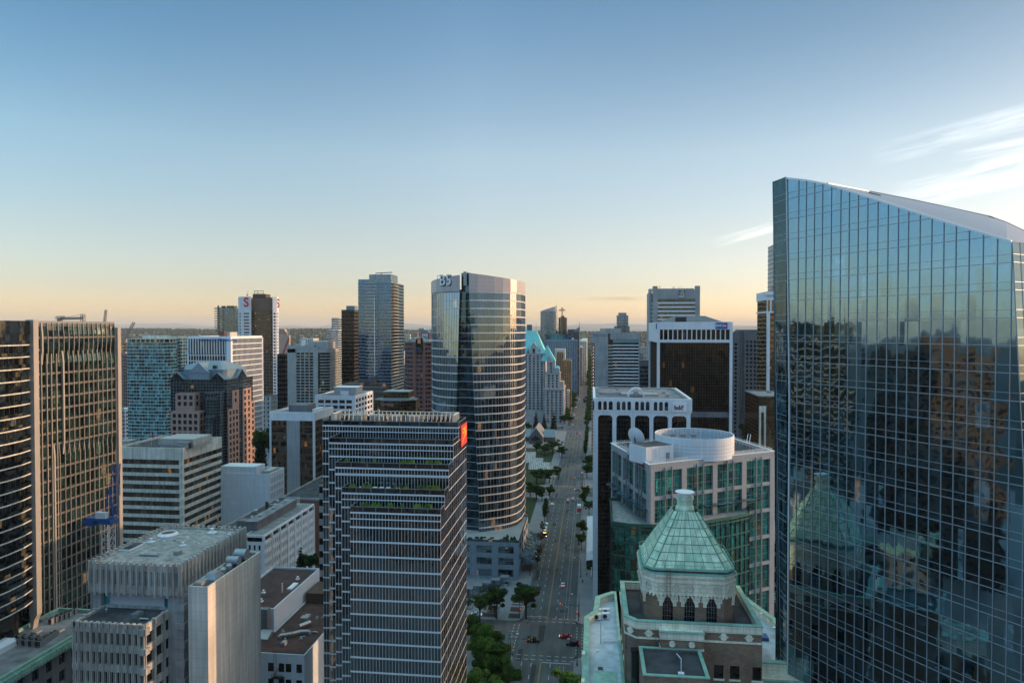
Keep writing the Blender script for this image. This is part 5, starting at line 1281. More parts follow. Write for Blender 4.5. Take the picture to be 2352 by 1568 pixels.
 q = MB(); q.box(cx - 6,cx + 10,cy + 4,cy + 14,Zt - .35,Zt + .5); q.box(cx - 14,cx - 4,cy + 6,cy + 6.6,Zt - .35,Zt + .6); q.box(cx - 16,cx - 6,cy + 11,cy + 11.6,Zt - .35,Zt + .6); q.box(cx - 15,cx - 9,cy + 9,cy + 10,Zt - .35,Zt + .7); b.part('roof_plant',q,M['silver'])
def build_bmo():
 z = 430
 fp,Zt = right_fp(1490,1509.6,1683,739.3,z)
 (X0,Y0),(X1,_),(_,Y1),_ = fp
 def X(p): return atY(1225 + .2552 * p,850,Y0).x
 def Z(p): return atY(1600,612.5 + .2552 * p,Y0).z
 b = B('office_tower','black glass tower in white frame with blue BMO sign and low hipped roof','office tower',base_of(fp))
 w = M['white']; core = offset(fp,-1.2)
 g = MB(); g.prism(core,0,Zt - 1); b.part('curtain_wall',g,M['g_black'])
 v = MB()
 for i in (0,3):
  fr = edges(core)[i]; n = round(fr.L / 1.5)
  for k in range(1,n): fr.box(v,fr.L * k / n - .05,fr.L * k / n + .05,0,Z(690),0.01,.1)
  zz = Z(690)
  while zz > 2: fr.box(v,0,fr.L,zz - .08,zz,.011,.08); zz -= 1.9
 b.part('mullion_grid',v,M['bronze'])
 q = MB(); fr = edges(core)[0]; fr.box(q,0.2,fr.L - .2,Z(1355),Z(1305),.12,.2); b.part('mechanical_band',q,M['greydark'])
 q = MB(); q.ring(fp,offset(fp,-1.2),Z(565),Zt); q.ring(fp,offset(fp,-1.2),Z(682),Z(656))
 for (x,y) in ((X0,Y0),(X1 - 1.7,Y0),(X0,Y1 - 1.7),(X1 - 1.7,Y1 - 1.7)): q.box(x - .02,x + 1.72,y - .02,y + 1.72,0,Z(565) - .001)
 n = 16; fr = edges(fp)[0]; a,c = X(1128) - X0,X(1770) - X0
 for k in range(1,n - 1 + 0): s = a + (c - a) * k / (n - 1.0); fr.box(q,s - .28,s + .28,Z(656),Z(565),-1.1,-.02); fr.box(q,s - .3,s + .3,Z(682) - .01 - 0,Z(660),.001,.35)
 fr.box(q,0.02,a,Z(656),Z(565),-1.1,-.021) ; fr.box(q,c,fr.L - .02,Z(656),Z(565),-1.1,-.021)
 b.part('white_frame',q,w)
 fr = edges(fp)[3]; q = MB(); fr.box(q,1.2,fr.L - 1.2,Z(656),Z(565),-1.1,-.02); b.part('side_panel',q,w)
 x0,x1 = X(1638),X(1743); q = MB(); q.box(x0,x1,Y0 - .5,Y0 - .05,Z(558),Z(503)); sg = b.part('sign',q,M['signblue'])
 b.text('lettering','BMO',M['signwhite'],(x0 + (x1 - x0) * .35,Y0 - .6,Z(531)),0,2.3,.08,bold=.04)
 q = MB(); cx,cz = x0 + (x1 - x0) * .80,Z(531); q.tube((cx,Y0 - .5,cz),(cx,Y0 - .6,cz),1.0,20); rd = b.part('red_roundel',q,M['red'],parent=sg)
 q = MB(); q.box(cx - .62,cx + .62,Y0 - .66,Y0 - .61,cz - .5,cz - .25)
 for k in (-1,0,1): q.box(cx + k * .42 - .14,cx + k * .42 + .14,Y0 - .66,Y0 - .61,cz - .24,cz + .4)
 b.part('white_emblem',q,M['signwhite'],parent=rd)
 fr = edges(fp)[3]; q = MB(); fr.box(q,fr.L - 5,fr.L - 1,Z(560),Z(508),.05,.4); b.part('sign',q,M['signblue'])
 xm0,xm1 = PZ(1554,725,z + 20).x,PZ(1621,725,z + 20).x; Zr = PZ(1590,725,z + 20).z
 rp = offset(fp,-3.5); top = [(xm0,(Y0 + Y1) / 2 - 4),(xm1,(Y0 + Y1) / 2 - 4),(xm1,(Y0 + Y1) / 2 + 4),(xm0,(Y0 + Y1) / 2 + 4)]
 q = MB(); q.prism(offset(fp,-1.2),Zt - .999,Zt - .6); b.part('roof',q,M['roofdark']); q = MB(); q.prism(rp,Zt - .59,Zr,poly2=top); b.part('hipped_roof',q,M['greydark'])
 q = MB(); q.box(X(1290),X(1390),Y0 + 7,Y0 + 9,Zt,Zt + 3.2); b.part('roof_louvre',q,M['black'])
def build_right_far():
 # RBC
 fp,Zt = right_fp(1489,1500,1608,657,620)
 (X0,Y0),(X1,_),(_,Y1),_ = fp
 def X(p): return atY(1225 + .2552 * p,700,Y0).x
 def Z(p): return atY(1550,612.5 + .2552 * p,Y0).z
 b = B('bank_tower','grey concrete tower with blue and gold RBC sign, behind the white framed black tower','office tower',base_of(fp))
 g = MB(); g.prism(offset(fp,-1.0),0,Z(210)); b.part('glass_core',g,M['g_office'])
 q = MB(); q.box(X0,X(1118),Y0,Y0 + 5,0,Zt); q.box(X(1458),X1,Y0,Y0 + 5,0,Zt); q.box(X0,X0 + 4,Y1 - 10,Y1,0,Zt); q.box(X0 - 2.0,X0 - .01,Y0 + 14,Y1 - 9,0,Zt - 5); q.box(X(1118),X(1458),Y0 + .1,Y0 + 4,Z(290),Z(206)); q.box(X(1118),X(1458),Y0 + 7,Y0 + 10,Z(206),Z(192)); q.prism(offset(fp,-1.5),Z(206) - .5,Z(206)); b.part('concrete_piers',q,M['grey'])
 q = MB(); zz = Z(318)
 while zz > 4: q.box(X(1118),X(1458),Y0 + .3,Y0 + 2,zz - 1.5,zz); q.box(X0 + .2,X0 + 1.4,Y0 + 5.01,Y1 - 10.01,zz - 1.5,zz); zz -= 3.72
 b.part('spandrels',q,M['white'])
 x0,x1 = X(1308),X(1365); q = MB(); q.box(x0,x1,Y0 - .6,Y0 + .1,Z(283),Z(213)); sg = b.part('sign',q,M['signblue'])
 b.text('lettering','RBC',M['signwhite'],((x0 + x1) / 2,Y0 - .7,Z(270)),0,2.9,.1,bold=.06)
 q = MB(); cx,cz = (x0 + x1) / 2,Z(240);
 q.lathe((0,0,0),[(.01,0),(.01,.01)],3)
 for (dx,dz,r) in ((-.2,.8,1.0),(.9,.1,1.2),(-.9,-1.0,.8),(.5,1.9,.8),(1.4,-1.2,.7)): q.tube((cx + dx,Y0 - .61,cz + dz),(cx + dx,Y0 - .8,cz + dz),r,9)
 q.hexa(((cx - 2.4,Y0 - .8,cz + .6),(cx - .4,Y0 - .8,cz - 2.2),(cx - .4,Y0 - .6,cz - 2.2),(cx - 2.4,Y0 - .6,cz + .6),(cx - 2.4,Y0 - .8,cz + 1.2),(cx - .1,Y0 - .8,cz - 1.6),(cx - .1,Y0 - .6,cz - 1.6),(cx - 2.4,Y0 - .6,cz + 1.2)))
 b.part('gold_emblem',q,M['yellow'],parent=sg)
 q = MB(); random.seed(2)
 for k in range(12): x = random.uniform(X(1130),X(1450)); q.tube((x,Y0 + 9,Z(206)),(x,Y0 + 9,Z(random.uniform(165,190))),.18,4)
 b.part('antenna',q,M['steel'])
 # big concrete hotel at the street
 z = 600; A = PZ(1358.2,763.6,z); C = atY(1469.2,763.6,A.y); fp = rect(A.x,C.x,A.y,A.y + 30); Zt = A.z; Y0 = A.y; X0,X1 = A.x,C.x
 b = B('hotel_tower','weathered concrete hotel tower with striped balconies and small lamps down its street side','hotel',base_of(fp))
 def X(p): return atY(1225 + .2552 * p,850,Y0).x
 def Z(p): return atY(1400,612.5 + .2552 * p,Y0).z
 q = MB(); q.box(X(552),X(672),Y0,Y0 + 8,0,Zt); q.box(X(690),X1,Y0 + .4,Y0 + 3,Z(655),Zt - .2); q.box(X0,X(552) - .0,Y0 + 1,Y0 + 30,Z(690),Zt - .3); q.box(X1 - .7,X1,Y0,Y0 + 30,0,Z(656)); b.part('concrete_wall',q,M['grey'])
 g = MB(); g.box(X0 + .6,X1 - .8,Y0 + 1.8,Y0 + 29,0,Zt - 1); b.part('glass_core',g,M['g_dark'])
 q = MB(); q.box(X(715),X(952),Y0 + .2,Y0 + .39,Z(683),Z(657)); b.part('green_louvre',q,plain('pale_green_glass',(.16,.28,.26),.3))
 q = MB(); zz = Z(700)
 me = MB(); w_ = X1 - .71 - X(716); me.box(0,w_,0,1.7,0,1.05); ms = me.mesh('balcony_parapet',M['white']); me = MB(); me.box(0,X(716) - X(672) - .05,0,1.7,0,1.35); ms2 = me.mesh('balcony',M['beige'])
 me = MB(); me.box(0,X(552) - X0 - .3,0,6,0,1.1); ms3 = me.mesh('balcony',M['beige']); lm = MB(); lm.box(0,.6,0,.3,0,.5); lmm = lm.mesh('lamp',plain('warm_lamp',(1,.6,.25),.5,0,1.3,(1,.5,.18)))
 n = 0
 while zz > 3:
  b.inst('balcony_parapet',ms,(X(716),Y0,zz - 1.05)); b.inst('balcony',ms2,(X(672) + .02,Y0 - .6,zz - 1.5)); o = b.inst('balcony',ms3,(X0 + .2,Y0 + 1.2,zz - 1.1))
  b.inst('lamp',lmm,(X0 + (X(552) - X0) * .5,Y0 + .8,zz - 2.6)); zz -= 2.9
 q = MB()
 for k in range(14): x = X(716) + (X1 - X(716)) * k / 14; q.box(x,x + .25,Y0 + 1.71,Y0 + 1.8,0,Z(690))
 b.part('window_mullions',q,M['bronze'])
 q = MB(); a,c = PZ(1390,754,z + 8),PZ(1426,754,z + 8); q.box(a.x,c.x,a.y,a.y + 10,Zt - 1,a.z); q.box(X(600),X(655),Y0 + 5,Y0 + 12,Zt - 1,Z(555)); b.part('penthouse',q,M['beige'])
 q = MB(); q.prism(offset(fp,-.8),Zt - 1,Zt - .6); b.part('roof',q,M['roofgrey'])
 f = stone('faint_lettering',(.20,.20,.20),.9,.05,.2,.1); b.text('lettering','Sheraton',f,(X(612),Y0 - .05,Z(618)),0,3.4,.1)
 # glass slab between the hotel and the black tower
 fp,Zt = right_fp(1462,1463,1492,780,640);
 b = B('office_building','grey-blue office block glimpsed between the concrete hotel and the white framed tower','office building',base_of(fp))
 banded(b,fp,0,atY(1475,827,fp[0][1]).z,3.8,1.0,M['mullgrey'],M['g_blue'],.1,5.5)
 # dark grid concrete tower right of the framed tower
 z = 550; A = PZ(1683,757,z); C = atY(1762,757,A.y); Zt = PZ(1720,757,z).z; Y0 = A.y
 b = B('office_tower','dark grey concrete grid tower with small square windows','office tower',(A.x + 20,Y0 + 15,0)); wins = []
 xa,xb = atY(1698,757,Y0).x,atY(1710,757,Y0).x
 punched(b,rect(xb,C.x + 8,Y0,Y0 + 35),(0,3),0,Zt,3.35,2.95,1.9,2.1,.6,M['greydark'],M['g_dark'],.6,'wall',wins,.8,top=8)
 punched(b,rect(A.x - 6,xa,Y0 + 1,Y0 + 30),(0,),0,Zt - 2,3.35,2.95,1.9,2.1,.6,M['greydark'],M['g_dark'],.6,'wall',wins,.8,top=8)
 put_windows(b,wins)
 q = MB(); q.box(xa + .01,xb - .01,Y0 + 2,Y0 + 20,0,Zt - 1)
 for k in range(3): x = xa + (xb - xa) * (k + .2) / 3; q.box(x,x + .8,Y0 + 1,Y0 + 2.01,0,Zt - 1.5)
 b.part('pilasters',q,M['greydark'])
 # white-topped brown tower
 z = 455; A = PZ(1762,669,z); Y0 = A.y; fp = rect(A.x,A.x + 34,Y0,Y0 + 30); Zt = A.z
 def Z(p): return atY(1775,612.5 + .2552 * p,Y0).z
 b = B('office_tower','brown glass tower with white vertically slotted top behind the edge of the big glass tower','office tower',base_of(fp))
 g = MB(); g.prism(offset(fp,-.6),0,Zt - 1); b.part('curtain_wall',g,M['g_copper'])
 q = MB(); q.ring(fp,offset(fp,-.8),Z(300),Zt); q.ring(fp,offset(fp,-.8),Z(415),Z(400)); q.prism(offset(fp,-.7),Zt - .99,Zt - .5); fr = edges(fp)[0]
 n = 14
 for k in range(n + 1): fr.box(q,max(0,fr.L * k / n - .45),min(fr.L,fr.L * k / n + .45),Z(400),Z(300),-.79,-.01)
 q.box(fp[0][0],fp[0][0] + 2,Y0,Y0 + 1,0,Z(415)); b.part('white_crown',q,M['white'])
 h = MB(); zz = Z(420)
 while zz > 3: edges(offset(fp,-.6))[0].box(h,1.5,fr.L - 1,zz - 1.3,zz,.01,.2); zz -= 3.8
 b.part('spandrels',h,M['bronze'])
 b.text('lettering','CANADIAN PACIFIC',M['greydark'],(A.x + 8,Y0 - .1,Z(262)),0,2.3,.1)
 # bronze mirror block at its foot
 z = 330; A = PZ(1742.5,911,z); Y0 = A.y; fp = rect(A.x,A.x + 26,Y0,Y0 + 30)
 b = B('office_building','bronze mirrored glass block beside the lower edge of the big glass tower','office building',base_of(fp))
 curtain(b,fp,0,A.z,1.9,2.0,M['g_copper'],M['bronze'],vw=.1,vd=.05,hh=.12,hd=.04,sides=(0,3))
 roof_cap(b,fp,A.z,M['roofgrey'],.5)
 q = MB(); x0 = A.x + .2; x1 = atY(1759,950,Y0).x; zt = atY(1750,932,Y0).z; q.box(x0,x0 + .9,Y0 - .5,Y0 - .02,0,zt); q.box(x1 - .9,x1,Y0 - .5,Y0 - .02,0,zt); q.box(x0 + .9,x1 - .9,Y0 - .5,Y0 - .02,zt - 3,zt); b.part('stone_portal',q,M['cream'])
 # slim dark grid building showing at left edge of glass tower (far)
 p0 = PZ(1781,560,480); b = B('apartment_tower','slim pale green tower peeking past the top left edge of the big glass tower','apartment tower',(p0.x + 8,p0.y,0))
 fp = rect(p0.x,p0.x + 20,p0.y,p0.y + 20); banded(b,fp,0,p0.z,3.2,1,M['metalroof'],M['g_pale'],.1,1)
 # parking garage with sign
 z = 262; A = PZ(1770,1240,z); Y0 = A.y
 b = B('parking_garage','low grey parking garage with green sign between the emerald building and the glass tower','parking garage',(A.x + 8,Y0 + 5,0))
 zt = A.z; fp = rect(A.x,A.x + 22,Y0,Y0 + 28); q = MB()
 for k in range(4): q.prism(fp,max(0,zt - 6 - k * 6),max(.4,zt - 5 - k * 6))
 q.prism(fp,zt - 1.2,zt); b.part('decks',q,M['grey']); q = MB(); fr = edges(fp)[0]
 for k in range(9): fr.box(q,fr.L * k / 9,fr.L * k / 9 + .7,0,zt - 1.2,-.01,.3)
 b.part('columns',q,M['white']); q = MB(); q.prism(offset(fp,-2),0,zt - 1.3); b.part('interior_shade',q,M['black'])  # black block put between the decks in place of their shade
 s0 = PZ(1774.5,1370,z - 6); s1 = PZ(1800,1358,z - 6); zb = PZ(1785,1378,z - 6).z; sn = B('parking_sign','green sign reading PUBLIC PARKING with white P emblem','sign',(s0.x + 2,s0.y,0))
 q = MB(); q.box(s0.x,s1.x,s0.y - .2,s0.y,zb,zb + 3.6); sn.part('panel',q,M['signgreen']); q = MB(); q.tube((s0.x + .5,s0.y + .1,0),(s0.x + .5,s0.y + .1,zb),.15,6); q.tube((s1.x - .5,s0.y + .1,0),(s1.x - .5,s0.y + .1,zb),.15,6); sn.part('post',q,M['steel'])
 sn.text('lettering','PUBLIC',M['signwhite'],((s0.x * .35 + s1.x * .65),s0.y - .25,zb + 2.5),0,1.3,.05); sn.text('lettering','PARKING',M['signwhite'],((s0.x * .35 + s1.x * .65),s0.y - .25,zb + 1.3),0,.9,.05)
 q = MB(); q.tube((s0.x + 1,s0.y - .2,zb + 1.0),(s0.x + 1,s0.y - .26,zb + 1.0),.65,16); rd = sn.part('roundel',q,M['signwhite']); sn.text('lettering','P',M['signgreen'],(s0.x + 1,s0.y - .3,zb + 1.0),0,1.1,.05,bold=.03)
def build_canada():
 A = PZ(1490.3,1067,215); Zr = A.z
 f = lambda u,v,Z=Zr: (lambda p: (p.x,p.y))(atZ(u,v,Z))
 a,bb,c,d = (A.x,A.y),f(1780.4,1036),f(1684,1006),f(1402.3,1017.3)
 poly = [a,bb,c,d]
 b = B('government_building','emerald glass building in taupe stone grid with white rooftop drum and satellite dish','office building',base_of(poly))
 core = MB(); core.prism(offset(poly,-.7),0,Zr - 2); b.part('glass_core',core,M['g_green'])
 w = MB(); gb = MB(); zs = [(Zr - 2.4,8.0),(Zr - 11.6,8.0),(Zr - 20.8,8.0),(Zr - 30,8.0),(Zr - 39.2,8.0),(Zr - 48.4,8.0),(Zr - 57.6,8.0)]
 for i in (0,3,1):
  fr = edges(poly)[i]; n = 4 if i == 0 else 3; mg = 1.3; bw = (fr.L - 2 * mg) / n; ww = bw - 2.0
  fr.box(w,.7 if i != 1 else .7,fr.L,Zr - 2.4,Zr,-.7,0)
  for k in range(n + 1):
   s = mg + bw * k; fr.box(w,max(.7,s - 1.0 - (1.2 if k == 0 else 0)),min(fr.L,s + 1.0 + (1.2 if k == n else 0)),0,Zr - 2.4,-.7,0)
  for (zt,h) in zs:
   for k in range(n):
    s0,s1 = mg + bw * k + 1.0,mg + bw * (k + 1) - 1.0
    fr.box(w,s0,s1,max(0,zt - h - 1.2),zt - h,-.7,-.05)
    if zt - h < 0: continue
    m = 4
    for j in range(m + 1): fr.box(gb,s0 + (s1 - s0) * j / m - .05,s0 + (s1 - s0) * j / m + .05,zt - h,zt,-.69,-.55)
    for hh in (2.6,5.4): fr.box(gb,s0,s1,zt - hh - .08,zt - hh,-.69,-.56)
    for e in (.38,.62): fr.box(gb,s0 + (s1 - s0) * e - .12,s0 + (s1 - s0) * e + .12,zt - h - 1,zt + 1.0,.01,.35)
 b.part('stone_grid',w,M['pinkgrey']); b.part('glazing_bars',gb,M['mull'])
 q = MB(); q.prism(offset(poly,-.7),Zr - 1.5,Zr - .9); b.part('roof',q,M['roofdark'])
 q = MB(); railing(q,offset(poly,-.8),Zr - .0,1.0,.05,2.2,True,3); railing(q,offset(poly,-3.0),Zr - .9,1.6,.05,2.2,True,2); b.part('roof_railing',q,M['frame'])
 q = MB(); q.ring(offset(poly,.12),offset(poly,-.7),Zr,Zr + .15); b.part('roof_coping',q,M['frame'])
 # rotunda
 cz = 238; C = PZ(1594,1000,cz); r = 13.4; zb = Zr - .9; zt = 79.6
 q = MB(); n = 72; wall = [(C.x + r * math.cos(2 * math.pi * k / n),C.y + r * math.sin(2 * math.pi * k / n)) for k in range(n)]; inn = [(C.x + (r - .35) * math.cos(2 * math.pi * k / n),C.y + (r - .35) * math.sin(2 * math.pi * k / n)) for k in range(n)]
 q.ring(wall,inn,zb,zt); dr = b.part('roof_drum',q,M['white']); smooth_off = 0
 q = MB()
 for zz in (zb + 1.2,zb + 2.4,zb + 3.6,zb + 4.8): q.ring([(C.x + (r + .02) * math.cos(2 * math.pi * k / n),C.y + (r + .02) * math.sin(2 * math.pi * k / n)) for k in range(n)],wall,zz,zz + .06)
 b.part('drum_joints',q,M['mullgrey'],parent=dr)
 q = MB(); q.lathe((C.x,C.y,zb),[(r - .4,0),(r - .4,3.0),(0.1,3.01)],40); b.part('drum_deck',q,M['metalroof'],parent=dr)
 q = MB()
 for k in range(48):
  t = 2 * math.pi * k / 48; x,y = C.x + (r - .7) * math.cos(t),C.y + (r - .7) * math.sin(t); q.tube((x,y,zb + 3),(x,y,zt - .1),.07,4)
 for rr,zz in ((r - .7,zt - .3),(r - .7,zt - 1.3),(r - .7,zt - 2.2)):
  pp = [(C.x + rr * math.cos(2 * math.pi * k / 48),C.y + rr * math.sin(2 * math.pi * k / 48),zz) for k in range(48)]
  for k in range(48): q.tube(pp[k],pp[(k + 1) % 48],.07,4)
 b.part('drum_inner_frame',q,M['mull'],parent=dr)
 q = MB()
 for k in range(3):
  x = C.x - 8 + k * 3.6; y = C.y - 5; q.box(x - 1,x + 1,y - 1,y + 2.5,zb + 3,zb + 5.2); q.tube((x - 1.3,y - 1.4,zb + 3),(x,y,zt + .7),.12,5); q.tube((x + 1.3,y - 1.4,zb + 3),(x,y,zt + .7),.12,5); q.box(x - .9,x + .9,y - .3,y + 1.6,zt - .5,zt + .4)
 for k in range(5): q.tube((C.x - 3 + k * 3,C.y - 6,zb + 3.6),(C.x + k * 2.6,C.y + 8,zb + 4.5),.15,5)
 b.part('drum_machinery',q,M['steel'],parent=dr)
 # stair box at the left of the drum
 l,rr_ = atZ(1486,1060,zb),atZ(1569,1054,zb); y0 = C.y - r * .93
 e = (Vector((bb[0] - a[0],bb[1] - a[1]))).normalized(); n2 = Vector((-e.y,e.x))
 o = Vector((a[0],a[1])) + e * 1.6 + n2 * 3.6
 pb = [tuple(o),tuple(o + e * 11.0),tuple(o + e * 11.0 + n2 * 9),tuple(o + n2 * 9)]
 q = MB(); q.prism(pb,zb,zt - 1.6); sb = b.part('stair_housing',q,M['white']); q = MB(); q.prism(offset(pb,-.3),zt - 1.6,zt - 1.5); b.part('housing_roof',q,M['roofdark'],parent=sb)
 fr = Fr(pb[0],pb[1]); q = MB(); fr.box(q,8.0,9.4,zb + .8,zb + 3.4,0.01,.12); b.part('door',q,M['metalroof'],parent=sb); q = MB(); fr.box(q,7.6,10.6,zb + .6,zb + .8,.13,1.5); railing(q,[tuple(fr.pt(7.6,0,1.5)[:2]),tuple(fr.pt(10.6,0,1.5)[:2])],zb + .8,1.0,.04,.5); b.part('landing',q,M['steel'],parent=sb)
 # satellite dishes
 def dish(u,v,z,r,tilt,az,hgt,label):
  p = PZ(u,v,z); s = B('satellite_dish',label,'satellite dish',(p.x,p.y,zb)); m = MB(); K = 20; rot = Matrix.Rotation(az,3,'Z') @ Matrix.Rotation(tilt,3,'X')
  prof = [(r * t,r * .28 * t * t) for t in (0.02,.25,.5,.75,1.0)]; base = len(m.v)
  for side in (0,1):
   for rr2,h2 in prof:
    for k in range(K):
     t = 2 * math.pi * k / K; q_ = rot @ Vector((rr2 * math.cos(t),rr2 * math.sin(t),h2 - side * .08)); m.v.append(tuple(Vector((p.x,p.y,p.z)) + q_))
   for i in range(len(prof) - 1):
    for k in range(K):
     b0 = base + side * K * len(prof) + i * K; j = (k + 1) % K; fce = (b0 + k,b0 + j,b0 + K + j,b0 + K + k); m.f.append(fce if side == 0 else fce[::-1]); m.m.append(0)
  s.part('reflector',m,M['white']); m = MB(); bk = Vector((p.x,p.y,p.z)) + rot @ Vector((0,0,-.1)); m.tube(bk,(p.x + .4,p.y + .8,zb + hgt),.22,8); m.tube((p.x + .4,p.y + .8,zb),(p.x + .4,p.y + .8,zb + hgt),.3,8); s.part('mount',m,M['craneblue'])
  m = MB(); fc = Vector((p.x,p.y,p.z)) + rot @ Vector((0,0,r * .9))
  for k in range(3): t = 2 * math.pi * k / 3; m.tube(Vector((p.x,p.y,p.z)) + rot @ Vector((r * .9 * math.cos(t),r * .9 * math.sin(t),r * .25)),fc,.05,4)
  m.lathe(tuple(fc - Vector((0,0,.2))),[(.15,0),(.15,.4)],8); s.part('feed_arm',m,M['white'])
 dish(1458,1004,238,3.4,R(-72),R(-150 + 180 - 70),3.0,'large white satellite dish on the emerald building roof corner'); dish(1488,1046,224,1.6,R(-60),R(-60),1.0,'small satellite dish in front of the white stair housing')
 q = MB(); p = PZ(1460,1040,232); q.box(p.x - 3,p.x + 3,p.y - 2,p.y + 3,zb,zb + 1.4); railing(q,[(p.x - 3,p.y - 2),(p.x + 3,p.y - 2),(p.x + 3,p.y + 3)],zb + 1.4,1.1,.05,1); b.part('dish_platform',q,M['metalroof'])
 fr = Fr(d,a); b.text('lettering','Canada',M['signblack'],fr.pt(fr.L * .80,Zr - 1.35,.12),fr.rz,2.3,.1,sx=1.4)
 q = MB(); fr.box(q,fr.L * .80 + 3.6,fr.L * .80 + 4.1,Zr - 1.0,Zr - .3,.08,.14); fr.box(q,fr.L * .80 + 4.2,fr.L * .80 + 4.7,Zr - 1.0,Zr - .3,.08,.14); b.part('red_flag_mark',q,M['red'])
 q = MB(); k0 = Vector((c[0],c[1])) + Vector((2.5,-5)); q.tube((k0.x,k0.y - 6,zb),(k0.x + 2,k0.y,zb + 3.4),.1,4); q.tube((k0.x + 1,k0.y - 6,zb),(k0.x + 3,k0.y,zb + 3.4),.1,4); b.part('roof_ladder',q,M['frame'])
 # curved podium
 Zp = 54.3; pf = [f(u,v,Zp) for u,v in ((1404.7,1203),(1447,1209),(1497,1211),(1560,1208),(1620,1202),(1680,1192),(1722,1183))]
 pp = pf + [f(1722,1160,Zp),f(1500,1150,Zp),f(1400.8,1148.7,Zp)]
 pc = MB(); pc.prism(offset(pp,-.3),0,Zp); pd = b.part('curved_podium',pc,M['g_green'])
 h = MB(); v = MB()
 for i in list(range(6)) + [9,6]:
  fr = edges(pp)[i]
  for k in range(13):
   zz = Zp - .6 - 4.4 * k
   if zz > 0: fr.box(h,0.01,fr.L - .01,zz - .5,zz,-.29,-.0)
  n = max(1,round(fr.L / 2.2))
  for k in range(n): fr.box(v,fr.L * k / n,fr.L * k / n + .12,0,Zp,-.29,.03)
 b.part('floor_bands',h,M['copper'] if False else M['pod_green'],parent=pd); b.part('glazing_bars',v,M['mulldark'],parent=pd)
 q = MB(); q.prism(offset(pp,-.6),Zp,Zp + .05); b.part('podium_terrace',q,M['gravel'],parent=pd)
 q = MB(); q.ring(offset(pp,.1),offset(pp,-.3),Zp,Zp + .25); q.ring(offset(pp,.0),offset(pp,-.12),Zp + .25,Zp + 1.0); b.part('terrace_edge',q,M['pod_green'],parent=pd)
 fr = edges(poly)[0]; q = MB()
 for k in (1.6,2.55): fr.box(q,fr.L * .25 * k,fr.L * .25 * (k + .9),Zp + 3.7,Zp + 3.9,.0,2.2)
 fr2 = edges(poly)[3]; fr2.box(q,2,fr2.L - 1,Zp + 4.2,Zp + 4.4,0,2.6); b.part('sun_shade',q,M['g_pale'])
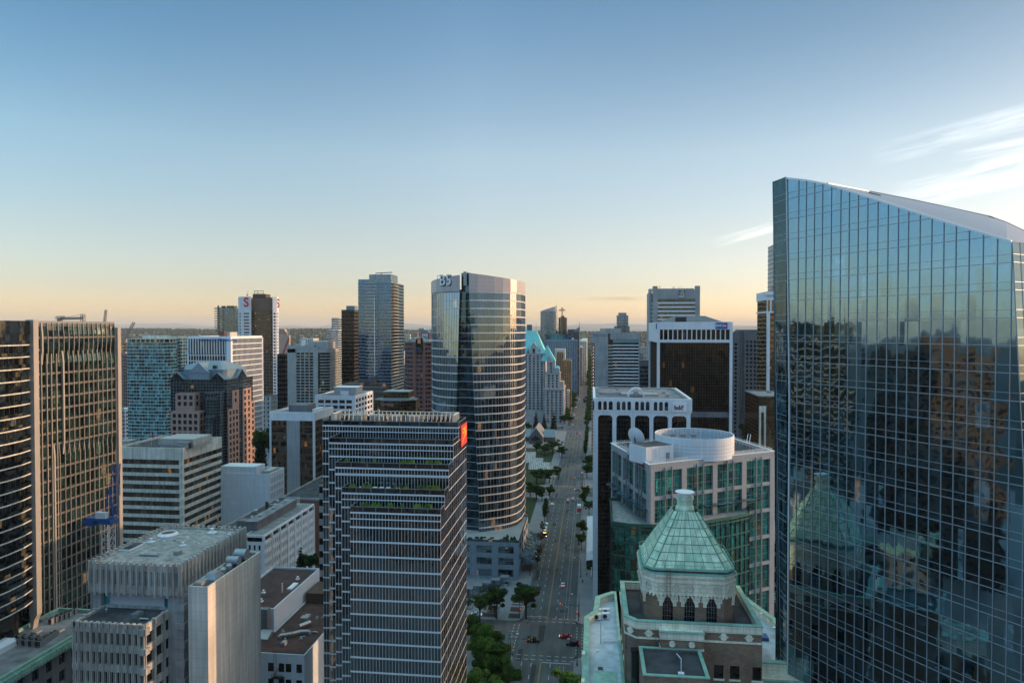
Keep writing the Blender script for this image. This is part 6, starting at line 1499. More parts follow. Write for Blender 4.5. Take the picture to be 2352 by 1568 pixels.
def build_marine():
 P_ = PZ
 b = B('brick_tower','brown brick art deco tower with pale green pyramid roof in the right foreground','tower building',(16.5,118,0))
 brick = M['brick']; tc = M['terra']
 zf = 104; A = PZ(1480.5,1368,zf); y0 = A.y; x0 = A.x; x1 = atY(1689.6,1368,y0).x; xm = (x0 + x1) / 2; W = x1 - x0; y1 = y0 + 11.8; ym = (y0 + y1) / 2
 def octo(x0,x1,y0,y1,c): return [(x0 + c,y0),(x1 - c,y0),(x1,y0 + c),(x1,y1 - c),(x1 - c,y1),(x0 + c,y1),(x0,y1 - c),(x0,y0 + c)]
 Zf1 = atY(1580,1320,y0).z; Zf0 = atY(1580,1366,y0).z; Zt2 = 69.0
 sh = octo(x0,x1,y0,y1,1.7)
 # shaft with arched openings on each main side
 Zs = 70.5
 core = MB(); core.prism(offset(sh,-.7),Zs - 12,Zf0); b.part('shaft_core',core,M['g_dark'])
 w = MB(); q2 = MB(); gl = MB(); tr = MB()
 E = edges(sh)
 for i,fr in enumerate(E):
  if i % 2 == 1: fr.box(w,0,fr.L,Zs - 12,Zf0,-.69,0); continue
  n = 3; ww = 1.55; pitch = 3.25; mid = fr.L / 2; prev = 0.0; zb,zt = Zs + .2,Zf0 - .25
  for k in range(n):
   tr = MB(); c = mid + (k - 1) * pitch; fr.box(w,prev,c - ww / 2,Zs - 12,Zf0,-.69,0); fr.box(w,c - ww / 2,c + ww / 2,Zs - 12,zb,-.69,-.02); prev = c + ww / 2
   fr.box(tr,c - ww / 2 - .5,c - ww / 2,zt - 1.5,Zf0 + .0,-.3,.1); fr.box(tr,c + ww / 2,c + ww / 2 + .5,zt - 1.5,Zf0 + .0,-.3,.1); fr.box(tr,c - ww / 2 - .75,c - ww / 2 - .5,zt - .8,Zf0 + .0,-.3,.08); fr.box(tr,c + ww / 2 + .5,c + ww / 2 + .75,zt - .8,Zf0,-.3,.08); fr.box(tr,c - ww / 2 - .3,c + ww / 2 + .3,zb - .25,zb,-.3,.15)
   for sx in (-1,1):
    e = c + sx * ww / 2
    for (w0,h0),(w1,h1) in (((.77,0),(.4,-.3)),((.4,-.3),(0,-1.3))):
     a_,b_ = sorted((e,e - sx * w0)); c_,d_ = sorted((e,e - sx * w1))
     tr.hexa((fr.pt(c_,zt + h1,-.02),fr.pt(d_,zt + h1,-.02),fr.pt(d_,zt + h1,-.5),fr.pt(c_,zt + h1,-.5),fr.pt(a_,zt + h0,-.02),fr.pt(b_,zt + h0,-.02),fr.pt(b_,zt + h0,-.5),fr.pt(a_,zt + h0,-.5)))
   m = MB(); fr.box(m,c - ww / 2,c + ww / 2,zb,zt + .25,-.6,-.5); wd = b.part('arched_window',m,M['g_dark'])
   m = MB()
   for j in range(1,4): fr.box(m,c - ww / 2 + ww * j / 4 - .03,c - ww / 2 + ww * j / 4 + .03,zb,zt,-.5,-.44)
   for j in range(1,6): fr.box(m,c - ww / 2,c + ww / 2,zb + (zt - zb) * j / 6 - .03,zb + (zt - zb) * j / 6 + .03,-.499,-.43)
   b.part('window_bars',m,M['mullgrey'],parent=wd); b.part('terracotta_surround',tr,tc,parent=wd)
  fr.box(w,prev,fr.L,Zs - 12,Zf0,-.69,0)
 b.part('brick_shaft',w,brick)
 # frieze
 q = MB(); q.prism(offset(sh,.25),Zf0,Zf1); fz = b.part('terracotta_frieze',q,tc)
 Fz = edges(offset(sh,.25)); h = Zf1 - Zf0
 for i,fr in enumerate(Fz):
  tr = MB(); fr.box(tr,0,fr.L,Zf1 - .25,Zf1 - .0,.0,.3); fr.box(tr,0.0,fr.L,Zf0 + h * .62,Zf0 + h * .7,.0,.16)
  n = 5 if i % 2 == 0 else 1
  for k in range(n):
   s = fr.L * (k + .5) / n; K = 14; rq = MB()
   for j in range(K):
    t0,t1 = 2 * math.pi * j / K,2 * math.pi * (j + 1) / K; f = lambda t,r,d: fr.pt(s + r * math.cos(t),Zf0 + h * .36 + r * math.sin(t),d)
    rq.hexa((f(t0,.62,.0),f(t1,.62,.0),f(t1,.62,.16),f(t0,.62,.16),f(t0,.46,.0),f(t1,.46,.0),f(t1,.46,.16),f(t0,.46,.16)))
   rq.tube(fr.pt(s,Zf0 + h * .36,0),fr.pt(s,Zf0 + h * .36,.12),.2,8); b.part('roundel',rq,M['terrad'],parent=fz)
   if i % 2 == 0:
    for j in range(4): ss = fr.L * k / n + fr.L / n * (j + .0) / 4 + .1; fr.box(tr,ss,ss + .22,Zf0 + .1,Zf0 + h * .6,.0,.07) if abs(ss - s) > .8 else None
  m_ = max(1,int(fr.L / .55))
  for k in range(m_): fr.box(tr,fr.L * (k + .3) / m_,fr.L * (k + .7) / m_,Zf0 - .28,Zf0,-.2,.2)
  b.part('frieze_moulding',tr,tc,parent=fz)
 q = MB(); q.ring(offset(sh,.4),offset(sh,-.5),Zf1,Zf1 + .28); b.part('copper_gutter',q,M['copper'])
 q = MB(); q.prism(offset(sh,-.35),Zf1,Zf1 + .75); b.part('roof_base',q,M['rustbrick'])
 # pyramid
 zb = Zf1 + .75; zt = PZ(1580,1160,111).z; K = 7
 pr = MB(); bars = MB(); hw = W / 2 - .1; tw = 1.9
 def ringp(t):
  hh = hw + (tw - hw) * t; c = 1.25 * (1 - t) + .55 * t
  hy = (y1 - y0) / 2 - .1 + (tw - (y1 - y0) / 2 + .1) * t; return octo(xm - hh,xm + hh,ym - hy,ym + hy,c),zb + (zt - zb) * t
 for k in range(K):
  (a,za),(c,zc) = ringp(k / K),ringp((k + 1) / K)
  for i in range(8):
   j = (i + 1) % 8; n = max(1,7 - k // 1) if i % 2 == 0 else 1
   for m in range(n):
    l = lambda p,q_,t: (p[0] + (q_[0] - p[0]) * t,p[1] + (q_[1] - p[1]) * t)
    nn = 7 if i % 2 == 0 else 1
   for m in range(nn):
    p0,p1,p2,p3 = l(a[i],a[j],m / nn),l(a[i],a[j],(m + 1) / nn),l(c[i],c[j],(m + 1) / nn),l(c[i],c[j],m / nn)
    pr.face([(*p0,za),(*p1,za),(*p2,zc),(*p3,zc)],random.choice((0,0,0,1,2)))
  for i in range(8): j = (i + 1) % 8; bars.tube((*a[i],za),(*a[j],za),.07,4)
 for i in range(0,8,2):
  a,za = ringp(0); c,zc = ringp(1)
  for m in range(8): bars.tube((*l(a[i],a[i + 1],m / 7),za),(*l(c[i],c[i + 1],m / 7),zc),.05,4)
 for i in range(8): bars.tube((*a[i],za),(*c[i],zc),.1,5)
 py = b.part('pyramid_roof',pr,[M['pyr0'],M['pyr1'],M['pyr2']]); b.part('roof_ribs',bars,M['pyrbar'],parent=py)
 q = MB(); o = octo(xm - hw - .25,xm + hw + .25,y0 - .15,y1 + .15,1.4); q.ring(o,offset(o,-.5),zb - .12,zb + .18); railing(q,o,zb + .15,.55,.04,1.6,True,1); b.part('eaves',q,M['copper'],parent=py)
 zl1 = PZ(1580,1131,111).z
 q = MB(); rr = 1.25; q.lathe((xm,ym,zt - 1.2),[(rr * 1.25,0),(rr * 1.2,1.4),(rr,1.9),(rr,zl1 - zt + .6),(rr * 1.12,zl1 - zt + .7),(rr * 1.12,zl1 - zt + 1.2)],8); b.part('lantern',q,M['pyr1'])
 q = MB(); q.lathe((xm,ym,zl1),[(.9,0),(.9,.45),(1.05,.5),(1.5,.62),(1.5,.72),(.2,.8)],28); b.part('lantern_cap',q,M['signwhite'])
 q = MB(); fr = Fr(sh[0],sh[1])
 for s in (1.55,2.05): q.tube(fr.pt(s,Zs,.75),fr.pt(s,Zf1 + 1,.75),.035,4)
 zz = Zs
 while zz < Zf1 + 1: q.tube(fr.pt(1.55,zz,.75),fr.pt(2.05,zz,.75),.03,4); zz += .4
 b.part('ladder',q,plain('rusty_ladder',(.16,.05,.03),.8))
 # ---- tier 2
 T = PZ(1437,1427,102.3); ya = T.y; Z2 = T.z; xa = T.x; xb = PZ(1737,1419,103.4).x; yb = y1 + 2
 t2 = [(xa + 1.6,ya),(xb,ya),(xb,yb),(xa,yb),(xa,ya + 1.6)]
 zt2 = Z2 - .2
 wins = []
 q = MB(); q.prism(offset(t2,-.35),20,zt2 - 1.6); b.part('tier_core',q,M['g_dark'])
 wl = MB(); E2 = edges(t2)
 def wallrun(fr,zl,zh,openings,mb=wl,depth=.35,a_=0.0):
  """brick wall run with rectangular openings (s, z, w, h)"""
  cols = sorted(set(round(o[0],2) for o in openings)); prev = a_
  for cx in cols:
   os_ = sorted([o for o in openings if round(o[0],2) == cx],key=lambda o: o[1]); wd = os_[0][2]
   fr.box(mb,prev,cx - wd / 2,zl,zh,-depth,0); lo = zl
   for (s,z,w_,h_) in os_:
    fr.box(mb,cx - wd / 2,cx + wd / 2,lo,z - h_ / 2,-depth,-.01); lo = z + h_ / 2; wins.append((fr,s,z,w_,h_,-depth,M['g_marine']))
    fr.box(sill,cx - wd / 2 - .15,cx + wd / 2 + .15,z - h_ / 2 - .25,z - h_ / 2,-.2,.12)
   fr.box(mb,cx - wd / 2,cx + wd / 2,lo,zh,-depth,-.01); prev = cx + wd / 2
  fr.box(mb,prev,fr.L,zl,zh,-depth,0)
 sill = MB()
 op = []
 for zz in (65.8,61.8,57.8,53.8,49.8,45.8):
  for s in (12.0,14.3,17.5 if zz < 62 else 17.5): op.append((s,zz - .4,1.35,2.0))
 wallrun(E2[0],20,zt2 - 2.2,op,a_=.0)
 for i in (1,2,3,4): wallrun(E2[i],20,zt2 - 2.2,[(E2[i].L * t,zz,1.3,2.0) for t in ((.25,.5,.75) if E2[i].L > 6 else ()) for zz in (65.4,61.4,57.4)],a_=.35)
 b.part('brick_tier',wl,brick)
 q = MB(); bandz = (zt2 - 2.2,zt2 - 1.9)
 q.ring(offset(t2,.12),offset(t2,-.5),zt2 - .75,zt2 + .35); q.ring(offset(t2,.12),offset(t2,-.35),zt2 - 2.2,zt2 - 1.9)
 cream = b.part('cream_parapet',q,tc)
 q = MB(); q.ring(offset(t2,.02),offset(t2,-.4),zt2 - 1.9,zt2 - .75)
 for i in (0,4,1):
  n = max(1,int(E2[i].L / 3.3))
 b.part('patterned_band',q,brick,parent=cream)
 q = MB()
 for i in (0,4,1):
  fr = E2[i]; n = max(1,round(fr.L / 3.6))
  for k in range(n):
   s = fr.L * (k + .5) / n; p,p2 = fr.pt(s,zt2 - 1.32,.0),fr.pt(s,zt2 - 1.32,.2); q = MB(); q.tube(p,p2,.52,14); fr.box(q,s - .68,s + .68,zt2 - 1.4,zt2 - 1.24,.0,.12); b.part('medallion',q,tc,parent=cream)
 q = MB(); q.ring(offset(t2,.2),offset(t2,-.55),zt2 + .35,zt2 + .5); b.part('copper_coping',q,M['copper'],parent=cream)
 q = MB(); q.prism(offset(t2,-.5),zt2 - 1.2,zt2 - .9); b.part('tier_roof',q,M['roofdark'])
 # stepped bay in the middle front
 mx0,mx1 = PZ(1517,1440,100.5).x,PZ(1613,1440,100.5).x; q = MB(); q.box(mx0,mx1,ya - 1.6,ya - .001,20,zt2 - 1.4); b.part('front_bay',q,brick)
 q = MB(); q.box(mx0 - .1,mx1 + .1,ya - 1.75,ya - .002,zt2 - 1.39,zt2 - .4); q.box(mx0 - .1,mx1 + .1,ya - 1.7,ya - .003,zt2 - 2.9,zt2 - 2.65); bp = b.part('bay_parapet',q,tc); q = MB(); q.box(mx0 - .2,mx1 + .2,ya - 1.85,ya - 1.3,zt2 - .4,zt2 - .25); b.part('copper_coping',q,M['copper'],parent=bp)
 q = MB()
 for s in (.27,.73): q = MB(); q.tube((mx0 + (mx1 - mx0) * s,ya - 1.6,zt2 - 2.0),(mx0 + (mx1 - mx0) * s,ya - 1.85,zt2 - 2.0),.45,14); b.part('medallion',q,tc,parent=bp)
 # dark roofed box in front
 Zb = 69.2; c0,c1 = atZ(1478.5,1550,Zb),atZ(1624.5,1545,Zb); fb = rect(c0.x,c1.x,c0.y,ya - 1.6)
 q = MB(); q.prism(fb,20,Zb - .5); q.ring(fb,offset(fb,-.3),Zb - .5,Zb); bx = b.part('front_block',q,brick)
 q = MB(); q.prism(offset(fb,-.3),Zb - .49,Zb - .3); b.part('block_roof',q,M['roofdark'],parent=bx); q = MB(); q.ring(offset(fb,.12),offset(fb,-.4),Zb,Zb + .14); b.part('copper_coping',q,M['copper'],parent=bx)
 cxm = (fb[0][0] + fb[1][0]) / 2; q = MB(); q.tube((cxm + .8,fb[0][1] + 1.3,Zb - .3),(cxm + .8,fb[0][1] + 1.3,Zb + 1.9),.06,6); q.tube((cxm + .8,fb[0][1] + 1.3,Zb + 1.9),(cxm + .2,fb[0][1] + 1.6,Zb + 2.5),.06,6); q.box(cxm + .4,cxm + 1.2,fb[0][1] + 1,fb[0][1] + 1.6,Zb - .3,Zb); b.part('floodlight',q,M['frame'],parent=bx)
 q = MB(); q.tube((fb[1][0] - 3,fb[2][1] - 1.2,Zb + .5),(fb[1][0] - .5,fb[2][1] - 1.2,Zb + .5),.07,6); q.tube((fb[1][0] - .5,fb[2][1] - 1.2,Zb - .3),(fb[1][0] - .5,fb[2][1] - 1.2,Zb + .5),.07,6); b.part('roof_pipe',q,M['steel'],parent=bx)
 # bay window, left of the block
 q = MB(); q.box(xa + .9,c0.x - .3,ya - .9,ya - .01,20,Zb - 1.1); bw = b.part('bay_window',q,M['g_green']); q = MB(); q.box(xa + .7,c0.x - .1,ya - 1.1,ya - .02,Zb - 1.09,Zb - .8)
 for t in (0,.5,1): x = xa + .9 + (c0.x - .3 - xa - .9) * t; q.box(x - .08,x + .08,ya - 1.0,ya - .91,40,Zb - 1.1)
 b.part('bay_frame',q,M['black'],parent=bw)
 # ---- lower wings
 Zw = 62.0
 def A_(u,v): p = atZ(u,v,Zw); return (p.x,p.y)
 lf = [A_(1340,1568 - 2)]
 Lp = [(-1.1,86),(xa + .3,86),(xa + .3,yb + 22),(4.4,yb + 22),(1.2,yb + 19),(.8,yb + 12),(-.9,yb + 9)]
 Rp = [(xb - .3,ya + 11),(34.2,ya + 11),(34.2,yb + 12),(31.0,yb + 22),(xb - .3,yb + 22)]
 back = rect(xa + .31,xb - .31,yb - 1,yb + 22)
 for pl,nm in ((Lp,'left_wing'),(Rp,'right_wing'),(back,'rear_wing')):
  q = MB(); q.prism(offset(pl,-.35),0,Zw - 2.2); cc = b.part(nm + '_core',q,brick); m = MB(); t_ = MB(); wn = 0
  EE = edges(pl)
  for i,fr in enumerate(EE):
   if fr.L < 3 or nm == 'rear_wing': fr.box(m,.35,fr.L,0,Zw - 2.6,-.35,0); continue
   n = max(1,int(fr.L / 4.2)); ops = [(fr.L * (k + .5) / n,zz,1.5,2.3) for k in range(n) for zz in (57.2,53.2,49.2,45.2,41.2)]
   wallrun(fr,0,Zw - 2.6,ops,mb=m,a_=.35)
  b.part('brick_wall',m,brick,parent=cc)
  q = MB(); q.ring(offset(pl,.15),offset(pl,-.45),Zw - 2.6,Zw - .1); cp = b.part('cream_parapet',q,tc)
  q = MB(); q.ring(offset(pl,.3),offset(pl,-.75),Zw - .1,Zw + .08); b.part('copper_coping',q,M['copper'],parent=cp)
  q = MB(); q.prism(offset(pl,-.45),Zw - 2.19,Zw - 1.5); b.part('wing_roof',q,M['marineroof'])
 # cream buttress strips on the street side
 q = MB()
 for y in (88,92,96,103,112): q.box(-1.5,-1.09,y,y + 1.5,0,Zw - .6); q.box(-1.4,-.9,y + .2,y + 1.3,Zw - .6,Zw + .5)
 b.part('cream_buttresses',q,tc)
 q = MB(); q.box(24.5,34.1,ya + 8,ya + 10.99,0,Zw - 3.4); ls = b.part('lower_step',q,brick); q = MB(); q.box(24.3,34.3,ya + 7.8,ya + 10.9,Zw - 3.4,Zw - 1.6); st = b.part('cream_parapet',q,tc,parent=ls)
 q = MB(); q.box(24.2,34.4,ya + 7.7,ya + 8.4,Zw - 1.6,Zw - 1.45); b.part('copper_coping',q,M['copper'],parent=ls)
 # lower left stepped parapet
 q = MB(); q.box(.6,4.0,ya - 4.5,ya + 2.5,Zw - 1.49,Zw + 1.1); pz = b.part('parapet_block',q,tc); q = MB(); q.box(.5,4.1,ya - 4.6,ya + 2.6,Zw + 1.1,Zw + 1.25); b.part('copper_coping',q,M['copper'],parent=pz)
 put_windows(b,wins); b.part('window_sills',sill,tc)
 # things on the wing roofs
 me = MB(); me.box(-.75,.75,-.4,.4,.15,1.25); me.box(-.7,-.55,-.35,.35,0,.15); me.box(.55,.7,-.35,.35,0,.15); mc = me.mesh('air_conditioner',M['white']); me = MB(); me.tube((-.2,-.41,.7),(-.2,-.45,.7),.42,16); mf = me.mesh('fan_grille',M['black'])
 for u,v in ((1371,1423),(1391,1421),(1372,1412),(1392,1411)):
  p = atZ(u,v,Zw - 1.5)
  if p.x > .2: o = b.inst('air_conditioner',mc,p,R(8)); link('fan_grille',mf,o)
 q = MB(); p = atZ(1380,1478,Zw - 1.5); q.tube(p,(p.x,p.y,Zw + 2.2),.05,5); b.part('mast',q,M['black'])
 q = MB(); lattice(q,(2.2,121,Zw - 1.0),(5.5,121.5,Zw - 1.0),.5,.7,.05); b.part('lattice_beam',q,M['frame'])
 for pts in (((1.2,104,0),(5.6,112,0)),((5.7,100,0),(5.9,126,0))):
  q = MB(); q.box(pts[0][0],pts[0][0] + .8,pts[0][1],pts[1][1],Zw - 1.49,Zw - 1.40); b.part('walkway_mat',q,M['roofdark'])
 q = MB(); q.box(28.5,31.5,ya + 22,ya + 24,Zw - 1.5,Zw - .9); q.box(28,29,ya + 19,ya + 21,Zw - 1.5,Zw - .6); b.part('stored_equipment',q,M['craneblue'])
 q = MB()
 for k in range(5): q.tube((28 + k * .5,ya + 14,Zw - 1.3),(27.4 + k * .5,ya + 19,Zw - 1.1),.06,4)
 for k in range(7): q.tube((28,ya + 14 + k * .7,Zw - 1.2),(30.3,ya + 14.2 + k * .7,Zw - 1.2),.05,4)
 b.part('stored_ladder',q,M['silver'])
 for x,y in ((33.3,ya + 16),(33.2,ya + 22),(32.3,ya + 28)):
  q = MB(); q.tube((x,y,Zw),(x - .7,y,Zw + .9),.06,5); q.box(x - 1.0,x - .5,y - .2,y + .2,Zw + .8,Zw + 1.1); b.part('floodlight',q,M['signwhite'])
 for x,y in ((1.0,ya + 3),(.6,ya + 10),(5.2,ya + 20)):
  q = MB(); q.tube((x,y,Zw),(x + .5,y,Zw + .8),.06,5); q.box(x + .3,x + .8,y - .2,y + .2,Zw + .7,Zw + 1.0); b.part('floodlight',q,M['signwhite'])
def build_glass_tower():
 al = math.atan(-(1176 - 420) / F)                           # heading of the big face, from the camera axis
 def cw(xc,zc):                                             # camera-plan coordinates -> world plan
  p = RC @ Vector((xc,0,-zc)); return Vector((p.x,p.y))
 cth,sth = math.cos(YAW),math.sin(YAW)
 def plan(xc,zc): return Vector((xc * cth - zc * sth,zc * cth + xc * sth))
 P0 = Vector(((1805 - 1176) / F * 110,110.0)); D = Vector((-math.sin(al),-math.cos(al)))      # camera plan (x, z)
 def cp(s,d=0.0): n = Vector((D.y,-D.x)); q = P0 + D * s + n * d; return q
 def wp(s,d=0.0): q = cp(s,d); w = plan(q.x,q.y); return w
 # outward normal check: should point to the camera
 sgn = 1 if (cp(10,1).length < cp(10,0).length) else -1
 def W(s,z,d=0.0): w = wp(s,d * sgn); return (w.x,w.y,z)
 def s_at(u):                                                # where a picture column meets the face
  k = (u - 1176) / F; return (k * P0.y - P0.x) / (D.x - k * D.y)
 prof = [(1805,411),(1851,416),(1898,425),(1990,453),(2061,476),(2136,500),(2211,523),(2286,545),(2322,555.5)]
 pr = []
 for u,v in prof:
  s = s_at(u); q = cp(s); pr.append((s,PZ(u,v,q.y).z))
 Smax = s_at(2322); s_lo = s_at(2350)
 pr = [(0.0,pr[0][1])] + pr[1:]
 def ztop(s):
  for (a,za),(c,zc) in zip(pr,pr[1:]):
   if s <= c: t = (s - a) / (c - a); return za + (zc - za) * t
  return pr[-1][1]
 def s_left(z): t = max(0,min(1,(pr[0][1] - z) / 36)); return t * .9
 def s_right(z): t = (pr[-1][1] - z) / 22.0; return Smax + max(0,t) * (s_at(2350) - Smax)
 ctr = wp(15,-20 * sgn)
 b = B('glass_office_tower','huge blue-green glass tower with sloping grey roof filling the right side','office tower',(ctr.x,ctr.y,0))
 g = MB(); N_ = 26; zb = 0.0
 zs = [0,20,40,60,80,95,105,115,122]
 # one sheet of glass, bounded by the leaning edges and the curved top
 def sr(t,z): a,c = s_left(z),min(s_right(z),46); return a + (c - a) * t
 for k in range(N_):
  t0,t1 = k / N_,(k + 1) / N_
  for za,zc in zip(zs,zs[1:]): g.face([W(sr(t0,za),za),W(sr(t1,za),za),W(sr(t1,zc),zc),W(sr(t0,zc),zc)])
  sa,sc = sr(t0,122),sr(t1,122); sa2,sc2 = Smax * t0,Smax * t1
  g.face([W(sa,122),W(sc,122),W(sc2,max(122.5,ztop(sc2))),W(sa2,max(122.5,ztop(sa2)))])
 gw = b.part('main_glass_face',g,M['g_mnp'])
 v,h = MB(),MB(); pitch = 1.40
 def bar(mb,s0,z0,s1,z1,w,d):
  a,c = Vector(W(s0,z0,d)),Vector(W(s1,z1,d)); dr = (c - a).normalized(); e = Vector((D.x,0));
  tx = (Vector(W(1,0)) - Vector(W(0,0))).normalized(); up = Vector((0,0,1)); side = tx if abs(dr.z) > .7 else up
  o = side * w / 2; a0,c0 = Vector(W(s0,z0,.001)),Vector(W(s1,z1,.001))
  mb.hexa((tuple(a0 - o),tuple(a - o),tuple(a + o),tuple(a0 + o),tuple(c0 - o),tuple(c - o),tuple(c + o),tuple(c0 + o)))
 cols = [s_at(1715 + .3906 * x) for x in (300,345,393,440,492,547,597,650,705,765,825,886,945,1013,1082,1153,1225,1302,1385,1468,1553)]; cols += [cols[-1] + 1.62 * k for k in range(1,8)]
 for s in cols:
  zt = ztop(s) if s < Smax else max(0,pr[-1][1] - 22 * (s - Smax) / max(.1,s_at(2350) - Smax))
  if zt > 3: bar(v,s,0,s,zt - .1,.085,.10)
 fh = 3.25; z0_ = 116.0 - 3.25 * 35 + 1.3
 z = z0_; zz = []
 while z < 141: zz.append(z); z += fh
 for z in zz:
  for dz in (0,.95):
   zq = z + dz
   if zq < 1 or zq > pr[0][1] - .5: continue
   s0 = s_left(zq); s1 = min(44,s_right(zq))
   if zq > pr[-1][1]:
    for k in range(400):
     s1 = Smax * k / 400
     if ztop(s1) < zq: break
   nseg = 1; bar(h,s0,zq,s1,zq,.08 if dz == 0 else .05,.085 if dz == 0 else .06)
 b.part('vertical_mullions',v,M['mull'],parent=gw); b.part('horizontal_mullions',h,M['mull'],parent=gw)
 q = MB()
 for (a,za),(c,zc) in zip(pr,pr[1:]): bar(q,a,za,c,zc,.3,.25)
 for za,zc in zip(zs,zs[1:]): bar(q,s_left(za),za,s_left(zc),zc,.12,.2)
 bar(q,s_left(122),122,0,pr[0][1],.12,.2)
 b.part('roof_edge_trim',q,M['frame'])
 # narrow recessed facet at the left
 a0,a1 = PZ(1775,410,113.5),PZ(1793.5,1568,113.5); fc = MB()
 i0,i1 = Vector(W(-.15,pr[0][1] + .3)),Vector(W(.6,0)); i1.z = 0
 o0 = Vector((a0.x,a0.y,pr[0][1] + .3)); ob = PZ(1793.5,1500,113.5); o1 = Vector((ob.x,ob.y,0))
 mid = (i0 + i1) / 2
 zsd = [0,30,60,80,95,105,115,125,pr[0][1] + .3]
 zt_ = pr[0][1] + .3
 pl_ = lambda t,z: (o1.lerp(o0,min(1,max(0,(z - 62) / (zt_ - 62)))) .lerp(i1.lerp(i0,min(1,max(0,(z - 62) / (zt_ - 62)))),t))
 def fp_(t,z): p = pl_(t,z); return (p.x,p.y,z)
 for za,zc in zip(zsd,zsd[1:]):
  for k in range(2): fc.face([fp_(k / 2,za),fp_((k + 1) / 2,za),fp_((k + 1) / 2,zc),fp_(k / 2,zc)])
 ft = b.part('side_glass_facet',fc,M['g_notch']); q = MB()
 for z in zz:
  for dz in (0,.95):
   if 1 < z + dz < zt_ - .5: p,p2 = Vector(fp_(0,z + dz)),Vector(fp_(1,z + dz)); q.tube(p,p2,.05,4)
 for za,zc in zip(zsd,zsd[1:]): q.tube(fp_(0,za),fp_(0,zc),.09,4)
 b.part('facet_mullions',q,M['mull'],parent=ft)
 # right facet turning away from the camera
 e0t = Vector(W(Smax,pr[-1][1])); dirr = (plan(.9,.42)).normalized(); q = MB(); bars = MB()
 zr = [0,30,60,90,100,110,118,pr[-1][1]]
 def rp(t,z): p = Vector(W(min(46,s_right(z)),z)); return (p.x + dirr.x * 9 * t,p.y + dirr.y * 9 * t,z)
 for za,zc in zip(zr,zr[1:]): q.face([rp(0,za),rp(1,za),rp(1,zc),rp(0,zc)])
 rf = b.part('right_glass_facet',q,M['g_notch'])
 for k in range(7):
  for za,zc in zip(zr,zr[1:]): bars.tube(rp(k / 6,za),rp(k / 6,zc),.06,4)
 for z in zz:
  for dz in (0,.95):
   if 1 < z + dz < pr[-1][1]: bars.tube(rp(0,z + dz),rp(1,z + dz),.045,4)
 b.part('facet_mullions',bars,M['mull'],parent=rf)
 # roof: long curved sheet from the front edge back to the ridge
 ridge = [(1898,425,None),(1995,440,16),(2092,458.7,24),(2195,480.6,30),(2273,497.8,34),(2310,511,35),(2352,530.6,36),(2440,572,36)]
 fr_ = [s_at(u) for u,_,_ in ridge]; pts0,pts1 = [],[]
 for (u,vv,dd),s in zip(ridge,fr_):
  if s < Smax: pts0.append(Vector(W(s,ztop(s) + .12)))
  else:
   t = min(1.0,(s - Smax) / 12); p = Vector(rp(t,pr[-1][1])); p.z = pr[-1][1] - t * 2.2; pts0.append(p)
  if dd is None: pts1.append(Vector(W(s,ztop(s) + .13)))
  else: zz_ = cp(min(s,Smax)).y + dd; pts1.append(PZ(u,vv,zz_))
 # left end: close the roof to the top corner
 q = MB(); M_ = 8
 def rr_(i,t): a,c = pts0[i],pts1[i]; p = a.lerp(c,t); p.z += math.sin(math.pi * t) * .7 * min(1,i / 3); return tuple(p)
 for i in range(len(pts0) - 1):
  for k in range(M_): q.face([rr_(i,k / M_),rr_(i + 1,k / M_),rr_(i + 1,(k + 1) / M_),rr_(i,(k + 1) / M_)])
 b.part('curved_roof',q,M['seamroof']); q = MB()
 for i in range(len(pts1) - 1): q.tube(pts1[i],pts1[i + 1],.16,5)
 b.part('ridge_trim',q,M['mullgrey'])
 for i0_,t_ in ((1,.35),(4,.75)):
  q = MB(); a = Vector(rr_(i0_,t_)); c = Vector(rr_(i0_ + 1,t_)); dv = (c - a) * .3
  for k in range(10): p = a + dv * k / 10 + Vector((0,0,.1)); q.tube(p,p + Vector((0,.9,.03)),.07,4)
  b.part('snow_guard',q,M['black'])
 # back of the tower
 q = MB(); bk = [pts1[i] for i in range(1,len(pts1))]
 loop = [Vector(fp_(0,100))] + [p.copy() for p in bk]
 for a,c in zip(loop,loop[1:]): q.face([(c.x,c.y,0),(a.x,a.y,0),(a.x,a.y,a.z if a is not loop[0] else zt_),(c.x,c.y,c.z)])
 q.face([(fp_(0,0)[0],fp_(0,0)[1],0),(loop[1].x,loop[1].y,0),(loop[1].x,loop[1].y,loop[1].z),(o0.x,o0.y,zt_)])
 b.part('rear_glass_wall',q,M['g_mnp'])
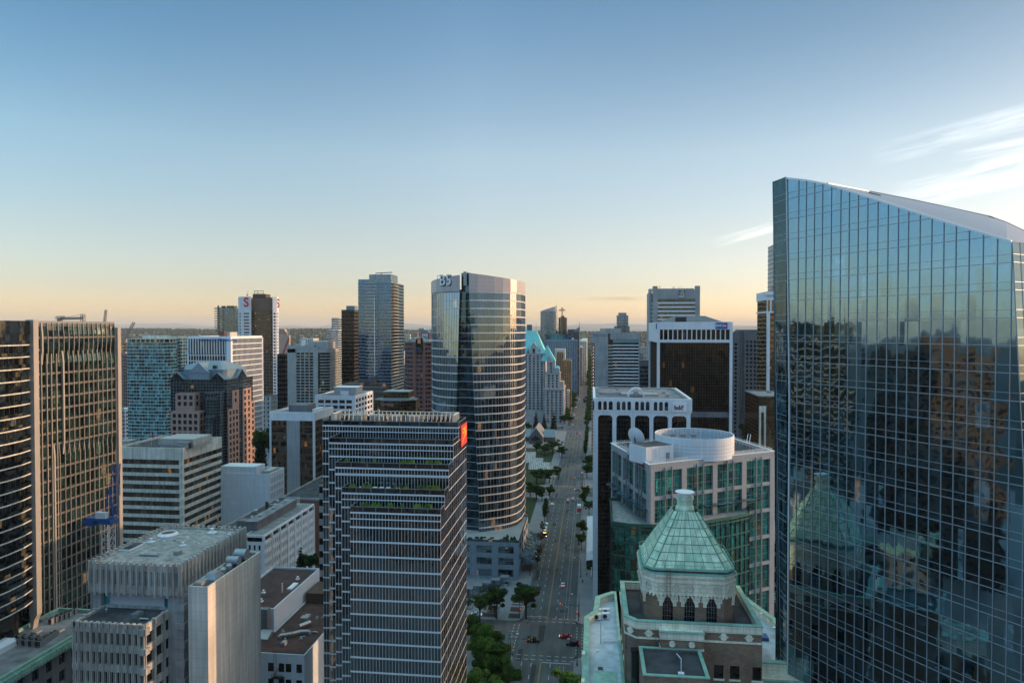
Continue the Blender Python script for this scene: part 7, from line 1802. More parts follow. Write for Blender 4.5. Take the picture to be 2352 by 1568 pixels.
def build_hotel_and_church():
 du = lambda x: 1188.2 + .19527 * x
 dv = lambda y: 704.4 + .19527 * y
 z = 830; b = B('grand_hotel','old grey stone chateau hotel with steep bright green copper roof','hotel',(PZ(1230,900,850).x,PZ(1230,900,850).y,0))
 def seg(x0,x1,ytop,z,dep,nm='stone_block',mat=None,wn=(0,),fh=3.25,bay=4.6):
  a,c = PZ(du(x0),dv(ytop),z),PZ(du(x1),dv(ytop),z); fp = rect(a.x,c.x,a.y,a.y + dep); punched(b,fp,wn,0,a.z,fh,bay,2.3,2.0,.6,M['stonewall'],M['g_dark'],.5,nm,wins,1.2,top=1.5); return fp,a.z
 wins = []
 main,zm = seg(20,325,550,852,40,wn=(0,))
 wing,zw = seg(322,545,970,830,60,wn=(0,1))
 up,zu = seg(335,500,780,842,20,wn=(0,1)); up2,zu2 = seg(350,445,640,846,18,wn=(0,)); seg(500,545,880,845,20,wn=())
 put_windows(b,wins)
 q = MB()
 for fp,zt in ((main,zm),(wing,zw),(up,zu)): q.ring(offset(fp,.7),offset(fp,-.5),zt - .3,zt + .7); q.ring(offset(fp,.35),fp,zt - 22,zt - 21)
 b.part('cornice',q,M['beige'])
 Zr = PZ(1210,759,865).z; (x0,y0),(x1,_),(_,y1),_ = main; q = MB()
 rt = [(x0,y0 + 17),(PZ(du(225),759,865).x,y0 + 17),(PZ(du(225),759,865).x,y0 + 22),(x0,y0 + 22)]; q.prism(offset(main,.2),zm + .7,Zr,poly2=rt); b.part('copper_roof',q,M['coppersky'])
 q = MB(); x2,x3 = up2[0][0] - 8,up2[1][0] + .5; zt = PZ(du(380),dv(455),850).z; q.prism(rect(x2,x3,up2[0][1],up2[0][1] + 18),zu2 + .1,zt,poly2=rect(x3 - 11.5,x3 - 10.5,up2[0][1] + 6,up2[0][1] + 12)); b.part('copper_roof',q,M['coppersky'])
 q = MB(); a,c = PZ(du(440),dv(690),844),PZ(du(495),dv(715),844); q.prism(rect(a.x,c.x,a.y - 1,a.y + 8),zu + .1,zu + 6); b.part('side_turret',q,M['stonewall']); q = MB(); q.prism(rect(a.x - .5,c.x + .5,a.y - 1.5,a.y + 8.5),zu + 6,zu + 9,poly2=rect(a.x + 2,a.x + 4,a.y + 2,a.y + 5)); b.part('copper_roof',q,M['coppersky'])
 for x in (195,128,260):
  p = PZ(du(x),dv(550),850.5); w_ = 3.2 if x == 195 else 1.8; h_ = 9 if x == 195 else 4; q = MB(); q.box(p.x - w_,p.x + w_,p.y - .8,p.y + 6,zm - 3,zm + h_); gable(q,p.x - w_ - .3,p.x + w_ + .3,p.y - 1,p.y + 6,zm + h_,zm + h_ + w_ * 1.8,'y'); q.tube((p.x,p.y,zm + h_ + w_ * 1.6),(p.x,p.y,zm + h_ + w_ * 1.8 + 2.5),.25,5,.05); b.part('dormer',q,M['stonewall']);
  q = MB(); q.box(p.x - w_ * .4,p.x + w_ * .4,p.y - .9,p.y - .81,zm + .5,zm + h_ * .7); b.part('dormer_window',q,M['g_dark'])
 p = PZ(du(378),dv(610),846); q = MB(); q.box(p.x - 2,p.x + 2,p.y - 1.5,p.y + 3,zu2 - 2,zu2 + 3.5); gable(q,p.x - 2.2,p.x + 2.2,p.y - 1.6,p.y + 3,zu2 + 3.5,zu2 + 8,'y'); b.part('dormer',q,M['stonewall'])
 p = PZ(du(142),dv(210),868); q = MB(); q.box(p.x - 3.2,p.x + 3.2,p.y,p.y + 5,zm + 12,p.z); b.part('chimney',q,M['greydark'])
 p = PZ(du(222),dv(190),864); q = MB(); q.tube((p.x,p.y,Zr - 1),(p.x,p.y,p.z),.35,5,.08); b.part('finial',q,M['copper']); p = PZ(du(377),dv(395),850); q = MB(); q.tube((p.x - 2.4,p.y,zt - 1),(p.x - 2.4,p.y,p.z),.3,5,.08); b.part('finial',q,M['copper'])
 for k,x in enumerate((110,152,197,241)):
  p = PZ(du(x),dv(690),851.5); q = MB(); q.box(p.x - 2,p.x + 2,p.y - .3,p.y,p.z,p.z + 5); q.tube((p.x,p.y - .3,p.z + 5),(p.x,p.y,p.z + 5),2.0,12); b.part('arched_window',q,M['g_dark'])
 q = MB(); a,c = PZ(du(60),dv(1215),842),PZ(du(322),dv(1215),842); q.box(a.x,c.x,a.y,a.y + 14,0,a.z); b.part('base_block',q,M['stonewall']); q = MB(); q.box(a.x,c.x,a.y - .1,a.y + 13.9,a.z,a.z + .1); b.part('base_roof',q,M['roofgrey'])
 # street side low wing
 a = PZ(du(580),dv(985),930); q = B('low_building','low pale building on the street just past the grand hotel','building',(a.x + 5,a.y + 20,0)); m = MB(); m.box(a.x,PZ(du(612),dv(985),930).x,a.y,a.y + 90,0,a.z); q.part('wall',m,M['beige']); m = MB()
 for k in range(12): m.box(PZ(du(612),dv(985),930).x,PZ(du(612),dv(985),930).x + .3,a.y + 4 + k * 7,a.y + 7 + k * 7,3,a.z - 3)
 q.part('window_rows',m,M['g_dark'])
 # church
 b = B('stone_church','dark stone church with slate gable roof and lancet window near the street trees','church',(PZ(1240,1000,700).x,PZ(1240,1000,700).y,0))
 z = 690; a,c = PZ(du(140),dv(1535),z),PZ(du(300),dv(1535),z); ap = PZ(du(222),dv(1425),z); ridge2 = PZ(du(290),dv(1300),z + 45)
 ln = 42; q = MB(); gable(q,a.x - .8,c.x + .8,a.y - .4,a.y + ln,a.z,ap.z + .5,'y'); b.part('slate_roof',q,M['slate']); q = MB(); gable(q,a.x,c.x,a.y - .6,a.y - .45,a.z - .5,ap.z - .2,'y'); q.box(a.x,c.x,a.y - .2,a.y + ln - 1,0,a.z - .01); b.part('gable_wall',q,M['churchstone'])
 xm = (a.x + c.x) / 2; q = MB()
 for k in range(5): h_ = 5 - abs(k - 2) * .9; q.box(xm - 4 + k * 1.65,xm - 2.9 + k * 1.65,a.y - .75,a.y - .61,a.z - 3.5,a.z - 3.5 + h_); q.tube((xm - 3.45 + k * 1.65,a.y - .75,a.z - 3.5 + h_),(xm - 3.45 + k * 1.65,a.y - .62,a.z - 3.5 + h_),.55,8)
 b.part('lancet_window',q,M['g_dark'])
 for x_,s_ in ((c.x,1),(a.x,-1)):
  q = MB(); x_a,x_b = sorted((x_,x_ + s_ * 12)); gable(q,x_a,x_b,a.y + 12,a.y + 30,a.z - 1.5,a.z + 5.5,'x'); b.part('transept_roof',q,M['slatelight']); q = MB(); q.box(x_a,x_b,a.y + 12.5,a.y + 29.5,0,a.z - 1.6); b.part('transept_wall',q,M['churchstone'])
def build_far_named():
 def tower(u0,uc,u1,v,z,nm,label,style,cat='apartment tower',side='L',**k):
  fp,Zt = (left_fp if side == 'L' else right_fp)(u0,uc,u1,v,z); b = B(nm,label,cat,base_of(fp)); style(b,fp,Zt); return b,fp,Zt
 bnd = lambda wm,gm,fh=3.6,sp=1.3: (lambda b,fp,Zt: (banded(b,fp,0,Zt,fh,sp,M[wm],M[gm],.2,1),roof_cap(b,fp,Zt,M['roofgrey'],.8,.5,M[wm])))
 grd = lambda wm,gm,bay=3.5,ww=2.2: (lambda b,fp,Zt: punched_far(b,fp,Zt,M[wm],M[gm],bay,ww))
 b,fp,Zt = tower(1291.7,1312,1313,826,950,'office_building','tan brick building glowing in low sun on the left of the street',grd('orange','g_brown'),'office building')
 tower(1279,1294,1296,808,1010,'office_building','brown building with pale rooftop frame behind the tan brick building',grd('orange','g_dark'),'office building')
 q = MB(); a,c = PZ(1274,801,1020),PZ(1298,801,1020); q.box(a.x,c.x,a.y,a.y + 20,70,a.z); b2 = B('rooftop_pavilion_building','pale flat pavilion roof rising behind the brown building','building',(a.x,a.y,0)); b2.part('pavilion',q,M['cream']); q = MB(); q.box(a.x + 1,c.x - 1,a.y + 1,a.y + 19,0,69.9); b2.part('wall',q,M['beigedark'])
 tower(1252.6,1325.5,1331,780,1160,'office_tower','long blue-grey office slab with gridded windows left of the street',grd('metalroof','g_blue',4,2.8),'office tower')
 a,c = PZ(1253,767,1175),PZ(1313,767,1175); q = MB(); q.box(a.x,c.x,a.y,a.y + 25,60,a.z); q2 = B('office_building','dark teal glass block rising behind the gridded slab','office building',(a.x + 20,a.y,0)); q2.part('glass_block',q,M['g_blue']); q = MB(); q.box(a.x + 1,c.x - 1,a.y + .5,a.y + 24,0,59.9); q2.part('base',q,M['greydark'])
 b,fp,Zt = tower(1318,1330,1331.5,762,1180,'office_tower','dark glass tower with thin pointed mast above the street trees',bnd('greydark','g_dark'),'office tower')
 p = PZ(1331,738,1185); q = MB(); q.tube((p.x,p.y,Zt),p,.9,5,.15); q.face([(p.x - 12,p.y,Zt),(p.x,p.y,Zt),(p.x,p.y,Zt + 9)]); b.part('mast',q,M['steel'])
 tower(1304,1325,1327,757,1500,'apartment_tower','stepped dark tower behind the gridded slab',bnd('greydark','g_dark'))
 tower(1331,1347,1349.5,783,1500,'apartment_tower','pale apartment tower beside the far end of the street',grd('cream','g_office',4,2.4))
 tower(1331,1338,1341,797,1400,'apartment_tower','low pale apartment block at the far left of the street end',grd('beige','g_office',4,2.4))
 # elliptical dark tower
 z = 1500; c = PZ(1261,715,z + 20); rx = 20 * z / 1568; poly = [(c.x + rx * math.cos(t),c.y + rx * .55 * math.sin(t)) for t in [2 * math.pi * k / 28 for k in range(28)]]
 b = B('apartment_tower','dark elliptical glass tower with slanted pale crown, its right edge lit gold','apartment tower',base_of(poly)); Zt = PZ(1261,715,z).z
 q = MB(); q.prism(poly,0,Zt); b.part('curved_glass_wall',q,M['g_blue']); q = MB(); zz = Zt
 while zz > 20: q.ring(offset(poly,.15),poly,zz - 1.2,zz); zz -= 4
 b.part('floor_bands',q,M['mullgrey']); q = MB(); n = len(poly); po = offset(poly,-1.5)
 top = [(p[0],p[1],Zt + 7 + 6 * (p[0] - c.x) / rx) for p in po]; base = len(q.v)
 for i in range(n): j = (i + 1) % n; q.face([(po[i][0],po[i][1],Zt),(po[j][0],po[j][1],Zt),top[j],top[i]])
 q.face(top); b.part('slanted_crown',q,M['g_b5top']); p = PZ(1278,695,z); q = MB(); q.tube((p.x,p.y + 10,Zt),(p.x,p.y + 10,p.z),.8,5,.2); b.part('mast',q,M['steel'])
 # tower under construction
 fp,Zt = left_fp(1283,1300,1302,729,1550); b = B('unfinished_tower','concrete tower under construction with bare floor slabs below a crane','tower under construction',base_of(fp)); q = MB(); zz = Zt
 while zz > 20: q.prism(fp,zz - .8,zz); zz -= 3.6
 q.prism(offset(fp,-5),20,Zt + 4); b.part('floor_slabs',q,M['beigedark']); q = MB()
 for fr in edges(fp):
  for k in range(5): fr.box(q,fr.L * k / 5,fr.L * k / 5 + .9,0,Zt,-1.2,-.1)
 b.part('columns',q,M['beigedark']); q = MB(); q.prism(offset(fp,-1.0),20,Zt - 30); b.part('lower_glazing',q,M['g_office'])
 # single tower against the horizon
 z = 1600; fp,Zt = right_fp(1416,1417,1443,724,z); b = B('apartment_tower','lone pale green glass tower standing above the distant skyline','apartment tower',base_of(fp)); banded(b,fp,0,Zt,3.6,1.2,M['metalroof'],M['g_pale'],.3,2); q = MB(); q.prism(offset(fp,-4),Zt,PZ(1430,718,z).z); b.part('penthouse',q,M['metalroof']); q = MB(); w = PZ(1446,747,z - 15); a = PZ(1411,749,z - 15); q.box(a.x,w.x,a.y,a.y + 10,0,a.z); b.part('lower_wing',q,M['g_pale'])
 # towers beyond on the left, against the hills
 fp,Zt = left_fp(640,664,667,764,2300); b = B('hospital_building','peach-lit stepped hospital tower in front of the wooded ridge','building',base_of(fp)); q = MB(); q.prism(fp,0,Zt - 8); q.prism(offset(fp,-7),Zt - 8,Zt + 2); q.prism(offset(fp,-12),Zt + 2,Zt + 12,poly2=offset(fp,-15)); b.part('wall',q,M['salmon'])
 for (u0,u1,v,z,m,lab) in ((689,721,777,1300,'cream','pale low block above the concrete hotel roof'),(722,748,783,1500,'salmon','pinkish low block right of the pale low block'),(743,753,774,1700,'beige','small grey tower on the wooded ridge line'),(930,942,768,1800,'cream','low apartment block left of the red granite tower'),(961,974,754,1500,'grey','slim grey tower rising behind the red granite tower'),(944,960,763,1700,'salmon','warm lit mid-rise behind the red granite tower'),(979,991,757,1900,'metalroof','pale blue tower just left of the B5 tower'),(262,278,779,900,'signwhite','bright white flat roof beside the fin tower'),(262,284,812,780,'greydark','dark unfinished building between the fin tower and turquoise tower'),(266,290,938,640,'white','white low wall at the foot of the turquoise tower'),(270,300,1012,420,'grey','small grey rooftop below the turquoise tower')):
  a,c = PZ(u0,v,z),PZ(u1,v,z); fp = rect(a.x,c.x,a.y,a.y + (c.x - a.x)); b = B('distant_building',lab,'building',base_of(fp)); punched_far(b,fp,a.z,M[m],M['g_dark'],4,2.4) if m not in ('signwhite',) else banded(b,fp,0,a.z,4,2,M['beigedark'],M['g_dark'],.1,6)
def punched_far(b,fp,Zt,wm,gm,bay=3.5,ww=2.2):
 q = MB(); q.prism(offset(fp,-.4),0,Zt - .5); b.part('glass_core',q,gm); w = MB(); w.prism(fp,Zt - 3,Zt)
 for i in (0,1,3):
  fr = edges(fp)[i]; n = max(1,round(fr.L / bay)); z = Zt - 3
  for k in range(n + 1): s = fr.L * k / n; fr.box(w,max(.4,s - (bay - ww) / 2),min(fr.L,s + (bay - ww) / 2),0,Zt - 3,-.4,0)
  while z > 5: fr.box(w,.4,fr.L,z - 3.6,z - 2.0,-.39,-.05); z -= 3.6
 b.part('wall',w,wm)
# ================================================================== GROUND, STREETS, TREES, VEHICLES
XL,XR_,XC = -27.2,-5.8,-17.2            # kerbs and centre line of the avenue
def asphalt():
 m,nt,out = new_mat('asphalt'); L = nt.links.new; p = N(nt,'ShaderNodeBsdfPrincipled'); p.inputs['Roughness'].default_value = .85
 g = N(nt,'ShaderNodeNewGeometry'); mp = N(nt,'ShaderNodeMapping'); mp.inputs['Scale'].default_value = (.55,.03,1); L(g.outputs['Position'],mp.inputs[0])
 n = N(nt,'ShaderNodeTexNoise'); n.inputs['Scale'].default_value = 1; n.inputs['Detail'].default_value = 4; L(mp.outputs[0],n.inputs['Vector'])
 n2 = N(nt,'ShaderNodeTexNoise'); n2.inputs['Scale'].default_value = .09; n2.inputs['Detail'].default_value = 7; L(g.outputs['Position'],n2.inputs['Vector'])
 a = N(nt,'ShaderNodeMath',operation='ADD'); L(n.outputs[0],a.inputs[0]); L(n2.outputs[0],a.inputs[1]); r = N(nt,'ShaderNodeValToRGB'); e = r.color_ramp.elements; e[0].position = .75 / 2; e[0].color = (.060,.061,.062,1); e[1].position = 1.25 / 2; e[1].color = (.112,.113,.115,1)
 h = N(nt,'ShaderNodeMath',operation='MULTIPLY'); h.inputs[1].default_value = .5; L(a.outputs[0],h.inputs[0]); L(h.outputs[0],r.inputs[0]); L(r.outputs[0],p.inputs['Base Color']); L(p.outputs[0],out.inputs[0]); return m
M['asphalt'] = asphalt()
M['lane'] = stone('worn_white_road_paint',(.50,.51,.53),.7,.25,1.5,.1); M['laney'] = stone('worn_yellow_road_paint',(.48,.26,.05),.7,.25,1.5,.1)
M['paving'] = stone('concrete_paving',(.24,.24,.245),.9,.12,.2,.0,joints=(1.5,99),jdark=.8); M['pavered'] = stone('dark_red_pavers',(.07,.045,.045),.9,.2,1.5,.0); M['palestone'] = stone('pale_stone_paving',(.22,.23,.245),.85,.12,.4,.0)
M['soil'] = stone('city_ground',(.05,.055,.05),.95,.3,.02,.0); M['grass'] = stone('lawn',(.03,.05,.018),.95,.3,.3,.0)
CROSS = [(240.5,267.5),(472,499),(777,812),(1075,1095),(1330,1350),(1600,1620),(1900,1920)]
def build_ground():
 q = MB(); N_ = 40
 q.face([(-45000,-2500,-.25),(45000,-2500,-.25),(45000,60000,-.25),(-45000,60000,-.25)]); struct('ground',q,M['soil'])
 q = MB(); q.face([(XL,-60,0),(XR_,-60,0),(XR_,2600,0),(XL,2600,0)])
 for y0,y1 in CROSS: q.face([(XL - 420,y0,0),(XL,y0,0),(XL,y1,0),(XL - 420,y1,0)]); q.face([(XR_,y0,0),(XR_ + 420,y0,0),(XR_ + 420,y1,0),(XR_,y1,0)])
 q.face([(-180,-40,-.1),(-130,-40,-.1),(-130,2400,-.1),(-180,2400,-.1)])
 struct('road',q,M['asphalt'])
 q = MB(); prev = -60
 for y0,y1 in CROSS + [(2600,2600)]:
  for xa,xb in ((XL - 420,XL),(XR_,XR_ + 420)):
   c = 3.0; ya,yb = prev,y0
   if xb == XL: pts = [(xa,ya),(xb - c,ya),(xb - c * .3,ya + c * .3),(xb,ya + c),(xb,yb - c),(xb - c * .3,yb - c * .3),(xb - c,yb),(xa,yb)]
   else: pts = [(xa + c,ya),(xb,ya),(xb,yb),(xa + c,yb),(xa + c * .3,yb - c * .3),(xa,yb - c),(xa,ya + c),(xa + c * .3,ya + c * .3)]
   q.prism(pts,-.2,.14)
  prev = y1
 struct('pavement',q,M['paving'])
 # kerbs
 q = MB(); prev = -60
 for y0,y1 in CROSS + [(2600,2600)]:
  q.box(XL - .22,XL + .02,prev + 3,y0 - 3,0,.165); q.box(XR_ - .02,XR_ + .22,prev + 3,y0 - 3,0,.165); prev = y1
 struct('kerb',q,M['palestone'])
 # painted markings
 w = MB(); y_ = MB(); Z = .006
 def dash(x,y,L=2.8,wd=.2,mb=w): mb.face([(x - wd / 2,y,Z),(x + wd / 2,y,Z),(x + wd / 2,y + L,Z),(x - wd / 2,y + L,Z)])
 segs = []; prev = 60
 for y0,y1 in CROSS + [(2200,2200)]: segs.append((prev + 4,y0 - 5)); prev = y1
 for a,c in segs:
  for dx in (-.12,.12): y_.face([(XC + dx - .06,a,Z),(XC + dx + .06,a,Z),(XC + dx + .06,c,Z),(XC + dx - .06,c,Z)])
  for x in (XC - 3.3,XC - 6.6,XC + 3.35):
   y = a
   while y < c - 3: dash(x,y); y += 8.4
  for x in (XC + 6.7,XC + 8.1):
   y = a
   while y < c - 2: dash(x,y,1.15,.16); y += 2.1
 for y0,y1 in CROSS[:3]:
  for y in (y0 - 3.6,y0 - .6,y1 + .8,y1 + 3.8):
   x = XL + 1
   while x < XR_ - 1.2:
    w.face([(x,y,Z),(x + 1.5,y,Z),(x + 1.5,y + .28,Z),(x,y + .28,Z)]); x += 2.7
  w.face([(XC + .4,y0 - 5.4,Z),(XR_ - .8,y0 - 5.4,Z),(XR_ - .8,y0 - 5.0,Z),(XC + .4,y0 - 5.0,Z)]) ; w.face([(XL + .6,y1 + 5.2,Z),(XC - .4,y1 + 5.2,Z),(XC - .4,y1 + 5.6,Z),(XL + .6,y1 + 5.6,Z)])
  for sx in (-1,1):
   for k in range(12):
    x = (XL - 4 - k * 7) if sx < 0 else (XR_ + 4 + k * 7); ym = (y0 + y1) / 2
    for dy in (-4.5,0,4.5): w.face([(x,ym + dy,Z),(x + 3,ym + dy,Z),(x + 3,ym + dy + .15,Z),(x,ym + dy + .15,Z)])
  for x in (XL - 2.6,XL - .6,XR_ + .6,XR_ + 2.6):
   y = y0 + 2
   while y < y1 - 2: w.face([(x - .12,y,Z),(x + .12,y,Z),(x + .12,y + 1.3,Z),(x - .12,y + 1.3,Z)]); y += 2.6
 dx,dy = XC + 7.4,285
 for a,c in (((0,-1.6),(.5,0)),((.5,0),(0,1.6)),((0,1.6),(-.5,0)),((-.5,0),(0,-1.6))): w.face([(dx + a[0] - .08,dy + a[1],Z + .001),(dx + a[0] + .08,dy + a[1],Z + .001),(dx + c[0] + .08,dy + c[1],Z + .001),(dx + c[0] - .08,dy + c[1],Z + .001)])
 pt,rd = MB(),random.Random(8)
 for k in range(34):
  x,y,a_,b_ = rd.uniform(XL + 1,XR_ - 4),rd.uniform(150,760),rd.uniform(.8,3),rd.uniform(2,14); z_ = .0025; pt.face([(x,y,z_),(x + a_,y,z_),(x + a_,y + b_,z_),(x,y + b_,z_)])
 for k in range(26):
  x,y = rd.uniform(XL + 1,XR_ - 1),rd.uniform(150,700); pt.face([(x + .4 * math.cos(t),y + .4 * math.sin(t),.0035) for t in [math.pi * j / 5 for j in range(10)]])
 struct('road_patches',pt,stone('patched_asphalt',(.045,.045,.047),.9,.3,.8,0))
 struct('road_markings',w,M['lane']); struct('road_centre_line',y_,M['laney'])
 # plaza on the left corner: paving bands
 q = MB(); r_ = MB(); z = .15
 for k in range(5):
  a = 268.5 + k * 6.4; r_.face([(XL - 5.8,a + 1.4,z),(XL - 1.2,a + 1.4,z),(XL - 1.2,a + 6.0,z),(XL - 5.8,a + 6.0,z)]); r_.face([(XL - 17,a + 1.4,z),(XL - 10.5,a + 1.4,z),(XL - 10.5,a + 6.0,z),(XL - 17,a + 6.0,z)])
 q.face([(XL - 10,268.5,z + .004),(XL - 6.6,268.5,z + .004),(XL - 6.6,318,z + .004),(XL - 10,318,z + .004)]); q.face([(XL - 26,284,z + .008),(XL - 1,284,z + .008),(XL - 1,285.4,z + .008),(XL - 26,285.4,z + .008)])
 for y in (300,330,342,356,370): q.face([(XL - 5.5,y,z + .004),(XL - 1,y,z + .004),(XL - 1,y + 9,z + .004),(XL - 5.5,y + 9,z + .004)])
 struct('plaza_paving',q,M['palestone']); struct('plaza_pavers',r_,M['pavered'])
 q = MB(); q.face([(XL - 60,505,.15),(XL - 7,505,.15),(XL - 7,660,.15),(XL - 60,660,.15)]); q.face([(XL - 28,404,.16),(XL - 9,404,.16),(XL - 9,466,.16),(XL - 28,466,.16)]); struct('lawn_ground',q,M['grass'])
# ------------------------------------------------------------------ trees
def blob_leaves(mb,c,r,n,size,rnd,squash=.85,m=0):
 for _ in range(n):
  d = Vector((rnd.gauss(0,1),rnd.gauss(0,1),rnd.gauss(0,1))).normalized(); rr = r * (rnd.random() ** .4)
  p = Vector(c) + Vector((d.x * rr,d.y * rr,d.z * rr * squash)); nrm = (d + Vector((rnd.uniform(-.9,.9),rnd.uniform(-.9,.9),rnd.uniform(-.3,1.1)))).normalized(); a = nrm.orthogonal().normalized(); bb = nrm.cross(a); t = rnd.uniform(0,6.28); a,bb = a * math.cos(t) + bb * math.sin(t),bb * math.cos(t) - a * math.sin(t); s = size * rnd.uniform(.6,1.3)
  mb.face([p - a * s,p + bb * s * .7,p + a * s,p - bb * s * .7],m)
def tree_proto(name,kind,seed,leaf,n=2600,size=.20):
 """unit tree about 10 m tall, 7 m wide"""
 rnd = random.Random(seed); cr,tr = MB(),MB(); tr.tube((0,0,0),(0,0,3.2),.24,8,.17)
 if kind == 'round':
  cl = [((rnd.uniform(-2.9,2.9),rnd.uniform(-2.9,2.9),rnd.uniform(3.2,9.0)),rnd.uniform(.6,1.5)) for _ in range(30)]
  cl = [(c,r * (1.15 - abs(c[2] - 5.8) * .12)) for c,r in cl if math.hypot(c[0],c[1]) < 3.1 - abs(c[2] - 5.6) * .55]
  cl += [((0,0,5.4),1.6),((.5,-.4,7.2),1.3)]
 elif kind == 'column': cl = [((rnd.uniform(-.7,.7),rnd.uniform(-.7,.7),2.6 + k * .62),1.75 * math.sin(math.pi * (k + 1.6) / 14.5) + .25) for k in range(12)]
 elif kind == 'loose': cl = [((rnd.uniform(-3.1,3.1),rnd.uniform(-3.1,3.1),rnd.uniform(3.0,9)),rnd.uniform(.6,1.25)) for _ in range(26)]; cl = [(c,r) for c,r in cl if math.hypot(c[0],c[1]) < 3.6 - abs(c[2] - 6) * .6]
 else: cl = [((rnd.uniform(-.2,.2),rnd.uniform(-.2,.2),1.6 + k * .75),2.3 * (1 - k / 12.5) + .15) for k in range(12)]
 tot = sum(r ** 2 for _,r in cl)
 for c,r in cl:
  blob_leaves(cr,c,r,int(n * r * r / tot),size,rnd,.8 if kind != 'conifer' else .35);
  if kind in ('round','loose'): tr.tube((0,0,2.4 + rnd.random() * 1.5),c,.09,4,.025)
 if kind in ('column','conifer'): tr.tube((0,0,3.1),(0,0,8.8),.16,6,.03)
 return cr.mesh('crown',leaf),tr.mesh('trunk',M['bark'])
TP = {}
def tree(p,h,w,kind,label,group,rz=0.0,name='street_tree',top=None):
 key = kind
 cm,tm = TP[key]; o = bpy.data.objects.new(name,None); COL.objects.link(o); o.location = (p[0],p[1],p[2] if len(p) > 2 else .14); o.rotation_euler = (0,0,rz); o.scale = (w / 7,w / 7,h / 10)
 tag(o,label,'tree',group); link('crown',cm,o); link('trunk',tm,o); return o
def build_trees():
 TP['round'] = tree_proto('r','round',1,M['leaf_a'],9000,.17); TP['round2'] = tree_proto('r','round',5,M['leaf_b'],9000,.17); TP['column'] = tree_proto('c','column',2,M['leaf_a'],3000,.2); TP['loose'] = tree_proto('l','loose',3,M['leaf_b'],3800,.2)
 TP['conifer'] = tree_proto('k','conifer',4,M['leaf_c'],3000,.22); TP['russet'] = tree_proto('u','loose',6,M['leaf_r'],3200,.2); TP['fresh'] = tree_proto('f','round',8,M['leaf_f'],9000,.17); TP['small'] = tree_proto('s','round',9,M['leaf_a'],1100,.42)
 rnd = random.Random(11)
 def at(u,vb,h,w,kind,label,group=None,name='street_tree'):
  p = atZ(u,vb,.14); return tree((p.x,p.y),h,w,kind,label,group,rnd.uniform(0,6),name)
 G = 'leafy trees round the near crossing'
 at(1208,1418,16,13,'round','large dark round tree at the left kerb just past the crossing',G); at(1140,1420,15,11,'round','dark broad tree standing in the plaza planter',G); at(1102,1428,14,10,'loose','dark tree on the plaza left of the planter tree',G)
 at(1100,1545,19,13,'fresh','tall bright green tree against the side of the terraced tower',G); at(1154,1562,15,12,'round2','dark leafy tree at the near left corner of the crossing',G); at(1092,1640,15,12,'fresh','bright green tree rising from the bottom edge beside the terraced tower',G); at(1128,1645,15,11,'fresh','bright green tree at the bottom edge left of the street',G); at(1118,1600,16,12,'round','dark green tree tucked behind the two bright bottom trees',G); at(1088,1500,17,11,'round2','tall mid green tree behind the bright one beside the terraced tower',G); at(1128,1520,13,10,'round2','mid green tree filling the gap at the near left corner',G); at(1160,1608,14,11,'round2','mid green tree at the bottom edge beside the left kerb',G)
 at(1300,1655,17,15,'fresh','round bright tree at the bottom edge on the right kerb',G)
 G = 'dark street trees on the right pavement'
 for u,vb,h,w,lab in ((1335,1262,10.5,7.5,'lower of the two round trees beside the white tent'),(1339,1234,11.5,8,'upper of the two round trees beside the white tent'),(1341,1166,12,8,'round tree beside the red and white truck'),(1345,1150,12,7.5,'tree just beyond the one beside the truck'),(1353,1180,10,8,'dark shrubby tree behind the kerb trees by the tent end')): at(u,vb,h,w,'round' if w > 7.4 else 'column',lab,G)
 at(1348,1098,14,13,'round2','wide bushy tree on the right pavement beyond the second crossing',G); at(1353,1080,15,13,'round2','farther wide bushy tree beyond the second crossing',G)
 for k,(u,vb) in enumerate(((1345,1048),(1345,1036),(1347,1022),(1348,1010),(1349,1000))): at(u,vb,12,8,'column','upright tree number %s along the right kerb before the church crossing' % ('one two three four five'.split()[k]),G)
 G = 'street trees on the left pavement'
 for u,vb,h,w,kd,lab in ((1263,1146,11,9,'round','round dark tree at the left corner of the second crossing'),(1251,1197,12,6,'column','narrow tree beside the waiting bus'),(1254,1182,11,6,'column','narrow tree just behind the bus tree'),(1250,1150,0,0,'',''),(1282,1100,12,11,'round2','tree on the left corner past the second crossing'),(1262,1108,12,12,'round2','tree beside the glass skylights'),(1232,1110,13,14,'round2','broad tree behind the glass skylights'),(1218,1140,12,11,'round2','tree under the edge of the B5 tower'),(1232,1146,12,11,'round2','tree right of the one under the B5 tower'),(1245,1150,12,10,'round2','third tree in the row under the B5 tower'),(1290,1050,12,12,'round2','leafy tree beside the church lawn'),(1283,1035,12,12,'loose','loose tree on the church lawn edge'),(1270,1040,13,15,'round2','spreading tree on the church lawn'),(1250,1045,12,15,'round2','tree in front of the church roof'),(1232,1040,12,14,'round2','tree in front of the church gable')):
  if h: at(u,vb,h,w,kd,lab,G)
 G = 'thin bare young trees by the bus lane'
 for k,(u,vb) in enumerate(((1242,1250),(1238,1282),(1234,1300),(1247,1225),(1256,1186))): at(u,vb,8,3.6,'russet','thin brownish young tree, %s along the bus kerb' % ('first second third fourth fifth'.split()[k]),G)
 G = 'dark conifers by the grand hotel'
 for k,(u,vb,h,w,kd) in enumerate(((1231,990,23,11,'conifer'),(1272,992,24,12,'conifer'),(1250,988,20,10,'conifer'),(1213,990,12,12,'small'),(1306,976,14,14,'round'))): at(u,vb,h,w,kd,('dark fir in front of the hotel, left of the church gable','tall dark fir between the church and the street','middle fir behind the church roof ridge','dark round tree left of the church','dark round tree at the hotel street corner')[k],G)
 G = 'trees lining the far part of the avenue'; names = {}
 y = 830; k = 0
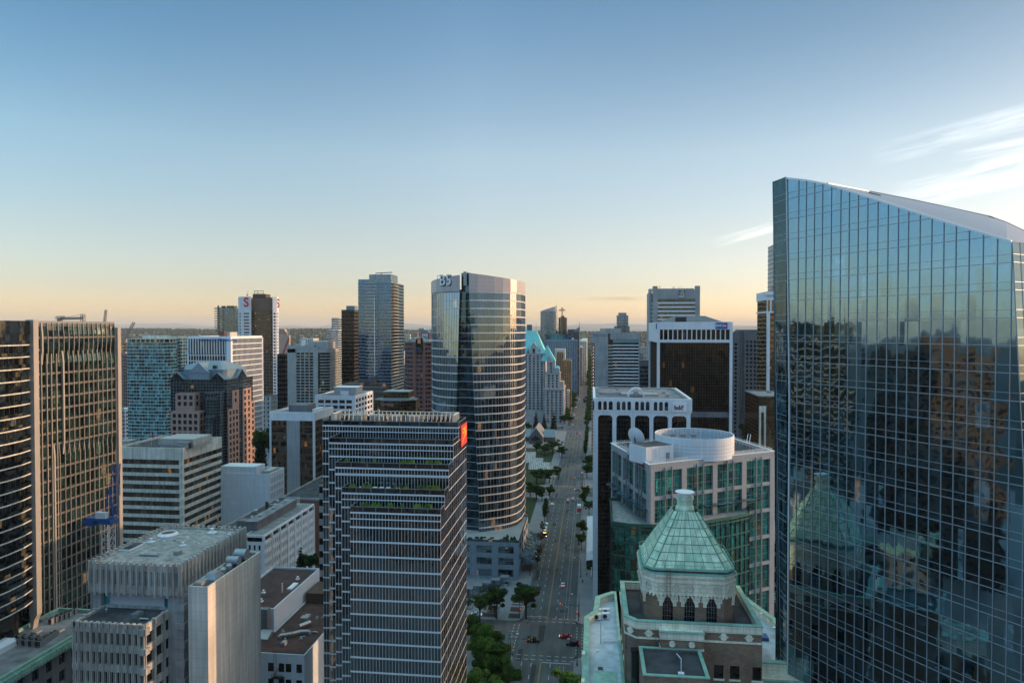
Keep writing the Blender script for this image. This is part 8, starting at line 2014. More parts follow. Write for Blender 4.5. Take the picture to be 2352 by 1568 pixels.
 while y < 2550:
  for x,sd in ((XL - 4,'left'),(XR_ + 3.5,'right')):
   if sd == 'right' and 600 < y < 770: continue
   if rnd.random() < .1: continue
   h = rnd.uniform(10,15) * (1 + (y > 1300) * .5); tree((x + rnd.uniform(-1,1),y + rnd.uniform(-3,3)),h,h * .75,'small','dark green tree in the %s row of the avenue beyond the grand hotel' % sd,'trees in the %s row of the far avenue' % sd,rnd.uniform(0,6))
  y += 13 if y < 1400 else 22
 for k,(u,vb,h,w) in enumerate(((1352,905,30,26),(1340,867,30,30),(1336,846,34,34),(1344,836,32,36))): p = atZ(u,vb,.14)
 for k,(u,vb) in enumerate(((1325,880),(1322,900),(1320,915),(1318,930),(1316,942))): at(u,vb,13,14,'round','leafy tree %s in the row beside the street before the tan brick building' % ('one two three four five'.split()[k]),'leafy trees left of the avenue by the tan building')
 at(1356 - 6,935,18,15,'russet','large dark russet tree on the right side of the avenue'); at(1350,962,13,10,'round','small dark tree below the russet tree'); at(1348,985,12,9,'round','dark tree at the right corner of the church crossing')
 G = 'dark trees between the office blocks'
 for u,v,z,h,w,kd,lab in ((603,968,400,28,14,'round','dark tree between the granite tower and brown glass block'),(598,985,385,24,12,'conifer','dark conifer left of the brown glass block'),(690,1258,245,13,8,'conifer','dark conifer beside the long white gridded building'),(712,1262,250,10,8,'round','dark bush right of the conifer by the gridded building'),(1722,960,480,22,18,'round','dark tree at the foot of the dark grid tower')):
  p = PZ(u,v,z); tree((p.x,p.y,p.z - h),h,w,kd,lab,G)
# ------------------------------------------------------------------ vehicles
def car_proto(kind,paint):
 """3.9-4.7 m car facing +Y; parts: body, windows, wheels, lights"""
 L,W,Hh = {'sedan': (4.6,1.8,1.42),'suv': (4.7,1.9,1.72),'hatch': (4.1,1.75,1.5)}[kind]
 q = MB(); h = W / 2
 sec = {'sedan': [(-.5,.42,.62),(-.485,.40,.92),(-.33,.40,1.0),(-.20,.36,Hh),(.06,.36,Hh),(.22,.40,.98),(.44,.41,.84),(.495,.40,.62)],
   'suv': [(-.5,.5,.7),(-.49,.43,1.1),(-.46,.40,1.62),(-.36,.38,Hh),(.08,.38,Hh),(.24,.41,1.1),(.46,.42,.98),(.5,.40,.66)],
   'hatch': [(-.5,.5,.7),(-.49,.42,1.0),(-.40,.38,1.42),(-.3,.37,Hh),(.08,.37,Hh),(.27,.41,1.0),(.46,.41,.86),(.5,.40,.64)]}[kind]
 base = 0; K = 6
 for i,(t,wf,z) in enumerate(sec):
  y = t * L; w0 = h * (.97 if abs(t) > .47 else 1.0); roof = z > 1.2; wt = h * .74 if roof else h * .93
  q.v += [(-w0,y,.28),(-w0,y,min(z,.82)),(-wt,y,z),(wt,y,z),(w0,y,min(z,.82)),(w0,y,.28)]
 for i in range(len(sec) - 1):
  a,c = i * K,(i + 1) * K
  for k in range(K): j = (k + 1) % K; q.f.append((a + k,c + k,c + j,a + j)); q.m.append(0)
 q.f.append(tuple(range(K))); q.m.append(0); n = (len(sec) - 1) * K; q.f.append(tuple(n + k for k in reversed(range(K)))); q.m.append(0)
 body = q.mesh('body',paint)
 # glazing: windscreen, rear and side panes set proud of the body
 roofi = [i for i,s in enumerate(sec) if s[2] > 1.2]; i0,i1 = roofi[0],roofi[-1]; g = MB(); e = .012
 def pane(i,j,lo,hi):
  (t0,_,z0),(t1,_,z1) = sec[i],sec[j]; w0 = h * (.74 if z0 > 1.2 else .93) * .92; w1 = h * (.74 if z1 > 1.2 else .93) * .92
  P0,P1 = Vector((0,t0 * L,z0)),Vector((0,t1 * L,z1)); a,c = P0.lerp(P1,lo),P0.lerp(P1,hi); nn = Vector((0,-(P1 - P0).z,(P1 - P0).y)).normalized() * e; wa,wc = w0 + (w1 - w0) * lo,w0 + (w1 - w0) * hi
  g.face([(-wa,a.y + nn.y,a.z + nn.z),(wa,a.y + nn.y,a.z + nn.z),(wc,c.y + nn.y,c.z + nn.z),(-wc,c.y + nn.y,c.z + nn.z)])
 pane(i0 - 1,i0,.15,.92); pane(i1,i1 + 1,.08,.85)
 for s in (-1,1):
  ya,yb = sec[i0 - 1][0] * L * .85 + .1,sec[i1 + 1][0] * L * .8; yt0,yt1 = sec[i0][0] * L,sec[i1][0] * L; zt = Hh - .1; xb,xt = h * .985 + e,h * .77 + e * 2
  g.face([(s * xb,ya,.9),(s * xb,yb,.9),(s * xt,yt1,zt),(s * xt,yt0,zt)] if s > 0 else [(s * xb,yb,.9),(s * xb,ya,.9),(s * xt,yt0,zt),(s * xt,yt1,zt)])
 win = g.mesh('windows',M['carglass'])
 wmb = MB(); wmb.tube((-.11,0,0),(.11,0,0),.33,14); wh = wmb.mesh('wheel',M['tyre']); rm = MB(); rm.tube((-.12,0,0),(.12,0,0),.19,10); rim = rm.mesh('rim',M['silver'])
 l1 = MB(); l1.box(-.2,.2,0,.06,0,.14); hl = l1.mesh('headlight',M['headlamp']); hlo = l1.mesh('headlight',M['lampoff']); tl = l1.mesh('tail_light',M['taillamp'])
 lp = MB(); lp.box(-.26,.26,0,.03,0,.14); pl = lp.mesh('number_plate',M['signwhite'])
 def make(p,rz,label,group,lit=True,name='car'):
  o = bpy.data.objects.new(name,None); COL.objects.link(o); o.location = (p[0],p[1],0.0); o.rotation_euler = (0,0,rz); tag(o,label,'car',group)
  link('body',body,o); link('windows',win,o)
  for x in (-h + .08,h - .08):
   for y in (-L * .3,L * .3): w_ = link('wheel',wh,o,(x,y,.33)); link('rim',rim,w_)
   s = 1 if x > 0 else -1
   link('headlight',hl if lit else hlo,o,(s * h * .68,L * .475,.62)); link('tail_light',tl,o,(s * h * .7,-L * .5 - .04,.76))
  link('number_plate',pl,o,(0,-L * .5 - .03,.5))
  return o
 return make
def build_bus(p,rz):
 b = B('bus','green and white city bus with lit amber sign on the left side of the avenue','bus',(0,0,0)); L,W,Hh = 18.4,2.55,3.1; h = W / 2
 q = MB(); q.prism(offset(rect(-h,h,-L / 2,L / 2),-.0),.35,1.35); q.prism(rect(-h,h,-L / 2,L / 2),2.45,2.75); q.prism(rect(-h,h,-L / 2,L / 2),2.75,3.05,poly2=offset(rect(-h,h,-L / 2,L / 2),-.25)); b.part('body',q,M['busblue'])
 q = MB(); q.prism(offset(rect(-h,h,-L / 2,L / 2),-.03),1.35,2.45); b.part('windows',q,M['carglass'])
 q = MB()
 for k in range(10):
  y = -L / 2 + .7 + k * 1.85
  for s in (-1,1): q.box(min(s * h,s * (h - .1)),max(s * h,s * (h - .1)),y,y + .12,1.35,2.45)
 b.part('window_posts',q,M['busblue'])
 q = MB(); q.box(-.8,.8,-L / 2 + .6,-L / 2 + 3.0,3.05,3.3); q.box(-.75,.75,-.6,1.6,3.05,3.22); q.box(-.6,.6,3,4.6,3.05,3.2); q.box(-.7,.7,5.5,7.5,3.05,3.25); b.part('roof_units',q,M['signwhite']); q = MB(); q.box(-h - .02,h + .02,-1.9,-.9,.4,3.08); b.part('bellows',q,M['black'])
 q = MB(); q.box(-.95,.95,L / 2,L / 2 + .03,2.48,2.74); b.part('destination_sign',q,M['amberlit'])
 q = MB(); q.box(-h + .1,h - .1,L / 2 - .02,L / 2 + .02,1.1,2.4); b.part('windscreen',q,M['carglass'])
 for s in (-1,1):
  q = MB(); q.box(s * .95 - .2,s * .95 + .2,L / 2,L / 2 + .05,.6,.85); b.part('headlight',q,M['headlamp']); q = MB(); q.box(s * 1.0 - .15,s * 1.0 + .15,-L / 2 - .05,-L / 2,1.0,1.3); b.part('tail_light',q,M['taillamp'])
  for y in (-L * .38,-L * .02,L * .34): q = MB(); q.tube((s * (h - .3),y,.48),(s * (h + .01),y,.48),.48,16); b.part('wheel',q,M['tyre'])
  q = MB(); q.tube((s * h,L / 2 - .2,2.3),(s * (h + .3),L / 2 + .3,2.2),.04,4); q.box(s * (h + .3) - .08,s * (h + .3) + .08,L / 2 + .2,L / 2 + .3,1.8,2.25); b.part('mirror',q,M['black'])
 b.o.location = (p[0],p[1],0); b.o.rotation_euler = (0,0,rz)
def build_truck(p,rz):
 b = B('delivery_truck','white box truck with red rear panel standing on the right before the second crossing','truck',(0,0,0)); q = MB(); q.box(-1.2,1.2,-3.6,1.6,.9,3.5); b.part('cargo_box',q,M['signwhite']); q = MB(); q.box(-1.15,1.15,-3.66,-3.601,.9,1.9); b.part('rear_panel',q,M['red']); q = MB(); q.hexa(((-1.05,1.7,.5),(1.05,1.7,.5),(1.05,3.7,.5),(-1.05,3.7,.5),(-1.05,1.7,2.6),(1.05,1.7,2.6),(1.0,2.9,2.6),(-1.0,2.9,2.6))); b.part('cab',q,M['signwhite']); q = MB(); q.box(-1.1,1.1,-3.5,3.4,.5,.88); b.part('chassis',q,M['black'])
 for s in (-1,1):
  for y in (-2.3,2.6): q = MB(); q.tube((s * .75,y,.45),(s * 1.12,y,.45),.45,14); b.part('wheel',q,M['tyre'])
  q = MB(); q.box(s * .95 - .15,s * .95 + .15,-3.7,-3.61,.75,.95); b.part('tail_light',q,M['taillamp'])
 b.o.location = (p[0],p[1],0); b.o.rotation_euler = (0,0,rz)
def build_vehicles():
 M['carglass'] = plain('car_glass',(.012,.014,.016),.08); M['tyre'] = plain('tyre_rubber',(.012,.012,.012),.9)
 M['headlamp'] = plain('lit_headlamp',(1,.95,.8),.3,0,2.2,(1,.9,.7)); M['lampoff'] = plain('headlamp_off',(.5,.5,.5),.2); M['taillamp'] = plain('lit_tail_lamp',(.7,.02,.02),.3,0,1.1,(1,.03,.02)); M['amberlit'] = plain('lit_amber_display',(.9,.45,.05),.4,0,2.5,(1,.5,.08)); M['busblue'] = plain('bus_green_paint',(.03,.16,.16),.35)
 pt = {k: plain(k + '_car_paint',c,.28,.15) for k,c in (('white',(.62,.63,.65)),('black',(.012,.012,.014)),('red',(.38,.012,.015)),('silver',(.32,.33,.34)),('grey',(.10,.105,.11)),('yellow',(.65,.38,.02)),('blue',(.03,.06,.14)))}
 C = {(k,c): car_proto(k,pt[c]) for k,c in (('sedan','white'),('sedan','black'),('suv','black'),('sedan','red'),('sedan','silver'),('hatch','grey'),('sedan','yellow'),('suv','white'),('hatch','blue'),('suv','grey'),('hatch','red'))}
 AWAY,TO,LEFT,RIGHT = 0,math.pi,math.pi / 2,-math.pi / 2
 def put(u,v,k,c,rz,lab,g='cars on the avenue',x=None,lit=True):
  p = atZ(u,v,0); X_ = p.x if x is None else x; return C[(k,c)]((X_,p.y),rz,lab,g,lit)
 put(1225.2,1473,'suv','black',RIGHT,'black car crossing the near intersection, leftmost of the three'); put(1298.4,1464,'sedan','red',LEFT,'red sedan crossing the near intersection'); put(1315.2,1481,'suv','black',LEFT,'black car with red tail lamp beside the red sedan, at the tower edge')
 put(1293,1345,'sedan','white',AWAY,'white sedan driving away between the two crossings'); put(1271,1157,'sedan','silver',TO,'silver car with headlamps approaching near the second crossing',x=XC - 8.2); put(1305,1149,'sedan','white',AWAY,'white car waiting at the second crossing, left of the pair',x=XC + 1.9); put(1318,1146,'sedan','white',AWAY,'white car waiting at the second crossing, right of the pair',x=XC + 5.1); put(1327,1126,'sedan','silver',LEFT,'silver car crossing at the second intersection')
 ln = {'a': XC - 8.3,'b': XC - 5,'c': XC - 1.8,'d': XC + 1.8,'e': XC + 5}
 for u,v,k,c,l,d,lab in ((1325.4,995,'hatch','red','d',AWAY,'small red car before the church crossing'),(1333,996.5,'sedan','white','e',AWAY,'white car beside the small red car before the church crossing'),(1343,1008,'sedan','yellow',None,AWAY,'yellow taxi at the right kerb before the church crossing'),(1322,975.5,'sedan','white','b',TO,'white car inside the church crossing with headlamps lit'),(1308,982,'sedan','white',None,LEFT,'white car turning at the left of the church crossing'),(1282,982,'suv','white',None,LEFT,'white car parked by the fir trees'),(1290,983,'hatch','blue',None,LEFT,'blue car parked beside the white one by the firs'),(1331,963,'sedan','silver','c',AWAY,'silver car braking just beyond the church crossing'),(1320,953,'suv','grey','a',TO,'grey car with bright amber lamps before the hotel, left lane'),(1326.5,953,'sedan','white','b',TO,'white car with bright lamps beside the grey one'),(1322.5,941,'suv','black','a',TO,'dark van-like car with lamps on in the left lane by the hotel'),(1336,929,'hatch','red','d',AWAY,'red car behind the russet tree level'),(1327,919,'sedan','silver','a',TO,'silver car in the left lane past the hotel'),(1339,911,'hatch','grey','d',AWAY,'grey car with tail lamps past the hotel')):
  put(u,v,k,c,d,lab,x=ln[l] if l else None)
 rnd = random.Random(4); ks = list(C.keys()); y = 1010; used = set()
 while y < 2300:
  for l,x in ln.items():
   if rnd.random() < (.24 if y < 1500 else .4):
    k = rnd.choice(ks); d = TO if l in 'abc' else AWAY
    C[k]((x + rnd.uniform(-.3,.3),y + rnd.uniform(-2,2)),d,('distant %s car with headlamps lit coming up the far avenue' if d == TO else 'distant %s car showing tail lamps on the far avenue') % k[1],('oncoming cars far down the avenue, ' if d == TO else 'departing cars far down the avenue, ') + k[1])
  y += rnd.uniform(14,34)
 p = atZ(1254,1232,0); build_bus((XC - 8.4,p.y + 8),math.pi)
 p = atZ(1331,1172,0); build_truck((XR_ - 1.6 + 0.0,p.y + 2),0)
 put(1094,1413,'sedan','white',RIGHT,'white car half hidden by the plaza trees'); put(1345,1088,'suv','white',AWAY,'white car parked at the right kerb beyond the second crossing',x=XR_ - 1.2)
# ------------------------------------------------------------------ street furniture
def street_lamp(x,y,side,label,h=9.0,group='street lamps on the avenue'):
 b = B('street_lamp',label,'street lamp',(x,y,.14),group); q = MB(); q.tube((x,y,.14),(x,y,h),.14,8,.08); q.tube((x,y,.14),(x,y,1.0),.22,8); b.part('pole',q,M['black'])
 q = MB(); pts = [(x,y,h - .6),(x + side * .6,y,h + .1),(x + side * 1.5,y,h + .35),(x + side * 2.6,y,h + .35)]
 for a,c in zip(pts,pts[1:]): q.tube(a,c,.06,6)
 b.part('arm',q,M['black']); q = MB(); q.box(*sorted((x + side * 2.5,x + side * 3.4)),y - .18,y + .18,h + .26,h + .42); b.part('lamp_head',q,M['signwhite'])
def signal(x,y,side,face,lab,colour,arm=7.0,sign=True):
 b = B('traffic_light',lab,'traffic light',(x,y,.14),'traffic signals'); q = MB(); q.tube((x,y,.14),(x,y,7.2),.13,8,.09); q.tube((x,y,.14),(x,y,1.1),.2,8); b.part('pole',q,M['black'])
 q = MB(); q.tube((x,y,6.2),(x + side * arm,y,6.7),.08,6,.05); b.part('arm',q,M['black'])
 def head(hx,z,lit,vertical=True):
  q = MB(); q.box(hx - .28,hx + .28,y - .16,y + .16,z - .65,z + .65); hd = b.part('signal_head',q,M['sigyellow']); q = MB(); zz = z + (.42 if lit == 'red' else (-.42 if lit == 'green' else 0)); q.tube((hx,y + face * .16,zz),(hx,y + face * .22,zz),.2,12); b.part('lit_lamp',q,M['lit' + lit],parent=hd)
 head(x + side * arm,6.5,colour); head(x + side * .4,3.4,colour)
 if sign: q = MB(); q.box(*sorted((x + side * arm * .55,x + side * arm * .83)),y - .05,y + .02,6.15,6.5); b.part('street_name_sign',q,M['cyanlit']); q = MB(); q.box(x + side * arm * .88 - .2,x + side * arm * .88 + .2,y - .05,y + .02,6.1,6.7); b.part('lane_sign',q,M['signwhite'])
def person(x,y,rz,label,top,legs,z=.0,stride=.25):
 verts = [(0,0,.92),(0,0,1.15),(0,0,1.42),(0,0,1.53),(0,.02,1.66),(0,.02,1.76),
    (.10,0,.88),(.11,stride * .5,.48),(.11,stride * .55 - .08,.08),(.11,stride * .55 + .1,.04),
    (-.10,0,.88),(-.11,-stride * .4,.48),(-.11,-stride - .05,.10),(-.11,-stride + .1,.05),
    (.19,0,1.40),(.24,-.08,1.13),(.24,.06,.90),(.24,.10,.80),(-.19,0,1.40),(-.24,.08,1.13),(-.24,.18,.92),(-.24,.22,.83)]
 eds = [(0,1),(1,2),(2,3),(3,4),(4,5),(0,6),(6,7),(7,8),(8,9),(0,10),(10,11),(11,12),(12,13),(2,14),(14,15),(15,16),(16,17),(2,18),(18,19),(19,20),(20,21)]
 rad = [.15,.14,.15,.06,.10,.08,.10,.07,.05,.045,.10,.07,.05,.045,.07,.05,.04,.035,.07,.05,.04,.035]
 me = bpy.data.meshes.new('person'); me.from_pydata(verts,eds,[]); me.materials.append(top); me.materials.append(legs); me.materials.append(M['skin']); o = link('person',me,None,(x,y,z),rz)
 s = o.modifiers.new('skin','SKIN'); sv = me.skin_vertices[0].data
 for i,r in enumerate(rad): sv[i].radius = (r,r)
 sv[0].use_root = True; o.modifiers.new('sub','SUBSURF').levels = 1; o.modifiers['sub'].render_levels = 1
 bpy.context.view_layer.update(); dg = bpy.context.evaluated_depsgraph_get(); m2 = bpy.data.meshes.new_from_object(o.evaluated_get(dg)); o.modifiers.clear(); o.data = m2; m2.materials.clear()
 for mt in (top,legs,M['skin']): m2.materials.append(mt)
 for p in m2.polygons: zc = p.center.z; p.material_index = 2 if zc > 1.5 or (abs(p.center.x) > .2 and zc < .92) else (1 if zc < .9 else 0); p.use_smooth = True
 hm = MB(); hm.lathe((0,.01,1.70),[(.095,-.02),(.11,.05),(.09,.12),(.03,.16)],10); link('hair',hm.mesh('hair',M['black']),o)
 tag(o,label,'person'); return o
def build_furniture():
 M['sigyellow'] = plain('signal_yellow_housing',(.62,.30,.03),.5); M['litred'] = plain('lit_red_lamp',(1,.05,.02),.4,0,.8,(1,.05,.02)); M['litgreen'] = plain('lit_green_lamp',(.05,1,.4),.4,0,1.2,(.1,1,.45)); M['litamber'] = plain('lit_amber_lamp',(1,.4,.03),.4,0,1,(1,.4,.03)); M['skin'] = plain('skin',(.35,.2,.14),.6)
 for (x,y,s,lab) in ((XL - 1.2,236,1,'lamp with curved arm at the near left corner of the crossing'),(XR_ + 1.2,246 - 12,-1,'lamp with curved arm at the bottom right beside the brick tower'),(XL - 1.2,318,1,'lamp on the left kerb by the plaza trees'),(XR_ + 1.2,318,-1,'lamp on the right kerb above the tent end'),(XR_ + 1.2,274,-1,'lamp above the right signal of the near crossing'),(XL - 1.2,520,1,'lamp on the left past the second crossing'),(XR_ + 1.2,465,-1,'lamp on the right kerb near the second crossing'),(XR_ + 1.2,540,-1,'lamp on the right kerb past the second crossing'),(XL - 1.2,420,1,'lamp beside the bus lane'),(XR_ + 1.2,395,-1,'lamp between the tent trees'),(XL - 1.2,620,1,'lamp beside the church lawn'),(XR_ + 1.2,640,-1,'lamp on the right kerb before the church crossing')): street_lamp(x,y,s,lab)
 signal(XR_ + 1.0,270,-1,-1,'traffic light arm on the far right of the near crossing, amber head','red',7.2); signal(XL - 1.0,238.5,1,1,'traffic light arm at the near left of the crossing','red',7.5); signal(XL - 1.2,270.5,1,-1,'short traffic light at the far left corner of the near crossing','red',1.4,False)
 signal(XR_ + 1.0,502,-1,-1,'traffic light arm on the far right of the second crossing','red',7); signal(XL - 1.0,470,1,1,'traffic light arm at the near left of the second crossing','red',7); signal(XL - 1.0,502,1,-1,'traffic light at the far left of the second crossing','red',1.4,False)
 signal(XL - 1.0,814,1,-1,'traffic light at the far left of the church crossing','red',1.4,False); signal(XR_ + 1.0,814,-1,-1,'traffic light at the far right of the church crossing','red',6)
 q = MB(); x,y = XL - 11.2,270.5; b = B('utility_pole','plain black pole on the plaza corner','pole',(x,y,.14)); q.tube((x,y,.14),(x,y,10.5),.16,8,.1); b.part('shaft',q,M['black']); q = MB(); q.box(x - .9,x - .5,y - .2,y + .2,2.6,3.6); b.part('signal_box',q,M['sigyellow'])
 q = MB(); x,y = XL - 13,245; b = B('utility_pole','short dark pole left of the crossing among the trees','pole',(x,y,0)); q.tube((x,y,.0),(x,y,9),.15,8,.1); b.part('shaft',q,M['black'])
 # white tent along the right pavement
 X0 = -.5; y0,y1 = atZ(1352,1300,2).y + 4,atZ(1352,1192,2).y; b = B('market_tent','long white canvas tent against the bdc building','tent',(X0,(y0 + y1) / 2,.14)); q = MB(); n = 12
 for k in range(n):
  a,c = y0 + (y1 - y0) * k / n,y0 + (y1 - y0) * (k + 1) / n; xx0,xx1 = X0 - 1.6,X0 + 4.2; q.hexa(((xx0,a,3.2),(xx1,a,4.2),(xx1,c,4.2),(xx0,c,3.2),(xx0,a,3.5),(xx1,a,4.6),(xx1,c - .3,4.9),(xx0,c - .3,3.8)))
 q.box(X0 - 1.7,X0 - 1.6,y0,y1,.14,3.3); b.part('canvas',q,M['tent']); q = MB()
 for k in range(n + 1): q.tube((X0 - 1.75,y0 + (y1 - y0) * k / n,.14),(X0 - 1.75,y0 + (y1 - y0) * k / n,3.5),.06,5)
 b.part('poles',q,M['frame']); q = MB(); q.box(X0 - 1.5,X0 + 3,y0 - 3.2,y0 - .3,.14,.8); q.lathe((X0,y0 - 1.6,.8),[(1.3,0),(1.6,.9),(.5,1.6)],9); b.part('planter',q,M['leaf_a'])
 x,ya = X0 + .8,y0 - 15; b = B('white_barrier','white railing barrier on the right pavement below the tent','barrier',(x,ya + 5,.14)); q = MB()
 for k in range(9): q.box(x - .1,x + .1,ya + k * 1.3,ya + k * 1.3 + 1.1,.4,1.4)
 q.box(x - .12,x + .12,ya,ya + 11.6,1.4,1.5); b.part('panels',q,M['signwhite']); q = MB(); q.box(x - .3,x + .3,ya,ya + .15,.14,.4); q.box(x - .3,x + .3,ya + 11.4,ya + 11.6,.14,.4); b.part('feet',q,M['black'])
 # people
 dk,wt,bl = plain('dark_cloth',(.02,.02,.025),.9),plain('pale_shirt',(.45,.48,.52),.9),plain('blue_cloth',(.05,.09,.18),.9)
 p = atZ(1217,1520,0); person(p.x,p.y,R(100),'pedestrian in pale shirt and blue trousers on the near crosswalk',wt,bl); p = atZ(1211,1432,0); person(p.x,p.y,R(80),'pedestrian in grey stepping off the far left corner',plain('grey_cloth',(.12,.12,.13),.9),dk)
 p = atZ(1338.5,1339,.14); person(p.x,p.y,R(180),'person in dark clothes on the right pavement, nearer to the kerb',dk,dk,.14); p = atZ(1347.5,1323,.14); person(p.x,p.y,R(10),'person in dark clothes on the right pavement beside the white barrier',dk,bl,.14)
 # plaza: planters, stepped glass boxes, flag
 for k,(x,y) in enumerate(((XL - 13,276),(XL - 18,288),(XL - 24,280))):
  b = B('planter_bed',('hedge planter with pale kerb on the plaza corner','hedge planter farther back on the plaza','hedge planter at the left of the plaza')[k],'planter',(x,y,.15)); pp = rect(x - 2.4,x + 2.4,y - 4,y + 4); q = MB(); q.ring(pp,offset(pp,-.4),.15,.75); b.part('kerb',q,M['palestone']); q = MB(); blob = random.Random(k)
  for j in range(12): blob_leaves(q,(x + blob.uniform(-1.6,1.6),y + blob.uniform(-3.2,3.2),1.0),.9,70,.16,blob,.6)
  b.part('hedge',q,M['leaf_a'])
 b = B('glass_pavilion','row of stepped glass boxes in front of the stone podium','pavilion',(XL - 26,305,.15))
 for k in range(6):
  p0,p1 = atZ(1170 - k * 20.5,1322 + k * 6.5,3.4),atZ(1170 - k * 20.5 - 20,1322 + k * 6.5,3.4); x1,x0 = p0.x,p1.x; y = p0.y; q = MB(); q.hexa(((x0 + .1,y - 4.2,.15),(x1 - .1,y - 4.2,.15),(x1 - .1,y,.15),(x0 + .1,y,.15),(x0 + .1,y - 3.0,3.6),(x1 - .1,y - 3.0,3.6),(x1 - .1,y,3.6),(x0 + .1,y,3.6))); bx = b.part('glass_box',q,M['g_pale2']); q = MB(); q.box(x0,x1,y - 3.1,y + .2,3.6,3.8); b.part('flat_roof',q,M['palestone'],parent=bx)
 q = MB(); q.box(XL - 48,XL - 8.5,313,318,.14,3.0); b.part('low_wall',q,M['beige'])
 p = atZ(1098,1352,.15); b = B('flagpole','white flagpole with hanging red and white flag on the plaza','flagpole',(p.x,p.y,.15)); q = MB(); q.tube((p.x,p.y,.15),(p.x,p.y,9),.07,6); b.part('pole',q,M['frame']); q = MB(); q.box(p.x - .7,p.x - .05,p.y - .02,p.y + .02,6.4,8.8); b.part('flag',q,M['red']); q = MB(); q.box(p.x - .5,p.x - .25,p.y - .03,p.y + .03,6.4,8.8); b.part('white_stripe',q,M['signwhite'])
 # skylights beside the B5 tower
 b = B('glass_skylights','three sloping glass skylights between the B5 tower and the church lawn','skylight',(XL - 24,520,.15))
 for k,(u,v) in enumerate(((1212,1060),(1228,1075),(1244,1086))):
  p = atZ(u,v,2); q = MB(); q.hexa(((p.x - 5,p.y,.15),(p.x + 6,p.y,.15),(p.x + 6,p.y + 14,.15),(p.x - 5,p.y + 14,.15),(p.x - 5,p.y,1.0),(p.x + 6,p.y,1.0),(p.x + 6,p.y + 14,8),(p.x - 5,p.y + 14,8))); s = b.part('skylight',q,M['g_pale2']); q = MB()
  for j in range(8): q.tube((p.x - 5 + j * 11 / 7,p.y,1.1),(p.x - 5 + j * 11 / 7,p.y + 14,8.1),.07,4)
  b.part('glazing_bars',q,M['signwhite'],parent=s)
# ------------------------------------------------------------------ cranes
def build_cranes():
 # blue luffing crane in front of the fin tower
 P = PZ(249,1200,172); x,y = P.x,P.y; b = B('tower_crane','blue luffing crane on white lattice mast in front of the fin tower','crane',(x,y,0)); q = MB(); lattice(q,(x,y,0),(x,y,P.z),2.1,2.0,.13); b.part('mast',q,M['cranewhite'])
 q = MB(); q.box(x - 1.8,x + 1.8,y - 1.6,y + 1.6,P.z,P.z + 1.0); q.box(x - 5.2,x + 1,y - 1.4,y + 1.2,P.z + .7,P.z + 1.4); q.box(x - 5.4,x - 3.2,y - 1.5,y + 1.3,P.z - .6,P.z + .7); b.part('slewing_deck',q,M['craneblue'])
 q = MB(); q.box(x - 2.4,x + .3,y - 1.5,y - .3,P.z + 1.4,P.z + 2.9); b.part('winch_housing',q,M['cranewhite'])
 T = PZ(268,1064,172); q = MB(); lattice(q,(x + 1.2,y,P.z + 1),(T.x,T.y,T.z),1.2,1.5,.075); b.part('jib',q,M['craneblue'])
 q = MB(); A = (x - 1.2,y,P.z + 1),(x + .2,y,P.z + 8.5); q.tube(*A,.18,5); q.tube((x + 1.5,y,P.z + 1),A[1],.18,5); q.tube(A[1],(T.x - .5,T.y,T.z - 1),.07,4); q.tube((T.x + .8,T.y,T.z),(T.x + .8,T.y,T.z - 8),.09,4); b.part('a_frame',q,M['craneblue'])
 # hammerhead behind fin tower
 def pts(*l,z): return [PZ(u,v,z) for u,v in l]
 z = 420; a,c,d,e = pts((191.5,748),(190.5,721),(127,729),(138,733),z=z); b = B('tower_crane','flat-top crane jib above the roof of the fin tower','crane',(a.x,a.y,0)); q = MB(); lattice(q,(a.x,a.y,0),(c.x,c.y,c.z),1.6,3,.22); b.part('mast',q,M['cranegrey']); q = MB(); n1 = PZ(190,730.5,z); lattice(q,n1,PZ(137,731.5,z),.9,1.6,.22); q.tube(c,PZ(150,729,z),.12,4); lattice(q,PZ(149,728,z),d,1.0,2,.15); b.part('jib',q,M['cranegrey']); q = MB(); k0 = PZ(137,731,z); q.box(k0.x - 1,k0.x + 1.5,k0.y - 1,k0.y + 1,k0.z - 2.5,k0.z); q.tube(d,(d.x,d.y,d.z - 5),.06,3); b.part('hook_block',q,M['cranegrey'])
 for (u0,v0,u1,v1,zz,lab,mt) in ((239,748,243.5,711,700,'pale luffing crane jib rising behind the fin tower','cranegrey'),(278,792,308,740,560,'slanting lattice crane jib between the fin tower and the turquoise tower','cranegrey'),(650,812,664,776,900,'red lattice crane jib left of the concrete hotel','cranered')):
  a,c = PZ(u0,v0,zz),PZ(u1,v1,zz); b = B('tower_crane',lab,'crane',(a.x,a.y,0)); q = MB(); lattice(q,(a.x,a.y,0),a,2,3,.25); b.part('mast',q,M[mt]); q = MB(); lattice(q,a,c,1.5,2.2,.25); q.tube(c,(c.x + 1,c.y,c.z - 12),.1,3); b.part('jib',q,M[mt])
 z = 1540; a,c = PZ(1291.5,729,z),PZ(1291.5,706,z); b = B('tower_crane','yellowish crane over the unfinished concrete tower','crane',(a.x,a.y,0)); q = MB(); lattice(q,(a.x,a.y,0),c,2.4,6,.5); b.part('mast',q,M['craneyel']); q = MB(); m = PZ(1291.5,712,z); lattice(q,PZ(1284,712.5,z),PZ(1298,712,z),2,4,.4); q.tube(c,PZ(1298,712,z),.25,3); q.tube(c,PZ(1284,712.5,z),.25,3); b.part('jib',q,M['craneyel'])
